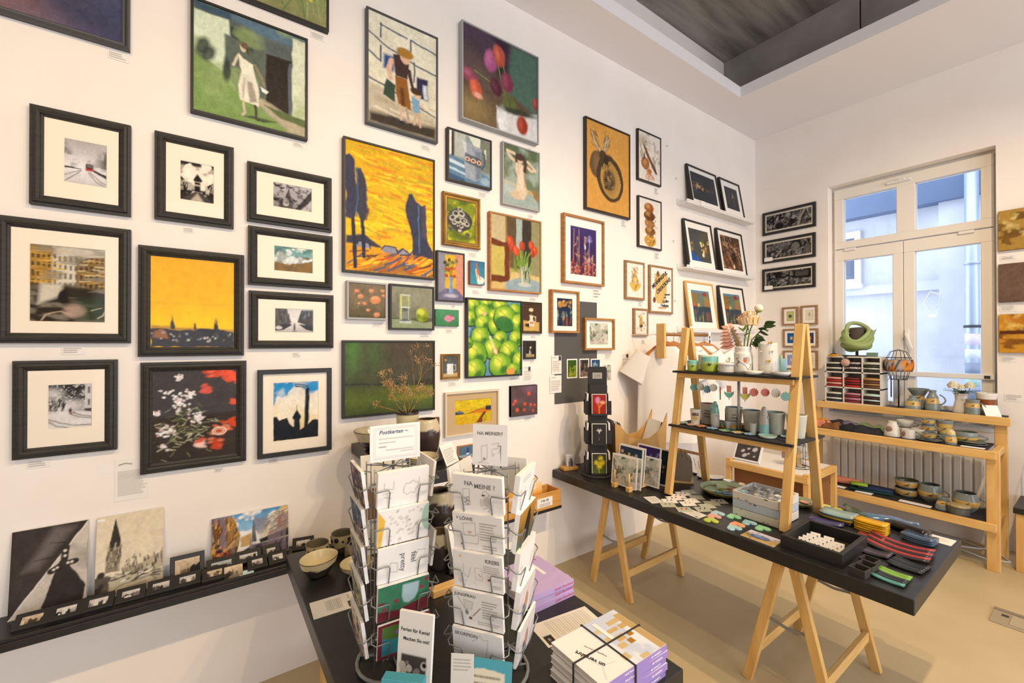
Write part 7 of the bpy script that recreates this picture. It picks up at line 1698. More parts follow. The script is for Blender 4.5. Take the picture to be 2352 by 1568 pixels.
# earring cards
EC = 'earring cards on the long table'
ec = [(2.235, -.955, '#b9b8a2', '#8a8578', 'grey'), (2.295, -.925, '#ece6da', '#6a7a8c', 'blue stud'), (2.355, -.915, '#ece6da', '#b5443c', 'red stud'), (2.415, -.905, '#ece6da', '#a84a44', 'dark red stud'), (2.475, -.90, '#e9e3d6', '#6a625a', 'brown stud'), (2.535, -.905, '#b4b3a4', '#a09a8c', 'sage'),
  (2.245, -1.055, '#b7b69f', '#c0392f', 'large red stud'), (2.345, -1.015, '#ece6da', '#c9a05c', 'gold stud'), (2.405, -1.000, '#ece6da', '#d8d2c4', 'plain'), (2.485, -.985, '#a9a892', '#bdb8a4', 'olive'), (2.335, -1.115, '#b4b39c', '#3f4a5c', 'navy stud'), (2.400, -1.105, '#b9b8a4', '#d9d4c0', 'pearl stud'), (2.465, -1.095, '#b2b19c', '#c9b890', 'amber stud'), (2.530, -1.105, '#b9b9bd', '#4a4a58', 'black stud')]
for i, (x, y, c, sc, lb) in enumerate(ec):
 T = empty('earring_card', (x, y, BT + .0005 * (i % 3)), -.55 + .1 * (i % 3 - 1), 'earring card with %s earrings, number %s from the wall side' % (lb, ('one', 'two', 'three', 'four', 'five', 'six', 'seven', 'eight', 'nine', 'ten', 'eleven', 'twelve', 'thirteen', 'fourteen')[i]), 'earrings', EC)
 o = MB().box(-.042, .042, -.032, .032, 0, .0012).build('card', mat('earring_card_' + c[1:], c, .8), T); o.rotation_euler = (.06, 0, 0); o.location = (0, 0, .002)
 for sx in (-.012, .014): MB().ball((sx, .004, .0055), .0048, 8, 5).build('stud', mat('stud_' + sc[1:], sc, .25), T)
flat_sheet('info_card', 'white information card in front of the earring cards', ((2.205, -1.06), (2.195, -1.165)), BT, lambda A: A.fill('#e4dece').text(.1, .9, .9, .2, 6, '#a39c90', 2).rect(.75, .92, .1, .25, '#5a554f'), .11, .082, 'card', dist=2.2)
def spiral(A):
 A.grad([(0, '#b99c64'), (.5, '#a8905c'), (.7, '#c0b8c4'), (1, '#cfc8d8')]); A.ell(.45, .5, .42, .22, '#4f6aa8', .02)
 for r in (.36, .26, .16, .07): A.ell(.45, .5, r, r * .52, '#2f4a80', .01); A.ell(.45, .51, r * .88, r * .46, '#7f98d0', .02)
 A.tex('#4a4438', 7, 7, 4, .56, .66, .5)
flat_sheet('photo_card', 'photo card of a blue spiral dish at the table edge', ((2.178, -1.405), (2.174, -1.56)), BT, spiral, .158, .108, 'card', dist=2.0)
# crate with little bottle vases
cr = empty('white_crate', (2.53, -1.368, BT), 0, 'white distressed wooden crate full of small ceramic bottles', 'crate')
M_CRATE = mat('distressed_white_paint', '#dcd6c8', .7, .3, 60, color2='#cfc8b8', vscale=6)
M_CRATEB = mat('pale_blue_slat', '#b4bcc2', .7, .3, 60)
M_CHIP = mat('bare_wood_chip', '#9a6a3c', .8)
for k in range(3):
 z0 = .004 + k * .045; mm_ = M_CRATEB if k == 1 else M_CRATE
 s_ = bx('slat', mm_, cr, -.122, -.114, -.118, .118, z0, z0 + .042, .001)
 for j in range(4):
  rs = random.Random(k * 9 + j); y = rs.uniform(-.1, .1); zz = z0 + rs.choice([.004, .036])
  bx('paint_chip', M_CHIP, s_, -.1226, -.1221, y, y + rs.uniform(.008, .022), zz, zz + .005)
 bx('slat', mm_, cr, .114, .122, -.118, .118, z0, z0 + .042, .001)
 if k == 2:
  for sy in (-1, 1):
   e = MB().box(-.114, -.03, sy * .118 - .004, sy * .118 + .004, z0, z0 + .042).box(.03, .114, sy * .118 - .004, sy * .118 + .004, z0, z0 + .042).box(-.03, .03, sy * .118 - .004, sy * .118 + .004, z0, z0 + .012).box(-.03, .03, sy * .118 - .004, sy * .118 + .004, z0 + .034, z0 + .042); e.build('end_slat', mm_, cr)
 else:
  for sy in (-1, 1): bx('end_slat', mm_, cr, -.114, .114, sy * .118 - .004, sy * .118 + .004, z0, z0 + .042, .001)
bx('bottom', M_CRATE, cr, -.114, .114, -.114, .114, 0, .006)
for sx in (-1, 1):
 for sy in (-1, 1): bx('corner_post', M_CRATE, cr, sx * .106 - .007, sx * .106 + .007, sy * .107 - .006, sy * .107 + .006, .006, .136)
vp = [(.018, 0), (.03, .012), (.034, .035), (.026, .055), (.013, .068), (.013, .078), (.02, .088)]
for i, (dx, dy, c, lb) in enumerate(((-.075, .075, '#a3c4cf', 'pale blue bottle vase at the left end of the crate'), (-.005, .08, '#a9a6a0', 'grey bottle vase at the back left of the crate'), (-.075, .005, '#cfcbbe', 'cream bottle vase at the front of the crate'), (-.005, .01, '#c4c6c0', 'light grey bottle vase in the middle of the crate'), (.065, .07, '#cdc9bc', 'white bottle vase at the back corner of the crate'),
         (.065, .0, '#d6d2c4', 'white bottle vase at the back of the crate'), (-.07, -.068, '#d9d6cb', 'white bottle vase at the front right of the crate'), (0, -.065, '#dedacd', 'bright white bottle vase right of the crate middle'), (.068, -.072, '#d9d2b4', 'cream bottle vase at the right end of the crate'))):
 T = pot('bottle_vase', lb, (2.53 + dx, -1.368 + dy, BT + .044), vp, (lambda cc: (lambda th, z: cc))(c), c, 'bottle vases in the white crate', 'vase', .003, m=M_GL2, n=18)
 bx('packing', M_CRATE, T, -.02, .02, -.02, .02, -.038, 0.002)
# black tray with earring cards
ty = empty('black_tray', (2.355, -1.703, BT), 0, 'deep black wooden tray with small earring cards', 'tray')
bx('bottom', M_BLACKTHIN, ty, -.155, .155, -.122, .122, 0, .008)
for a in ((-.155, -.137, -.122, .122), (.137, .155, -.122, .122), (-.137, .137, -.122, -.104), (-.137, .137, .104, .122)): bx('side', M_BLACKTHIN, ty, *a, .008, .062, .002)
for i in range(11):
 r, k = (0, i) if i < 4 else (1, i - 4) if i < 8 else (2, i - 8)
 q = empty('stud_card', (2.275 + .035 * k, -1.645 - .055 * r - .004 * k, BT + .009), -math.pi / 2 + .1, '%s small stud card in the %s row of the black tray' % (('first', 'second', 'third', 'fourth')[k], ('left', 'middle', 'right')[r]), 'earrings', 'stud cards in the black tray', -.6)
 bx('card', M_PAPER, q, -.02, .02, 0, .001, 0, .042)
 for sx in (-.008, .008): bx('stud', M_INK, q, sx - .003, sx + .003, -.003, 0, .026, .030)
for i, (x, y) in enumerate(((2.212, -1.880), (2.272, -1.888), (2.335, -1.880))):
 q = empty('ring_box', (x, y, BT), -.12, '%s small dark ring box beside the black tray' % ('nearest', 'middle', 'farthest')[i], 'box', 'dark ring boxes')
 M_RB = mat('dark_grey_box', '#3b3733', .7)
 bx('bottom', M_RB, q, -.029, .029, -.029, .029, 0, .006)
 for a in ((-.029, -.025, -.029, .029), (.025, .029, -.029, .029), (-.025, .025, -.029, -.025), (-.025, .025, .025, .029)): bx('side', M_RB, q, *a, .006, .03)
 MB().tube([(.009 * math.cos(k * .7854), .009 * math.sin(k * .7854), .012) for k in range(8)], .0015, 5, closed=True).build('ring', M_STEEL, q)
# glass things at the far end
def gmat(name, c, a=.25): return mat(name, c, .08, trans=a, spec=.6)
def plate_rect(name, label, x, y, z, w, l, c, th=.007, rz=0.0, curve=.006, group=None, m=None, cat='dish'):
 T = empty(name, (x, y, z), rz, label, cat, group)
 b = MB(); n = 8; vs = []
 for i in range(n + 1):
  u = -1 + 2 * i / n; e = .86 if i in (0, n) else 1.0
  zz = curve * u * u
  vs += [(-w / 2 * e, u * l / 2, zz), (w / 2 * e, u * l / 2, zz), (w / 2 * e, u * l / 2, zz + th), (-w / 2 * e, u * l / 2, zz + th)]
 fs = [(0, 1, 2, 3), tuple(n * 4 + k for k in (3, 2, 1, 0))]
 for i in range(n):
  for k in range(4): fs.append((i * 4 + k, i * 4 + 4 + k, i * 4 + 4 + (k + 1) % 4, i * 4 + (k + 1) % 4))
 b.add(vs, fs, c, True); b.build('body', m or M_GL2, T)
 return T
GS = 'glass plates stacked by the ladder leg'
for k, (c, lb) in enumerate((('#2b2024', 'lowest dark plate'), ('#3a2c2a', 'second dark plate'), ('#c9a11c', 'yellow plate'), ('#4a5a50', 'dark green plate'), ('#8fa8a4', 'topmost pale blue glass plate'))):
 plate_rect('glass_plate', lb + ' of the glass plate stack', 2.80, -1.625, BT + .008 * k, .115, .155, c, .007, -.05 + .03 * k, .004, GS)
plate_rect('glass_plate', 'violet glass plate under the stack', 2.72, -1.595, BT, .10, .15, '#4a4668', .006, .2, .006, GS)
for k in range(5):
 plate_rect('yellow_dish', '%s bright yellow dish of the stack' % ('lowest', 'second', 'third', 'fourth', 'topmost')[k], 2.765, -1.775, BT + .011 * k, .075, .13, '#d6a012', .009, .03 * (k % 2), .003, 'bright yellow dishes in a stack')
def bottle(label, x, y, rz, c, m):
 T = empty('flattened_bottle', (x, y, BT + .021), rz, label, 'bottle', 'flattened glass bottles')
 b = MB(); b.M = Matrix.Rotation(math.pi / 2, 4, 'X') @ Matrix.Scale(.62, 4, (0, 1, 0))
 b.lathe([(1e-4, -.10), (.03, -.098), (.036, -.08), (.036, .03), (.028, .06), (.014, .085), (.013, .12), (.016, .125), (.016, .135), (1e-4, .135)], 18)
 b.build('body', m, T)
bottle('green flattened bottle behind the glass plates', 2.925, -1.665, 2.2, None, gmat('green_glass', '#2f4a24'))
bottle('pale blue flattened bottle behind the yellow dishes', 2.945, -1.785, .5, None, gmat('blue_glass', '#6f8fb0', .5))
bottle('black flattened bottle at the far end of the table', 2.905, -1.87, 2.9, None, gmat('black_glass', '#231d1a', 0))
def strips(prefix, n, x, y, dx, dy, w, l, cols, rz, curve, group):
 for k in range(n):
  plate_rect('glass_strip', '%s %s' % (('first', 'second', 'third', 'fourth', 'fifth', 'sixth', 'seventh')[k], prefix), x + dx * k, y + dy * k, BT + .0006 * k, w, l, cols[k % len(cols)], .007, rz, curve, group, cat='dish')
strips('red and black wavy strip counted from the yellow dishes', 6, 2.70, -1.905, -.032, -.002, .026, .235, ['#a8383a', '#2a2022'], -.12, .016, 'red and black wavy glass strips')
strips('dark striped strip between the tray and the wavy strips', 4, 2.52, -1.863, -.022, 0, .018, .105, ['#2a2a30', '#3c3c48', '#5a4a5c'], .1, .006, 'dark glass strips beside the tray')
strips('black strip in front of the wavy strips', 5, 2.505, -1.985, -.024, .002, .02, .115, ['#20242a', '#2f363c'], -.08, .006, 'black glass strips')
strips('green and black strip at the near corner', 5, 2.335, -1.965, -.026, 0, .021, .105, ['#7fae3c', '#86b444', '#2c3438', '#26303a', '#5a9a8c'], -.1, .005, 'green and black glass strips')
plate_rect('red_dish', 'red and black dish beside the yellow stack', 2.665, -1.80, BT, .06, .10, '#8c3434', .008, .1, .008)
for k in range(3): plate_rect('blue_glass_dish', '%s blue glass dish near the printed paper' % ('lowest', 'middle', 'topmost')[k], 2.815, -1.945, BT + .009 * k, .085, .12, '#4f6480', .007, -.1, .006, 'blue glass dishes', gmat('steel_blue_glass', '#53677f', .3))
flat_sheet('info_paper', 'printed paper at the far corner of the long table', ((2.87, -1.915), (2.865, -2.045)), BT, lambda A: A.fill('#e2dccf').text(.35, .9, .85, .3, 6, '#8a857c', 2).rect(.06, .28, .55, .85, '#6a655e'), .13, .10, 'paper', dist=2.0)
# ------------------------------------------------------------------ ladder shelf standing on the long table
LX, LT = 2.60, 1.80
ld_ = empty('ladder_shelf', (LX, -1.19, BT), 0, 'pine ladder shelf with two black boards standing on the long table', 'shelf')
def lleg(sx, y):
 return MB().bar((sx * .215, y, .006), (sx * .018, y, LT - BT), .045, .03, (1, 0, 0), .003).build('leg', M_PINE, ld_)
for y in (.335, -.335):
 for sx in (-1, 1): lleg(sx, y)
for z, x0, x1, nm in ((1.510 - BT, -.125, .16, 'upper'), (1.168 - BT, -.172, .25, 'lower')):
 s_ = bx('shelf_board', M_BLACKFELT, ld_, x0, x1, -.355, .365, z, z + .012, .001)
 bx('shelf_rail', M_PINEX, s_, x0 + .012, x0 + .034, -.335, .335, z - .030, z - .001, .001)
 bx('shelf_rail', M_PINEX, s_, x1 - .045, x1 - .022, -.335, .335, z - .030, z - .001, .001)
MB().bar((-.155, .335, .285), (.155, .335, .20), .018, .018, (0, 0, 1), .002).build('cross_bar', M_BROWNW, ld_)
hk = MB()
for k in range(5): x = -.10 + k * .05; hk.tube([(x, .325, .276 - .027 * k), (x, .318, .25 - .027 * k), (x + .006, .315, .225 - .027 * k)], .0013, 5)
hk.build('hooks', M_IRON, ld_)
MB().tube([(.0, 0, 1.182 - BT), (0, 0, 1.505 - BT)], .0085, 8).build('support_tube', mat('clear_grey_tube', '#b8b4ac', .2), ld_)
# hanging ceramic ornaments
OG = 'hanging ceramic ornaments'
def gear(r, n, dep, th=.004):
 P = [(r * (1 if (k % 2 == 0) else 1 - dep) * math.cos(k * math.pi / n), r * (1 if (k % 2 == 0) else 1 - dep) * math.sin(k * math.pi / n)) for k in range(2 * n)]
 b = MB(); b.M = Matrix.Rotation(math.pi / 2, 4, 'X'); b.prism(P, -th / 2, th / 2); return b
def hang(label, y, z, kind, c, c2=None, rz=-.8):
 T = empty('hanging_ornament', (LX - .128, y, z), rz, label, 'ornament', OG)
 if kind == 'gear': gear(.025, 13, .22).build('flower', mat('bisque' + c[1:], c, .6), T)
 elif kind == 'round': gear(.022, 10, .06).build('flower', mat('bisque' + c[1:], c, .6), T)
 elif kind == 'strip':
  bx('upper', mat('bisque' + c[1:], c, .6), T, -.003, .003, -.003, .003, -.01, .03); bx('lower', mat('bisque' + c2[1:], c2, .6), T, -.003, .003, -.003, .003, -.045, -.01)
 else:
  bx('petal', mat('bisque' + c[1:], c, .6), T, -.012, .012, -.002, .002, -.002, .038, .001)
  b = MB(); b.M = Matrix.Rotation(math.pi / 2, 4, 'X'); b.prism([(-.026, .005), (-.024, -.012), (-.010, -.030), (-.003, -.032), (0, -.046), (.003, -.032), (.010, -.030), (.024, -.012), (.026, .005), (.012, -.004), (-.012, -.004)], -.003, .003); b.build('calyx', mat('bisque' + c2[1:], c2, .6), T)
 top = 1.476 - z
 MB().tube([(0, 0, .02), (0, 0, top)], .0005, 4).build('thread', mat('thread', '#b8b2a6', .8), T)
for a in (('teal round ornament leftmost on the threads', -.977, 1.425, 'round', '#4f7f78'), ('grey flower ornament second from left', -1.023, 1.432, 'gear', '#9a948a'), ('blue flower ornament between two grey ones', -1.065, 1.421, 'gear', '#4f6f80'), ('grey flower ornament right of the blue one', -1.104, 1.434, 'gear', '#9c968c'),
   ('thin red and green ornament seen edge on', -1.146, 1.412, 'strip', '#9c5a4c', '#4f8a74'), ('red and green tulip ornament', -1.198, 1.416, 'tulip', '#a86452', '#55907a'), ('red and olive tulip ornament', -1.289, 1.414, 'tulip', '#a86452', '#9a9a3c'), ('brick red flower ornament', -1.337, 1.427, 'gear', '#a85a50'),
   ('brick red round ornament', -1.396, 1.432, 'round', '#a85a58'), ('pale grey flower ornament on the right', -1.450, 1.433, 'gear', '#a39d92'), ('green flower ornament rightmost on the threads', -1.497, 1.420, 'gear', '#5f8a7c')):
 hang(*a)
UZ, MZ = 1.5235, 1.1815
US = 'porcelain on the upper ladder board'
teal = lambda th, z: '#7fc4b4' if z > .72 + .02 * math.sin(th) else ('#a9c98c' if z > .52 else '#a8b83c')
def planter(label, x, y, r, h, motif):
 T = pot('planter', label, (x, y, UZ), [(r * .9, 0), (r * .96, h * .05), (r, h * .5), (r, h)], teal, '#b9d8b8', US, 'planter', .004, m=M_GL2)
 n = Vector((CAM[0] - x, CAM[1] - y, 0)).normalized()
 a = math.atan2(n.x, -n.y); q = MB(); q.M = Matrix.Translation((n.x * (r + .0008), n.y * (r + .0008), h * .5)) @ Matrix.Rotation(a, 4, 'Z') @ Matrix.Rotation(math.pi / 2, 4, 'X')
 s = r * .45
 q.prism([(-s * .5, s * .1), (-s * .15, s * .5), (-s * .05, s * .15), (s * .7, s * .35), (s * .2, -s * .1), (s * .1, -s * .5), (-s * .1, -s * .2), (-s * .6, -s * .3)], 0, .001); q.build(motif, M_INK, T)
planter('small teal and lime planter with a dark bird', LX - .07, -.935, .033, .066, 'bird_motif')
planter('larger teal and lime planter with a dark butterfly', LX - .045, -1.033, .050, .092, 'butterfly_motif')
pot('porcelain_cup', 'white cup behind the small teal planter', (LX + .06, -.935, UZ), [(.032, 0), (.036, .01), (.036, .10)], lambda th, z: '#e6e2d6', '#d9d4c8', US, 'cup', m=M_GL2)
PW_ = lambda th, z: '#e9e5da'
bxT = pot('lidded_box', 'white lidded porcelain box with a bird knob', (LX - .04, -1.145, UZ), [(.046, 0), (.050, .004), (.052, .045)], PW_, '#e9e5da', US, 'box', m=M_GL2)
lid = MB().lathe([(.056, .0455), (.057, .056), (.03, .060), (1e-4, .061)], 28, col='#ece8de').build('lid', M_GL2, bxT)
MB().ball((0, 0, .072), .014, 10, 7, '#ece8de', (1.3, .8, .8)).ball((.016, 0, .082), .008, 8, 5, '#ece8de').build('bird_knob', M_GL2, lid)
rv = pot('robin_vase', 'white porcelain vase with a painted robin', (LX - .02, -1.225, UZ), [(.044, 0), (.047, .01), (.048, .105), (.050, .118), (.043, .124), (.045, .155)], PW_, '#d9d6cc', US, 'vase', m=M_GL2)
def robin_patch(parent, r, z0, h, ang0, span, fn):
 """painted decoration following the curved wall"""
 A = Art(r * span, h, 46, 56); fn(A); b = MB(); n, m_ = A.n, A.m
 vs = [(r * math.cos(ang0 + (u - .5) * span), r * math.sin(ang0 + (u - .5) * span), z0 + v * h) for u, v in zip(A.u, A.v)]
 fs = [(j * (n + 1) + i, j * (n + 1) + i + 1, (j + 1) * (n + 1) + i + 1, (j + 1) * (n + 1) + i) for j in range(m_) for i in range(n)]
 b.add(vs, fs, A.c, True); return b.build('painted_motif', M_GL2, parent)
def robin(A):
 A.fill('#e9e5da'); D = '#3a2a24'; A.line([(.05, .55), (.3, .58), (.55, .4), (.72, .1)], .035, D); A.line([(.2, .57), (.12, .75)], .02, D); A.line([(.72, .1), (.95, .5)], .02, D); A.specks(18, (.0, .25, .3, .95), (.02, .035), ['#6a2c2c', '#3a2424'], 3); A.specks(6, (.85, 1, .3, .6), (.015, .025), ['#6a2c2c'], 4)
 A.ell(.66, .72, .19, .25, '#b8b3a8', .02, 1, -.3); A.ell(.56, .76, .13, .17, '#c8623c', .03, 1, -.2); A.ell(.6, .88, .1, .08, '#8f8a80', .03); A.ell(.54, .9, .015, .015, '#1c1a18'); A.poly([(.4, .87), (.48, .9), (.47, .84)], '#4a3c30')
ang = math.atan2(CAM[1] + 1.225, CAM[0] - LX)
robin_patch(rv, .0486, .012, .088, ang + .15, 1.9, robin)
cv = pot('butterfly_vase', 'tall white cylinder vase with porcelain butterflies', (LX + .02, -1.345, UZ), [(.047, 0), (.049, .004), (.049, .175)], PW_, '#dedad0', US, 'vase', m=M_GL2)
for k, (da, z, c) in enumerate(((-.75, .125, '#e6e2d8'), (.35, .13, '#d9d5ca'), (.0, .075, '#c9a23c'), (.2, .179, '#c9a23c'))):
 a = ang + da * .9; q = MB(); q.M = Matrix.Translation((.0505 * math.cos(a), .0505 * math.sin(a), z)) @ Matrix.Rotation(a + math.pi / 2, 4, 'Z')
 for sx in (-1, 1): q.add([(0, -.001, 0), (sx * .010, -.004, .009), (sx * .011, -.004, -.001), (sx * .007, -.003, -.009)], [(0, 1, 2), (0, 2, 3)]); q.ball((sx * .005, -.002, .002), .0042, 6, 4)
 q.build('butterfly', mat('porcelain_' + c[1:], c, .25), cv)
def pleated(label, x, y, r, z, h=.02, c='#dedacf', cat='dish', cin='#e2ded4'):
 T = empty('pleated_dish', (x, y, z), 0, label, cat, 'pleated white dishes')
 b = MB(); n = 48; pr = [(r * .72, 0), (r, h), (r * .97, h), (r * .68, .003), (1e-4, .003)]
 b.lathe([(q[0], q[1], c if i < 2 else cin) for i, q in enumerate(pr)], n)
 b.v = [(vx * (1 + .035 * math.cos(24 * math.atan2(vy, vx))), vy * (1 + .035 * math.cos(24 * math.atan2(vy, vx))), vz) for vx, vy, vz in b.v]
 b.build('body', M_GL2, T)
pleated('pleated white dish in front of the robin vase', LX - .085, -1.315, .050, UZ); pleated('larger pleated white dish at the right of the upper board', LX - .06, -1.455, .058, UZ, .022); pleated('pleated white dish behind the right ladder legs', LX + .09, -1.47, .045, UZ)
def candle(label, x, y, h, c, z=UZ, tap=.9):
 T = empty('taper_candle', (x, y, z), 0, label, 'candle', 'taper candles on the upper board')
 MB().lathe([(.0085, 0), (.0085 * tap, h), (.002, h + .003), (1e-4, h + .003)], 12).build('wax', mat('wax' + c[1:], c, .5), T); MB().tube([(0, 0, h + .002), (.001, 0, h + .012)], .0008, 5).build('wick', M_INK, T)
candle('sea green candle beside the robin vase', LX + .06, -1.235, .10, '#93b5a0'); candle('sea green candle standing in the large pleated dish', LX - .055, -1.445, .105, '#8fb3a0', UZ + .0035); candle('ivory candle on the right of the upper board', LX + .055, -1.462, .125, '#e6dfca', UZ, .6)
q = empty('blue_card', (LX + .085, -1.395, UZ), -.6, 'pale blue card standing behind the butterfly vase', 'card', None, -.1)
bx('card', mat('sky_blue_card', '#7fb0c8', .7), q, -.026, .026, 0, .001, 0, .088); MB().ball((0, -.001, .045), .006, 8, 5, None, (.7, .2, 1.4)).build('leaf_emblem', mat('gold_leaf', '#c9a84a', .5), q)
bd = MB().ball((0, 0, .007), .009, 8, 6, '#e6e2d8', (1.3, .9, .8)).ball((.01, 0, .015), .0055, 8, 5, '#e6e2d8')
tag(bd.build('porcelain_bird', M_GL2, None, (LX - .03, -1.40, UZ)), 'tiny white porcelain bird on the upper board', 'figurine')
# ranunculus and leaves in the robin vase
fw_ = empty('flower_arrangement', (LX - .02, -1.225, UZ + .010), 0, 'peach ranunculus with green leaves in the robin vase', 'flowers')
M_STEM = mat('green_stem', '#7a9a3c', .6)
for k, p in enumerate((((0, 0, .0), (.005, -.005, .16), (.012, -.02, .245)), ((0, 0, 0), (.02, -.02, .2), (.025, -.055, .305)), ((0, 0, 0), (.0, .02, .15), (-.005, .05, .21)), ((0, 0, 0), (.02, -.03, .16), (.03, -.075, .215)))): MB().tube(p, .003, 6).build('stem', M_STEM, fw_)
M_PETAL = attr_mat('ranunculus_petals', .7)
def ranunc(c, r, cols):
 b = MB(); rs = random.Random(4)
 for ring in range(5):
  n = 7 + ring
  for k in range(n):
   t = k / n * 6.283 + ring * .4; rr = r * (.25 + .17 * ring); h = r * (.75 - .16 * ring); w = r * .42
   d = Vector((math.cos(t), math.sin(t), 0)); s_ = Vector((-math.sin(t), math.cos(t), 0)); o = Vector(c) + d * rr * .75
   vs = [o - s_ * w * .6 + Vector((0, 0, h - r * .7)), o + s_ * w * .6 + Vector((0, 0, h - r * .7)), o + s_ * w + d * rr * .22 + Vector((0, 0, h)), o + d * rr * .12 + Vector((0, 0, h + r * .12)), o - s_ * w + d * rr * .22 + Vector((0, 0, h))]
   b.add(vs, [(0, 1, 2, 3, 4)], cols[(ring + rs.randint(0, 1)) % len(cols)], True)
 b.ball((c[0], c[1], c[2] + r * .25), r * .55, 10, 6, cols[0]); return b
ranunc((.012, -.02, .262), .050, ['#f0c890', '#f2d8a8', '#efc09a', '#e8b494', '#f4dcb4']).build('ranunculus_bloom', M_PETAL, fw_)
b = MB().ball((.026, -.057, .315), .018, 10, 7, '#ecdcc0', (1, 1, 1.1)); b.ball((.026, -.057, .304), .016, 8, 5, '#8aa03c', (1, 1, .7)); b.build('bud', M_PETAL, fw_)
def leaf(p, d, L, W, m, parent, up=(0, 0, 1), name='leaf', bend=.15):
 p, d = Vector(p), Vector(d).normalized(); s_ = d.cross(Vector(up)).normalized(); nrm = s_.cross(d)
 vs, fs = [], []
 prof = (0.08, .6, .95, 1.0, .8, .45, .02)
 for i, w in enumerate(prof):
  t = i / (len(prof) - 1); c = p + d * L * t - nrm * bend * L * t * t
  vs += [c - s_ * W * w / 2, c + nrm * W * -.08, c + s_ * W * w / 2]
 for i in range(len(prof) - 1):
  a = i * 3; fs += [(a, a + 1, a + 4, a + 3), (a + 1, a + 2, a + 5, a + 4)]
 b = MB(); b.add(vs, fs, None, True); return b.build(name, m, parent)
M_LEAF = mat('eucalyptus_leaf', '#55743c', .6, color2='#3f5a30', vscale=20); M_LIME = mat('lime_leaf', '#9ab83c', .6); M_PINKLEAF = mat('dried_pink_leaf', '#d9a288', .7, color2='#c98a70', vscale=20)
rs = random.Random(8)
for k in range(11):
 t = k / 10; p = Vector((.01 + .02 * t, -.03 - .05 * t, .14 + .095 * t)); leaf(p, Vector((rs.uniform(-.7, .7), -.5 - rs.random() * .5, rs.uniform(-.6, .4))), .048, .036, M_LEAF, fw_, (.5, .5, .7))
for k in range(9): leaf((.0, -.005, .16 + .008 * k), (rs.uniform(-1, 1), rs.uniform(-1, .6), rs.uniform(.1, .8)), .05, .014, M_LIME, fw_)
for k in range(14):
 t = k / 13; p = Vector((-.005, .035 + .03 * t, .13 + .10 * t)); sgn = 1 if k % 2 else -1
 leaf(p, Vector((.58 * sgn * .8, -.55 * sgn + .35, -.15 + .5 * t)), .055 * (1.15 - .6 * t), .030 * (1.1 - .5 * t), M_PINKLEAF, fw_, (-.7, -.6, .4), 'dried_leaf')
fw_.scale = (1.3, 1.3, 1.17)
# mugs and bottles on the lower board
MS = 'porcelain on the lower ladder board'
def mug(label, x, y, r, h, c, cin, texts=()):
 T = pot('porcelain_beaker', label, (x, y, MZ), [(r * .72, 0), (r * .76, .005), (r, h)], (lambda cc: (lambda th, z: cc))(c), cin, MS, 'cup', .003, m=M_GL2)
 n = Vector((CAM[0] - x, CAM[1] - y, 0)).normalized(); a = math.atan2(n.x, -n.y)
 for k, w in enumerate(texts): lettering(w, .014, M_INK, T, (n.x * (r * .93), n.y * (r * .93), h * (.68 - .14 * k)), (math.pi / 2 - .12, 0, a), bold=.0001)
 return T
G1 = '#b9b5a6'
mg = mug('small cream beaker with printed letters at the left', LX - .075, -.955, .032, .102, '#ddd6c2', '#a8a870')
n_ = Vector((CAM[0] - LX + .075, CAM[1] + .955, 0)).normalized(); a_ = math.atan2(n_.x, -n_.y)
lettering('BIRD', .024, mat('maroon_print', '#5c3028', .7), mg, (n_.x * .0315, n_.y * .0315, .072), (math.pi / 2 - .1, 0, a_), bold=.0008, sx=.8)
MB().box(-.012, .012, -.001, 0, -.008, .008).build('yellow_patch', mat('yellow_glaze', '#d9a92c', .3), mg).matrix_local = Matrix.Translation((n_.x * .029 - .012 * n_.y * 0, n_.y * .029, .05)) @ Matrix.Rotation(a_, 4, 'Z') @ Matrix.Rotation(.6, 4, 'Y')
mug('grey beaker with handwriting behind the teal bottle', LX + .03, -.975, .047, .132, G1, '#a8786a', ('Ohne', 'Schöne', 'Kaffee')); mug('grey beaker with handwriting in the middle', LX + .03, -1.145, .048, .128, G1, '#7f9aa0', ('Leb', 'deine', 'Träume')); mug('grey beaker with a blue inside', LX + .03, -1.25, .050, .122, G1, '#7b9898'); mug('grey green beaker with a green inside', LX + .03, -1.378, .052, .128, '#b4b5a2', '#8aa896'); mug('pale beaker rightmost behind the ladder leg', LX + .035, -1.485, .050, .128, '#c4c0ae', '#b9b6a4')
def figbottle(label, x, y, h, c0, c1, split):
 T = pot('figure_bottle', label, (x, y, MZ), [(.020, 0), (.024, .01), (.024, h * .5), (.021, h * .7), (.014, h * .9), (.009, h)], lambda th, z: c1 if z > split else c0, c1, MS, 'bottle', .003, m=M_GL2)
 q = MB(); rs = random.Random(int(h * 1000))
 for k in range(5): t = rs.uniform(0, 6.28); zz = h * rs.uniform(.45, .85); q.ball((.021 * math.cos(t), .021 * math.sin(t), zz), .006, 7, 5, c1, (1, 1, 1.3))
 q.build('applied_blossoms', M_GL2, T)
figbottle('teal topped bottle with applied blossoms', LX - .04, -1.065, .158, '#c3bfae', '#7fb0a2', .55); figbottle('grey topped bottle with teal foot', LX - .05, -1.355, .160, '#86b4b0', '#b4afa2', .42)
mug('tiny blue footed cup beside the honey tealight', LX - .02, -1.135, .018, .045, '#b9c2c2', '#a9a596'); mug('tiny white cup with blue foot before the blue beaker', LX - .06, -1.30, .020, .062, '#c2c2b8', '#a9a596')
TG = 'honey coloured tealights'
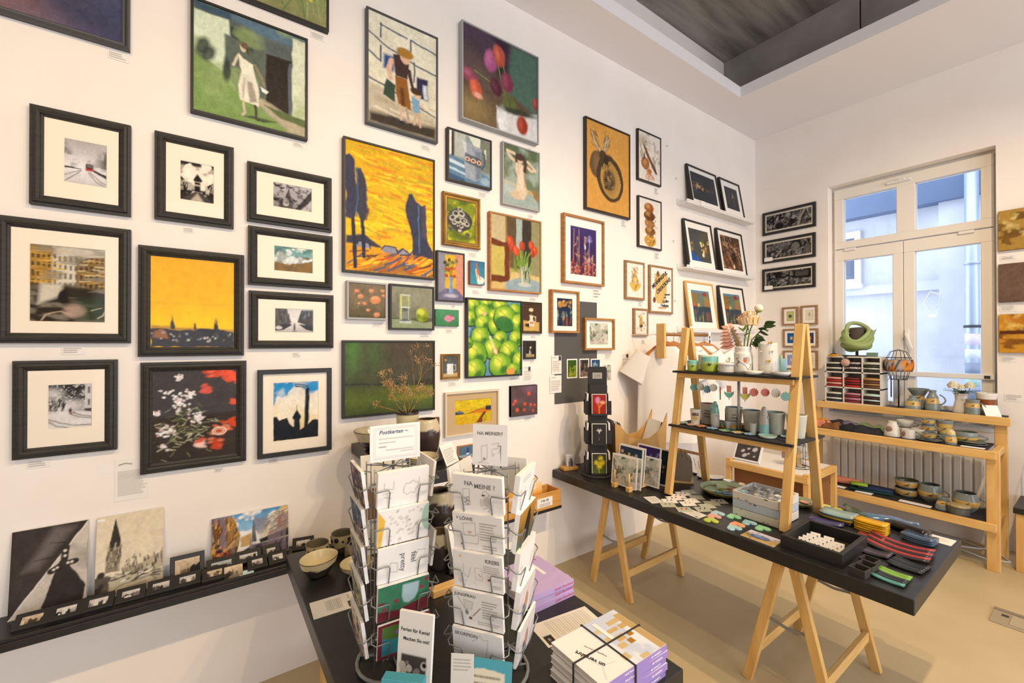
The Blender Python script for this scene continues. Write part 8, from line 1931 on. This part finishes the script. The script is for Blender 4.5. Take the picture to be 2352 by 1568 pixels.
for k, (x, y, c, lb) in enumerate(((LX + .0, -1.095, '#9aa88c', 'grey green and gold tealight leftmost'), (LX - .01, -1.16, '#c98a2c', 'gold over green tealight in the middle'), (LX + .06, -1.20, '#c88a2a', 'all gold tealight beside the clear tube'))):
 pot('tealight', lb, (x, y, MZ), [(.021, 0), (.021, .026)], (lambda cc: (lambda th, z: '#c98f2c' if (z < .5) == (cc == '#9aa88c') or cc == '#c88a2a' else '#86a088'))(c), '#e6d8b0', TG, 'tealight', .004, m=M_GL2)
for x, y, c, p, lb in ((LX - .085, -.875, '#c9d8cc', 4, 'pale star flower at the left corner of the lower board'), (LX - .105, -.945, '#e3b494', 4, 'peach star flower on the lower board'), (LX - .10, -1.01, '#e09a70', 6, 'coral flower on the lower board'), (LX - .11, -1.085, '#a9c4dc', 5, 'pale blue flower before the tealights'), (LX - .115, -1.165, '#a3d09c', 8, 'mint fringed flower on the lower board'), (LX - .11, -1.235, '#ddd4b0', 6, 'cream flower with yellow centre'), (LX - .10, -1.30, '#a9c8d8', 7, 'pale blue flower near the right bottle'), (LX + .0, -1.45, '#b9d4d0', 5, 'pale aqua flower behind the oval dish')):
 T = dish('ceramic_flower', lb, x, y, .030, c, c, .009, petals=p, z=MZ, group='ceramic flowers on the lower board', cat='flower')
 MB().ball((0, 0, .009), .006, 8, 5, '#d9a92c' if 'yellow' in lb else c).build('centre', M_GL2, T)
pleated('pleated mint dish at the right of the lower board', LX - .10, -1.395, .045, MZ, .016, '#c9cfc0', cin='#a9d0c4')
for x, y, c, lb in ((LX - .10, -1.01, '#8a4a3c', 'coral'), (LX - .105, -1.24, '#8a6a4c', 'cream')):
 tag(MB().tube([(x, y, MZ + .012), (x + .004, y + .002, MZ + (.05 if lb == 'coral' else .12))], .0012, 5).build('incense_stick', mat('incense', '#7a5040', .8)), 'thin incense stick standing in the %s flower' % lb, 'incense')
tag(MB().box(LX + .12, LX + .122, -1.10, -1.04, MZ, MZ + .10).build('floral_card', mat('pink_floral_card', '#c9847c', .7, color2='#7f9a88', vscale=40)), 'pink floral card behind the teal topped bottle', 'card')
# ------------------------------------------------------------------ pine console in front of the window
cs = empty('pine_console', (5.05, -1.33, 0), 0, 'stepped pine console with black shelves under the window', 'shelf')
def cb(name, m, x0, x1, y0, y1, z0, z1, bev=.003, par=None): return bx(name, m, par or cs, x0 - 5.05, x1 - 5.05, y0 + 1.33, y1 + 1.33, z0, z1, bev)
for y in (-.70, -1.965):
 cb('front_post', M_PINE, 4.775, 4.82, y - .035, y + .035, 0, .885); cb('back_post', M_PINE, 5.17, 5.215, y - .035, y + .035, 0, 1.05)
 for z in (.30, .83): cb('side_rail', M_PINEX, 4.82, 5.17, y - .02, y + .02, z, z + .05)
ZT, ZM, ZL = 1.105, .895, .358
cb('top_rail', M_PINEX, 5.125, 5.168, -2.02, -.715, 1.045, 1.11); cb('middle_rail', M_PINEX, 4.735, 4.774, -1.985, -.68, .835, .895); cb('lower_rail', M_PINEX, 4.735, 4.774, -1.985, -.665, .300, .358)
cb('top_shelf', M_BLACKFELT, 5.128, 5.36, -1.99, -.72, ZT - .012, ZT, .001); cb('middle_shelf', M_BLACKFELT, 4.778, 5.16, -1.93, -.74, ZM - .014, ZM - .001, .001); cb('lower_shelf', M_BLACKFELT, 4.778, 5.16, -1.93, -.74, ZL - .014, ZL - .001, .001)
ZM -= .001; ZL -= .001
# white pigeonhole shelf with folded cloths
gs = empty('pigeonhole_shelf', (5.235, -1.005, ZT), -math.pi / 2, 'white nine compartment shelf with folded cloths on the console', 'shelf')
M_WB = mat('white_melamine', '#ded6c6', .5)
GW, GH, GD = .225, .465, .095
for z in (0, .151, .302, .453): bx('board', M_WB, gs, -GW, GW, -GD, GD, z, z + .012)
for x in (-GW, -.075, .075, GW - .012): bx('upright', M_WB, gs, x, x + .012, -GD, GD, .012, .453)
bx('back_panel', M_WB, gs, -GW, GW, GD, GD + .004, 0, GH)
ccs = [('#3a3f44', '#c9c8b0', 'grey and pale leaf print'), ('#8a3038', '#b9828c', 'mauve and rose'), ('#5a2c20', '#9fd0cc', 'turquoise over brown print'), ('#a02c28', '#e0a490', 'coral and red dotted'), ('#c0302a', '#6a2c24', 'red and dark red'), ('#6a4834', '#b98a54', 'tan and brown'), ('#2e302c', '#b9bda8', 'black and white leaf print'), ('#2b2628', '#6a3434', 'black print'), ('#4a4a3c', '#b9c0a0', 'green zebra print')]
RW, CL = ('lowest', 'middle', 'top'), ('left', 'centre', 'right')
def cloth_fold(b, w, d, z, th, c, j):
 n = 8; vs = []
 for k in range(n): t = k / n * 6.283; vs.append((abs(math.cos(t)) ** .5 * math.copysign(1, math.cos(t)), abs(math.sin(t)) ** .7 * math.copysign(1, math.sin(t))))
 P = [(-w / 2 + j, yy * d / 2, z + th / 2 + zz * th / 2) for yy, zz in vs] + [(w / 2 + j, yy * d / 2, z + th / 2 + zz * th / 2 * .95) for yy, zz in vs]
 b.add(P, [tuple(range(n))[::-1], tuple(range(n, 2 * n))] + [(i, (i + 1) % n, n + (i + 1) % n, n + i) for i in range(n)], c, True)
for i, (c0, c1, lb) in enumerate(ccs):
 r, k = i // 3, i % 3
 T = empty('folded_cloths', (5.215, -1.005 + .15 - k * .15, ZT + .012 + r * .151), -math.pi / 2, '%s folded cloths in the %s %s compartment' % (lb, RW[r], CL[k]), 'cloths', 'folded cloths in the white shelf')
 z = 0.0
 for q in range(4):
  b = MB(); th = .020 + .004 * ((i + q) % 3); cloth_fold(b, .125, .16, z, th, (c0, c1, c0, c1)[q], .003 * ((q * 7 + i) % 3 - 1)); b.build('cloth', mat('cloth_%s' % (c0, c1, c0, c1)[q][1:], (c0, c1, c0, c1)[q], .9, .3, 200, color2=('#1f1d1c' if q % 2 == 0 else '#e0dcd0') if 'print' in lb else None, vscale=60), T); z += th
ZG = ZT + GH
bs = empty('display_bust', (5.23, -1.02, ZG), 0, 'dark neck stand wearing a green scarf on the white shelf', 'display stand')
MB().lathe([(.075, 0), (.075, .01), (.012, .012), (.012, .09), (.05, .10), (.075, .14), (.06, .20), (.055, .27), (.05, .28), (1e-4, .285)], 20).build('neck_form', mat('dark_linen', '#4a423a', .9), bs)
scf = MB(); ac = -2.87
for k, (zz, r, t, cc) in enumerate(((.095, .070, .036, '#6f8048'), (.125, .098, .036, '#84935a'), (.165, .108, .034, '#98a668'), (.205, .104, .030, '#8fa062'), (.245, .086, .024, '#a3b078'))):
 scf.tube([(r * math.cos(a) * (1 + .10 * math.sin(2 * a + k)), r * math.sin(a) * (1 + .08 * math.cos(3 * a + k)), zz - (.02 + .018 * k) * math.cos(a - ac) + .012 * math.sin(2 * a + k * 1.3)) for a in np.linspace(0, 6.283, 22)[:-1]], t * .8, 10, cc, True)
tag(scf.build('green_scarf', M_CLOTH, None, (5.23, -1.02, ZG)), 'olive green loop scarf draped around the neck stand', 'scarf')
leafT = MB().add([(0, 0, .1), (-.02, -.10, .22), (.0, -.155, .27), (.0, -.12, .16), (.0, -.05, .07)], [(0, 1, 2, 3, 4)], '#8fa87c').build('scarf_tip', M_CLOTH, bpy.data.objects['green_scarf'])
tag(bx('tiny_green_box', mat('green_tin', '#6f8a70', .5), None, 5.17, 5.21, -1.19, -1.11, ZG, ZG + .04, .002), 'small green box on the right of the white shelf top', 'box')
yc = empty('yellow_cloth', (5.19, -.84, ZG), .3, 'folded yellow and black cloth on the white shelf', 'cloth'); b = MB(); cloth_fold(b, .13, .09, 0, .02, '#d9981e', 0); cloth_fold(b, .12, .05, .016, .012, '#2b2620', 0); b.build('fold', M_CLOTH, yc)
ht = empty('round_tag', (5.133, -.955, ZG - .06), -math.pi / 2, 'round pink tag with black edge hanging on the white shelf', 'tag'); b = MB(); b.M = Matrix.Rotation(math.pi / 2, 4, 'X'); b.lathe([(.042, -.002), (.042, .002)], 20); b.build('rim', M_INK, ht); b = MB(); b.M = Matrix.Translation((0, -.003, 0)) @ Matrix.Rotation(math.pi / 2, 4, 'X'); b.lathe([(.037, -.001), (.037, .001)], 20); b.build('face', mat('pink_card', '#c9a090', .8), ht)
MB().add([(0, 0, .04), (.03, 0, .075), (-.03, 0, .075)], [(0, 1, 2)]).build('loop', M_INK, ht)
# wire head stand with printed cap
wh = empty('wire_hat_stand', (5.215, -1.335, ZT), 0, 'black wire hat stand with a round base', 'display stand')
MB().lathe([(.075, 0), (.075, .006), (.012, .009), (1e-4, .009)], 24).build('base', M_IRON, wh); MB().tube([(0, 0, .006), (0, 0, .26)], .006, 8).build('pole', M_IRON, wh)
cg = MB()
for k in range(8): a = k * .785; cg.tube([(.06 * math.cos(a), .06 * math.sin(a), .26), (.085 * math.cos(a), .085 * math.sin(a), .36), (.095 * math.cos(a), .095 * math.sin(a), .44), (.06 * math.cos(a), .06 * math.sin(a), .515), (0, 0, .535)], .0022, 5)
for r, z in ((.06, .26), (.092, .40), (.09, .46)): cg.tube([(r * math.cos(a), r * math.sin(a), z) for a in np.linspace(0, 6.283, 19)[:-1]], .0025, 5, None, True)
cg.build('wire_cage', M_IRON, wh)
def capcol(th, z, i): return ('#3a2f2c', '#8f8a84', '#c9742c', '#4a3a34', '#a8a49c', '#d98a34')[int(vnoise(np.array([th * 2.2]), np.array([z * 45.]), 5)[0] * 11) % 6]
tag(MB().lathe([(.097, 0), (.105, .03), (.108, .07), (.10, .105), (.097, .107), (.092, .0)], 40, colf=capcol).build('printed_cap_band', M_CLOTH, None, (5.215, -1.335, ZT + .335)), 'brown and orange patterned fabric band on the wire stand', 'headband')
# blue grey stoneware with ochre bands
SG = 'blue grey stoneware with ochre bands'
BG, OC = '#7d8680', '#cfa95c'
def gp(name, label, x, y, z, prof, band=(.35, .65), hnd=0, base=BG, oc=OC, cat=None, inner='#6a6c62', group=SG, motif=True):
 H = prof[-1][1]; R = max(p[0] for p in prof)
 T = pot(name, label, (x, y, z), prof, lambda th, q: oc if band[0] < q < band[1] else base, inner, group, cat, .004, n=22)
 if hnd: handle((0, -R * .85, H * .8), (0, -R * .9, H * .3), (0, -.045 * hnd, 0), .0055, T, mat('grey_glaze', base, .25))
 if motif:
  n = Vector((CAM[0] - x, CAM[1] - y, 0)).normalized(); a = math.atan2(n.x, -n.y); rr = float(np.interp(H * sum(band) / 2, [p[1] for p in prof], [p[0] for p in prof])) + .002
  q = MB(); q.M = Matrix.Translation((n.x * rr, n.y * rr, H * sum(band) / 2)) @ Matrix.Rotation(a, 4, 'Z') @ Matrix.Rotation(math.pi / 2, 4, 'X'); s = R * .5
  q.prism([(-s * .7, -s * .25), (-s * .1, 0), (s * .6, s * .4), (s * .1, -s * .12), (s * .5, -s * .2), (-s * .05, -s * .22)], 0, .0012); q.build('leaf_motif', M_INK, T)
 return T
gp('stoneware_vase', 'grey funnel mouthed vase on the console top', 5.29, -1.455, ZT, [(.06, 0), (.062, .02), (.05, .09), (.042, .115), (.075, .175), (.078, .18)], (.5, .66))
gp('stoneware_jug', 'small grey jug in front of the funnel vase', 5.20, -1.435, ZT, [(.055, 0), (.055, .02), (.04, .08), (.022, .105), (.026, .12)], (.3, .6))
gp('stoneware_bottle', 'grey bottle jug with side handle on the console top', 5.23, -1.56, ZT, [(.052, 0), (.052, .03), (.038, .12), (.022, .155), (.027, .178)], (.38, .62), .8)
gp('stoneware_mug', 'grey ochre mug before the white brown vase', 5.185, -1.81, ZT, [(.045, 0), (.045, .05), (.040, .10), (.043, .125)], (.5, .8), .7)
gp('stoneware_vase', 'white vase with a brown band at the console end', 5.27, -1.875, ZT, [(.05, 0), (.055, .06), (.058, .12), (.066, .18)], (.36, .72), 0, '#e0dacd', '#8a4a24', motif=False, inner='#d9d3c6')
wv = gp('white_jug', 'white jug vase holding cream roses on the console', 5.255, -1.735, ZT, [(.058, 0), (.056, .03), (.04, .11), (.044, .15), (.055, .165)], (2, 3), 0, '#ddd6ca', motif=False, inner='#c9c4b8')
rf = empty('rose_bunch', (5.255, -1.735, ZT + .02), 0, 'cream artificial roses with leaves in the white jug', 'flowers')
for c, r in (((-.03, .045, .215), .042), ((.0, -.05, .215), .036), ((-.01, 0, .20), .03)): ranunc(c, r, ['#eee6c4', '#f2ecd4', '#e6dcb4']).build('rose_bloom', M_PETAL, rf); MB().tube([(0, 0, .01), (c[0] * .5, c[1] * .5, .1), (c[0], c[1], c[2] - .02)], .003, 5).build('stem', M_STEM, rf)
for k in range(9): t = k * .7; leaf((0, 0, .15), (math.cos(t), math.sin(t), .25 + .2 * (k % 2)), .12, .035, M_LEAF, rf)
q = empty('price_card', (5.17, -1.93, ZT), -.9, 'white card leaning at the right end of the console top', 'card', None, -.5); bx('card', M_PAPER, q, -.05, .05, 0, .001, 0, .10)
# middle shelf
WC = '#d6cfc2'
CG = 'clothes heaped on the middle console shelf'
for i, (y, x, w, d, c, lb) in enumerate(((-.83, 4.90, .15, .16, '#d98a74', 'salmon garment'), (-.93, 4.87, .15, .15, '#7a5230', 'brown garment'), (-.90, 5.03, .22, .18, '#2e2c30', 'black garment at the back'), (-1.06, 4.88, .16, .16, '#2b2a2e', 'black garment in front'), (-1.02, 5.04, .22, .16, '#6f6878', 'mauve grey garment'), (-1.19, 4.88, .22, .16, '#303034', 'charcoal garment'), (-1.17, 5.03, .2, .15, '#7a8a60', 'green garment'), (-.79, 5.02, .1, .15, '#e0902c', 'orange garment'))):
 T = empty('folded_garment', (x, y, ZM), -math.pi / 2 + .15 * (i % 3 - 1), 'folded %s heaped on the middle console shelf' % lb, 'clothes', CG)
 b = MB(); nx, ny = 10, 8; rs = random.Random(i)
 vs = []
 for j in range(ny + 1):
  for k in range(nx + 1):
   u, v = k / nx, j / ny; e = min(1, 6 * min(u, 1 - u)) * min(1, 6 * min(v, 1 - v)); vs.append(((u - .5) * w, (v - .5) * d, .002 + e ** .5 * (.04 + .012 * math.sin(9 * u + i) + .01 * math.sin(14 * v + 5 * u + i))))
 b.add(vs, [(j * (nx + 1) + k, j * (nx + 1) + k + 1, (j + 1) * (nx + 1) + k + 1, (j + 1) * (nx + 1) + k) for j in range(ny) for k in range(nx)], c, True); b.build('fabric', M_CLOTH, T)
cupp = [(.03, 0), (.045, .015), (.055, .04), (.057, .06)]
for x, y, z, p, h, lb in ((5.02, -1.42, .003, cupp, .9, 'lower white cup of the stacked pair'), (5.02, -1.42, .066, cupp, .9, 'upper white cup of the stacked pair'), (4.87, -1.37, 0, [(.06, 0), (.058, .03), (.035, .10), (.028, .115), (.03, .125)], -.9, 'white milk jug on the middle console shelf'), (4.865, -1.475, 0, [(.045, 0), (.043, .075)], .8, 'white mug with brown oval in front')):
 T = gp('white_cup', lb, x, y, ZM + z, p, (2, 3), h, WC, inner='#cfc8bb', cat='cup', group='white cups on the console', motif=False)
 if z == 0: MB().ball((-max(q[0] for q in p) * .82, .012, p[-1][1] * .5), .024, 10, 7, '#8a6a5c', (.25, 1, 1.1)).build('oval_emblem', M_VC, T)
gp('white_cup', 'white cup behind the brown oval mug', 4.94, -1.52, ZM, [(.045, 0), (.043, .075)], (2, 3), 0, WC, inner='#cfc8bb', cat='cup', group='white cups on the console', motif=False)
sc2 = [(.032, 0), (.04, .02), (.046, .055)]
for x, y, z, p, h, lb in ((4.98, -1.575, 0, sc2, 0, 'lowest grey ochre cup of the rear stack'), (4.98, -1.575, .056, sc2, .7, 'middle grey ochre cup of the rear stack'), (4.98, -1.575, .112, sc2, 0, 'highest grey ochre cup of the rear stack'), (5.04, -1.665, 0, [(.04, 0), (.045, .08), (.05, .13), (.055, .16)], 0, 'tall grey ochre beaker behind the cups')): gp('stoneware_cup', lb, x, y, ZM + z, p, (.35, .85), h)
PLT = [(.05, 0), (.085, .008), (.09, .012)]
gp('stoneware_saucer', 'grey saucer under the front ochre cup', 4.87, -1.605, ZM, [(.04, 0), (.075, .008), (.078, .011)], (2, 3), motif=False); gp('stoneware_cup', 'grey ochre cup on the front saucer', 4.87, -1.605, ZM + .0125, sc2, (.35, .85), .7)
gp('stoneware_pot', 'wide grey ochre pot with a long handle', 5.05, -1.785, ZM, [(.05, 0), (.075, .03), (.078, .06), (.072, .085)], (.2, .55), 1.3)
gp('stoneware_plate', 'lower grey plate on the middle console shelf', 4.96, -1.83, ZM, PLT, (2, 3), motif=False); gp('stoneware_plate', 'upper grey plate on the middle console shelf', 4.97, -1.825, ZM + .0135, PLT, (2, 3), motif=False)
gp('egg_cup', 'grey ochre egg cup on the middle console shelf', 4.835, -1.735, ZM, [(.034, 0), (.036, .03), (.032, .07), (.03, .075)], (.25, .85)); tag(MB().ball((4.835, -1.735, ZM + .085), .028, 14, 10, '#d2bf86', (1, 1, 1.25)).build('ceramic_egg', M_GLAZE), 'cream ceramic egg sitting in the egg cup', 'egg')
tag(bx('price_paper', M_PAPER, None, 4.80, 4.86, -1.92, -1.79, ZM, ZM + .001), 'white paper slip on the middle console shelf', 'paper')
# lower shelf
b = MB(); cloth_fold(b, .30, .10, 0, .06, '#e08a6c', 0); tag(b.build('salmon_blanket', M_CLOTH, None, (4.98, -.96, ZL), -math.pi / 2 + .1), 'rolled salmon blanket on the lower console shelf', 'blanket')
T = empty('printed_scarf', (4.93, -1.20, ZL), -1.3, 'dark green and navy patterned scarf on the lower console shelf', 'scarf')
for k, (w, c) in enumerate(((.30, '#23413c'), (.24, '#2c3a58'), (.12, '#8fb03c'))): b = MB(); cloth_fold(b, w, .16 - .03 * k, .018 * k, .022, c, -.08 * (k == 2) + .03 * (k == 1)); b.build('fold', M_CLOTH, T)
BW = [(.055, 0), (.075, .02), (.085, .055), (.082, .072)]
for z, lb in ((0, 'lower grey ochre bowl on the lower console shelf'), (.073, 'upper grey ochre bowl on the lower console shelf')): gp('stoneware_bowl', lb, 5.02, -1.43, ZL + z, BW, (.3, .85), inner='#6a6444')
MG = [(.04, 0), (.07, .04), (.082, .085), (.07, .13), (.062, .15)]
gp('stoneware_mug', 'bellied grey mug left on the lower console shelf', 5.0, -1.585, ZL, MG, (.35, .65), .9); gp('stoneware_mug', 'bellied grey mug right on the lower console shelf', 4.95, -1.80, ZL, MG, (.35, .65), 1.1)
gp('stoneware_creamer', 'small grey creamer with ochre patch', 4.86, -1.68, ZL, [(.045, 0), (.042, .03), (.028, .07), (.04, .10)], (.4, .7)); bx_ = gp('stoneware_box', 'round dark lidded box on the lower console shelf', 4.845, -1.775, ZL, [(.066, 0), (.068, .05), (.07, .055)], (2, 3), 0, '#5a5c58', motif=False); MB().lathe([(.072, .0575), (.070, .07), (.045, .076), (1e-4, .078)], 22, col='#a99868').build('lid', M_GLAZE, bx_)
for x0, y0, y1, lb in ((4.80, -1.04, -.92, 'pink and white slip below the salmon blanket'), (4.79, -1.24, -1.12, 'white price slip below the patterned scarf'), (4.80, -1.62, -1.42, 'white printed slip below the bowls')): tag(bx('price_slip', M_PAPER, None, x0, x0 + .07, y0, y1, ZL, ZL + .0015), lb + ' on the lower shelf', 'label')
dish('white_saucer', 'small white dish at the left end of the lower shelf', 4.88, -.79, .05, '#ddd8cc', '#d2ccc0', .012, z=ZL, group=None)
# low white bench with photo and card stand
wt = empty('white_bench', (4.30, -.70, 0), 0, 'low pine bench with a white top beside the console', 'bench')
bx('top', M_WHITEPAINT, wt, -.26, .30, -.30, .30, .585, .60); bx('front_rail', M_PINEX, wt, -.30, -.262, -.34, .34, .545, .60, .003)
for y in (-.322, .322):
 bx('side_rail', M_PINEX, wt, -.26, .30, y - .018, y + .018, .545, .60, .003)
 for x in (-.274, .305): bx('leg', M_PINE, wt, x - .02, x + .02, y - .022, y + .022, 0, .62 if x < 0 else .60, .003)
bx('inner_box', mat('brown_fibreboard', '#8a5a2c', .7), wt, -.22, .28, -.30, .30, .25, .54)
def discs(A): A.fill('#4a4442'); A.vary(.3, 5); [A.ell(u, v, r, r * .7, '#c9c4be', .02, 1, .6) for u, v, r in ((.3, .4, .09), (.52, .55, .07), (.78, .55, .13), (.4, .2, .12), (.55, .3, .06), (.8, .2, .05))]
picture('white framed black and white photo leaning on the low bench', (0, .24, 0, .22), discs, .014, .018, M_WHITEPAINT, FLAT, None, 'R', oil=False, name='framed_photograph', cat='picture', tilt=-.5, at=(4.10, -.50, .602))
wr = empty('wire_card_stand', (4.30, -.86, .60), 0, 'round wire stand with upright cards on the low bench', 'card rack')
c_ = MB()
for r, z in ((.09, .003), (.05, .01), (.05, .20)): c_.tube([(r * math.cos(a), r * math.sin(a), z) for a in np.linspace(0, 6.283, 17)[:-1]], .003, 5, None, True)
for k in range(6): a = k * 1.047; c_.tube([(.09 * math.cos(a), .09 * math.sin(a), .003), (.05 * math.cos(a), .05 * math.sin(a), .01), (.05 * math.cos(a), .05 * math.sin(a), .20)], .002, 5)
c_.build('wire_frame', M_IRON, wr)
for k, (c, lb) in enumerate((('#a83a3c', 'red flower card in the round wire stand'), ('#d9a45c', 'orange and teal card low in the round wire stand'), ('#d6d0c4', 'white card in the round wire stand'), ('#b9b4aa', 'grey card at the right of the round wire stand'))):
 q = empty('art_card', (4.24 + .04 * k, -.80 - .035 * k, .612 + (.06 if k != 1 else 0)), -1.1 + .1 * k, lb, 'card', 'cards in the round wire stand', -.1); bx('card', mat('card_' + c[1:], c, .7, color2='#5a7a74' if k < 2 else '#8a857c', vscale=30), q, -.05, .05, 0, .002, 0, .15)
# rail with white shirts
cr_ = empty('clothes_rail', (3.42, -.30, 1.775), 0, 'wooden clothes rail with a pine end plank on the wall', 'rail')
bx('end_plank', M_PINE, cr_, -.345, -.32, -.045, .035, -.20, .09, .003); MB().tube([(-.32, 0, 0), (.42, 0, 0)], .014, 10).build('round_rail', M_BROWNW, cr_)
for x in (-.335, .40): MB().tube([(x, .0, 0), (x, .299, 0)], .005, 6).build('wall_arm', M_WHITEPAINT, cr_)
M_SHIRT = mat('white_cotton', '#ece5da', .9, .2, 200); M_HANG = mat('beech_hanger', '#b9772f', .4)
ps = bx('pineapple_tag', M_PAPER, cr_, .36, .40, -.02, -.018, -.12, .03); MB().ball((.38, -.0205, -.06), .018, 8, 6, None, (.7, .05, 1.3)).ball((.38, -.0205, -.02), .013, 8, 6, None, (.8, .05, 1.2)).build('pineapple_print', M_INK, ps)
for i, (x, rz, lb) in enumerate(((3.17, -.80, 'first from the plank'), (3.27, -.74, 'second from the plank'), (3.53, -.78, 'third, behind the ladder leg'), (3.74, -.72, 'last, under the pineapple tag'))):
 H = empty('coat_hanger', (x, -.30, 1.775), rz, 'wooden coat hanger ' + lb, 'hanger', 'hangers on the clothes rail')
 P = [(-.19, 0, -.195), (-.15, 0, -.165), (-.08, 0, -.105), (0, 0, -.072), (.08, 0, -.105), (.15, 0, -.165), (.19, 0, -.195)]
 b = MB(); [b.bar(P[k], P[k + 1], .012, .034, (0, 0, 1), .002) for k in range(6)]; b.build('arms', M_HANG, H)
 MB().tube([(0, 0, -.07), (0, 0, -.02), (.016, 0, -.002), (.010, 0, .018), (-.006, 0, .018)], .0022, 6).build('hook', M_STEEL, H)
 S = empty('white_shirt', (x, -.30, 1.775), rz, 'white cotton shirt hanging ' + lb, 'shirt', 'white shirts on the rail')
 b = MB(); nu, nv = 26, 16; vs = []
 for j in range(nv + 1):
  v = j / nv; z = -.10 - .80 * v; hw = (.085 + .14 * min(1, v * 9)) if v < .12 else .225 + .02 * v
  zs = 0
  for k in range(nu):
   a = k / nu * 6.283; ca, sa = math.cos(a), math.sin(a); dep = .030 + .018 * v + .012 * v * math.sin(5 * a + i * 2)
   xx = hw * ca; sl = max(0, abs(xx) - .07) * .55 * max(0, 1 - v * 3); vs.append((xx, dep * sa + .012 * v * math.sin(9 * xx * 6 + i), z - sl))
 b.add(vs, [(j * nu + k, j * nu + (k + 1) % nu, (j + 1) * nu + (k + 1) % nu, (j + 1) * nu + k) for j in range(nv) for k in range(nu)], None, True); b.build('body', M_SHIRT, S)
 for sx in (-1, 1):
  b = MB(); R = 12; vs = []
  for j in range(7):
   v = j / 6; c = Vector((sx * (.17 + .12 * v), 0, -.17 - .20 * v)); w_, d_ = .085 + .03 * v, .028 + .012 * v; ax = Vector((sx * -.75, 0, .5)).cross(Vector((0, 1, 0))).normalized()
   for k in range(R): a = k / R * 6.283; vs.append(c + Vector((.86, 0, .5 * sx)) * (w_ * math.cos(a)) * 1.0 + Vector((0, 1, 0)) * d_ * math.sin(a))
  b.add(vs, [(j * R + k, j * R + (k + 1) % R, (j + 1) * R + (k + 1) % R, (j + 1) * R + k) for j in range(6) for k in range(R)], None, True); b.build('sleeve', M_SHIRT, S)
# things at the right edge and on the floor
rt = empty('side_table', (5.10, -2.35, 0), 0, 'low black topped side table cut by the right picture edge', 'table')
bx('top', M_BLACKTOP, rt, -.19, .24, -.30, .30, .43, .475, .003)
for x in (-.15, .20):
 for y in (-.26, .26): bx('leg', M_PINE, rt, x - .025, x + .025, y - .03, y + .03, 0, .43, .003)
mr = empty('magazine_rack', (5.10, -2.20, .475), 0, 'black wire magazine rack on the side table', 'rack')
m_ = MB()
for y in (-.13, .08):
 m_.tube([(-.08, y, 0), (-.05, y, .5), (0, y, .52), (.05, y, .5), (.08, y, 0)], .004, 6)
for z in (.02, .2, .38): m_.tube([(-.075, -.13, z), (-.075, .08, z)], .003, 5); m_.tube([(.075, -.13, z), (.075, .08, z)], .003, 5)
m_.build('wire_frame', M_IRON, mr)
for k, (z, c, c2) in enumerate(((.025, '#8f86b4', '#c06a74'), (.205, '#c9803c', '#4a3a5c'))): q = empty('magazine', (5.045, -2.22, .475 + z), -math.pi / 2, '%s colourful magazine in the wire rack' % ('lower', 'upper')[k], 'magazine', None, -.1); bx('cover', mat('magazine%d' % k, c, .4, color2=c2, vscale=14), q, -.09, .09, 0, .006, 0, .165)
M_OUT = mat('floor_box_metal', '#a8977a', .5)
fo = empty('floor_outlet', (4.0, -2.20, 0), 0, 'rectangular metal floor outlet box set in the screed', 'outlet')
bx('cover', M_OUT, fo, -.09, .13, -.22, .16, 0, .006, .002); bx('rim', mat('floor_box_rim', '#8d7f66', .5), fo, .10, .13, -.22, .16, .006, .012, .002); bx('recess', M_INK, fo, .03, .06, .09, .12, .006, .0075); [bx('lid_plate', mat('floor_box_plate', '#b5a586', .5), fo, -.06, .08, y, y + .08, .006, .009, .001) for y in (-.20, -.10, 0)]
for i, (pts, lb) in enumerate((([(5.2, -1.6, .008), (5.05, -1.75, .008), (4.98, -1.92, .008), (5.06, -2.02, .008), (5.18, -1.96, .008), (5.25, -1.8, .008), (5.3, -1.7, .008)], 'white cable loop on the floor behind the console'), ([(5.3, -1.3, .03), (5.15, -1.5, .008), (5.1, -1.7, .008), (5.2, -1.85, .008), (5.3, -1.9, .008)], 'second white cable along the floor under the radiator'))):
 tag(MB().tube(pts, .006, 6).build('floor_cable', M_WHITEPAINT), lb, 'cable')
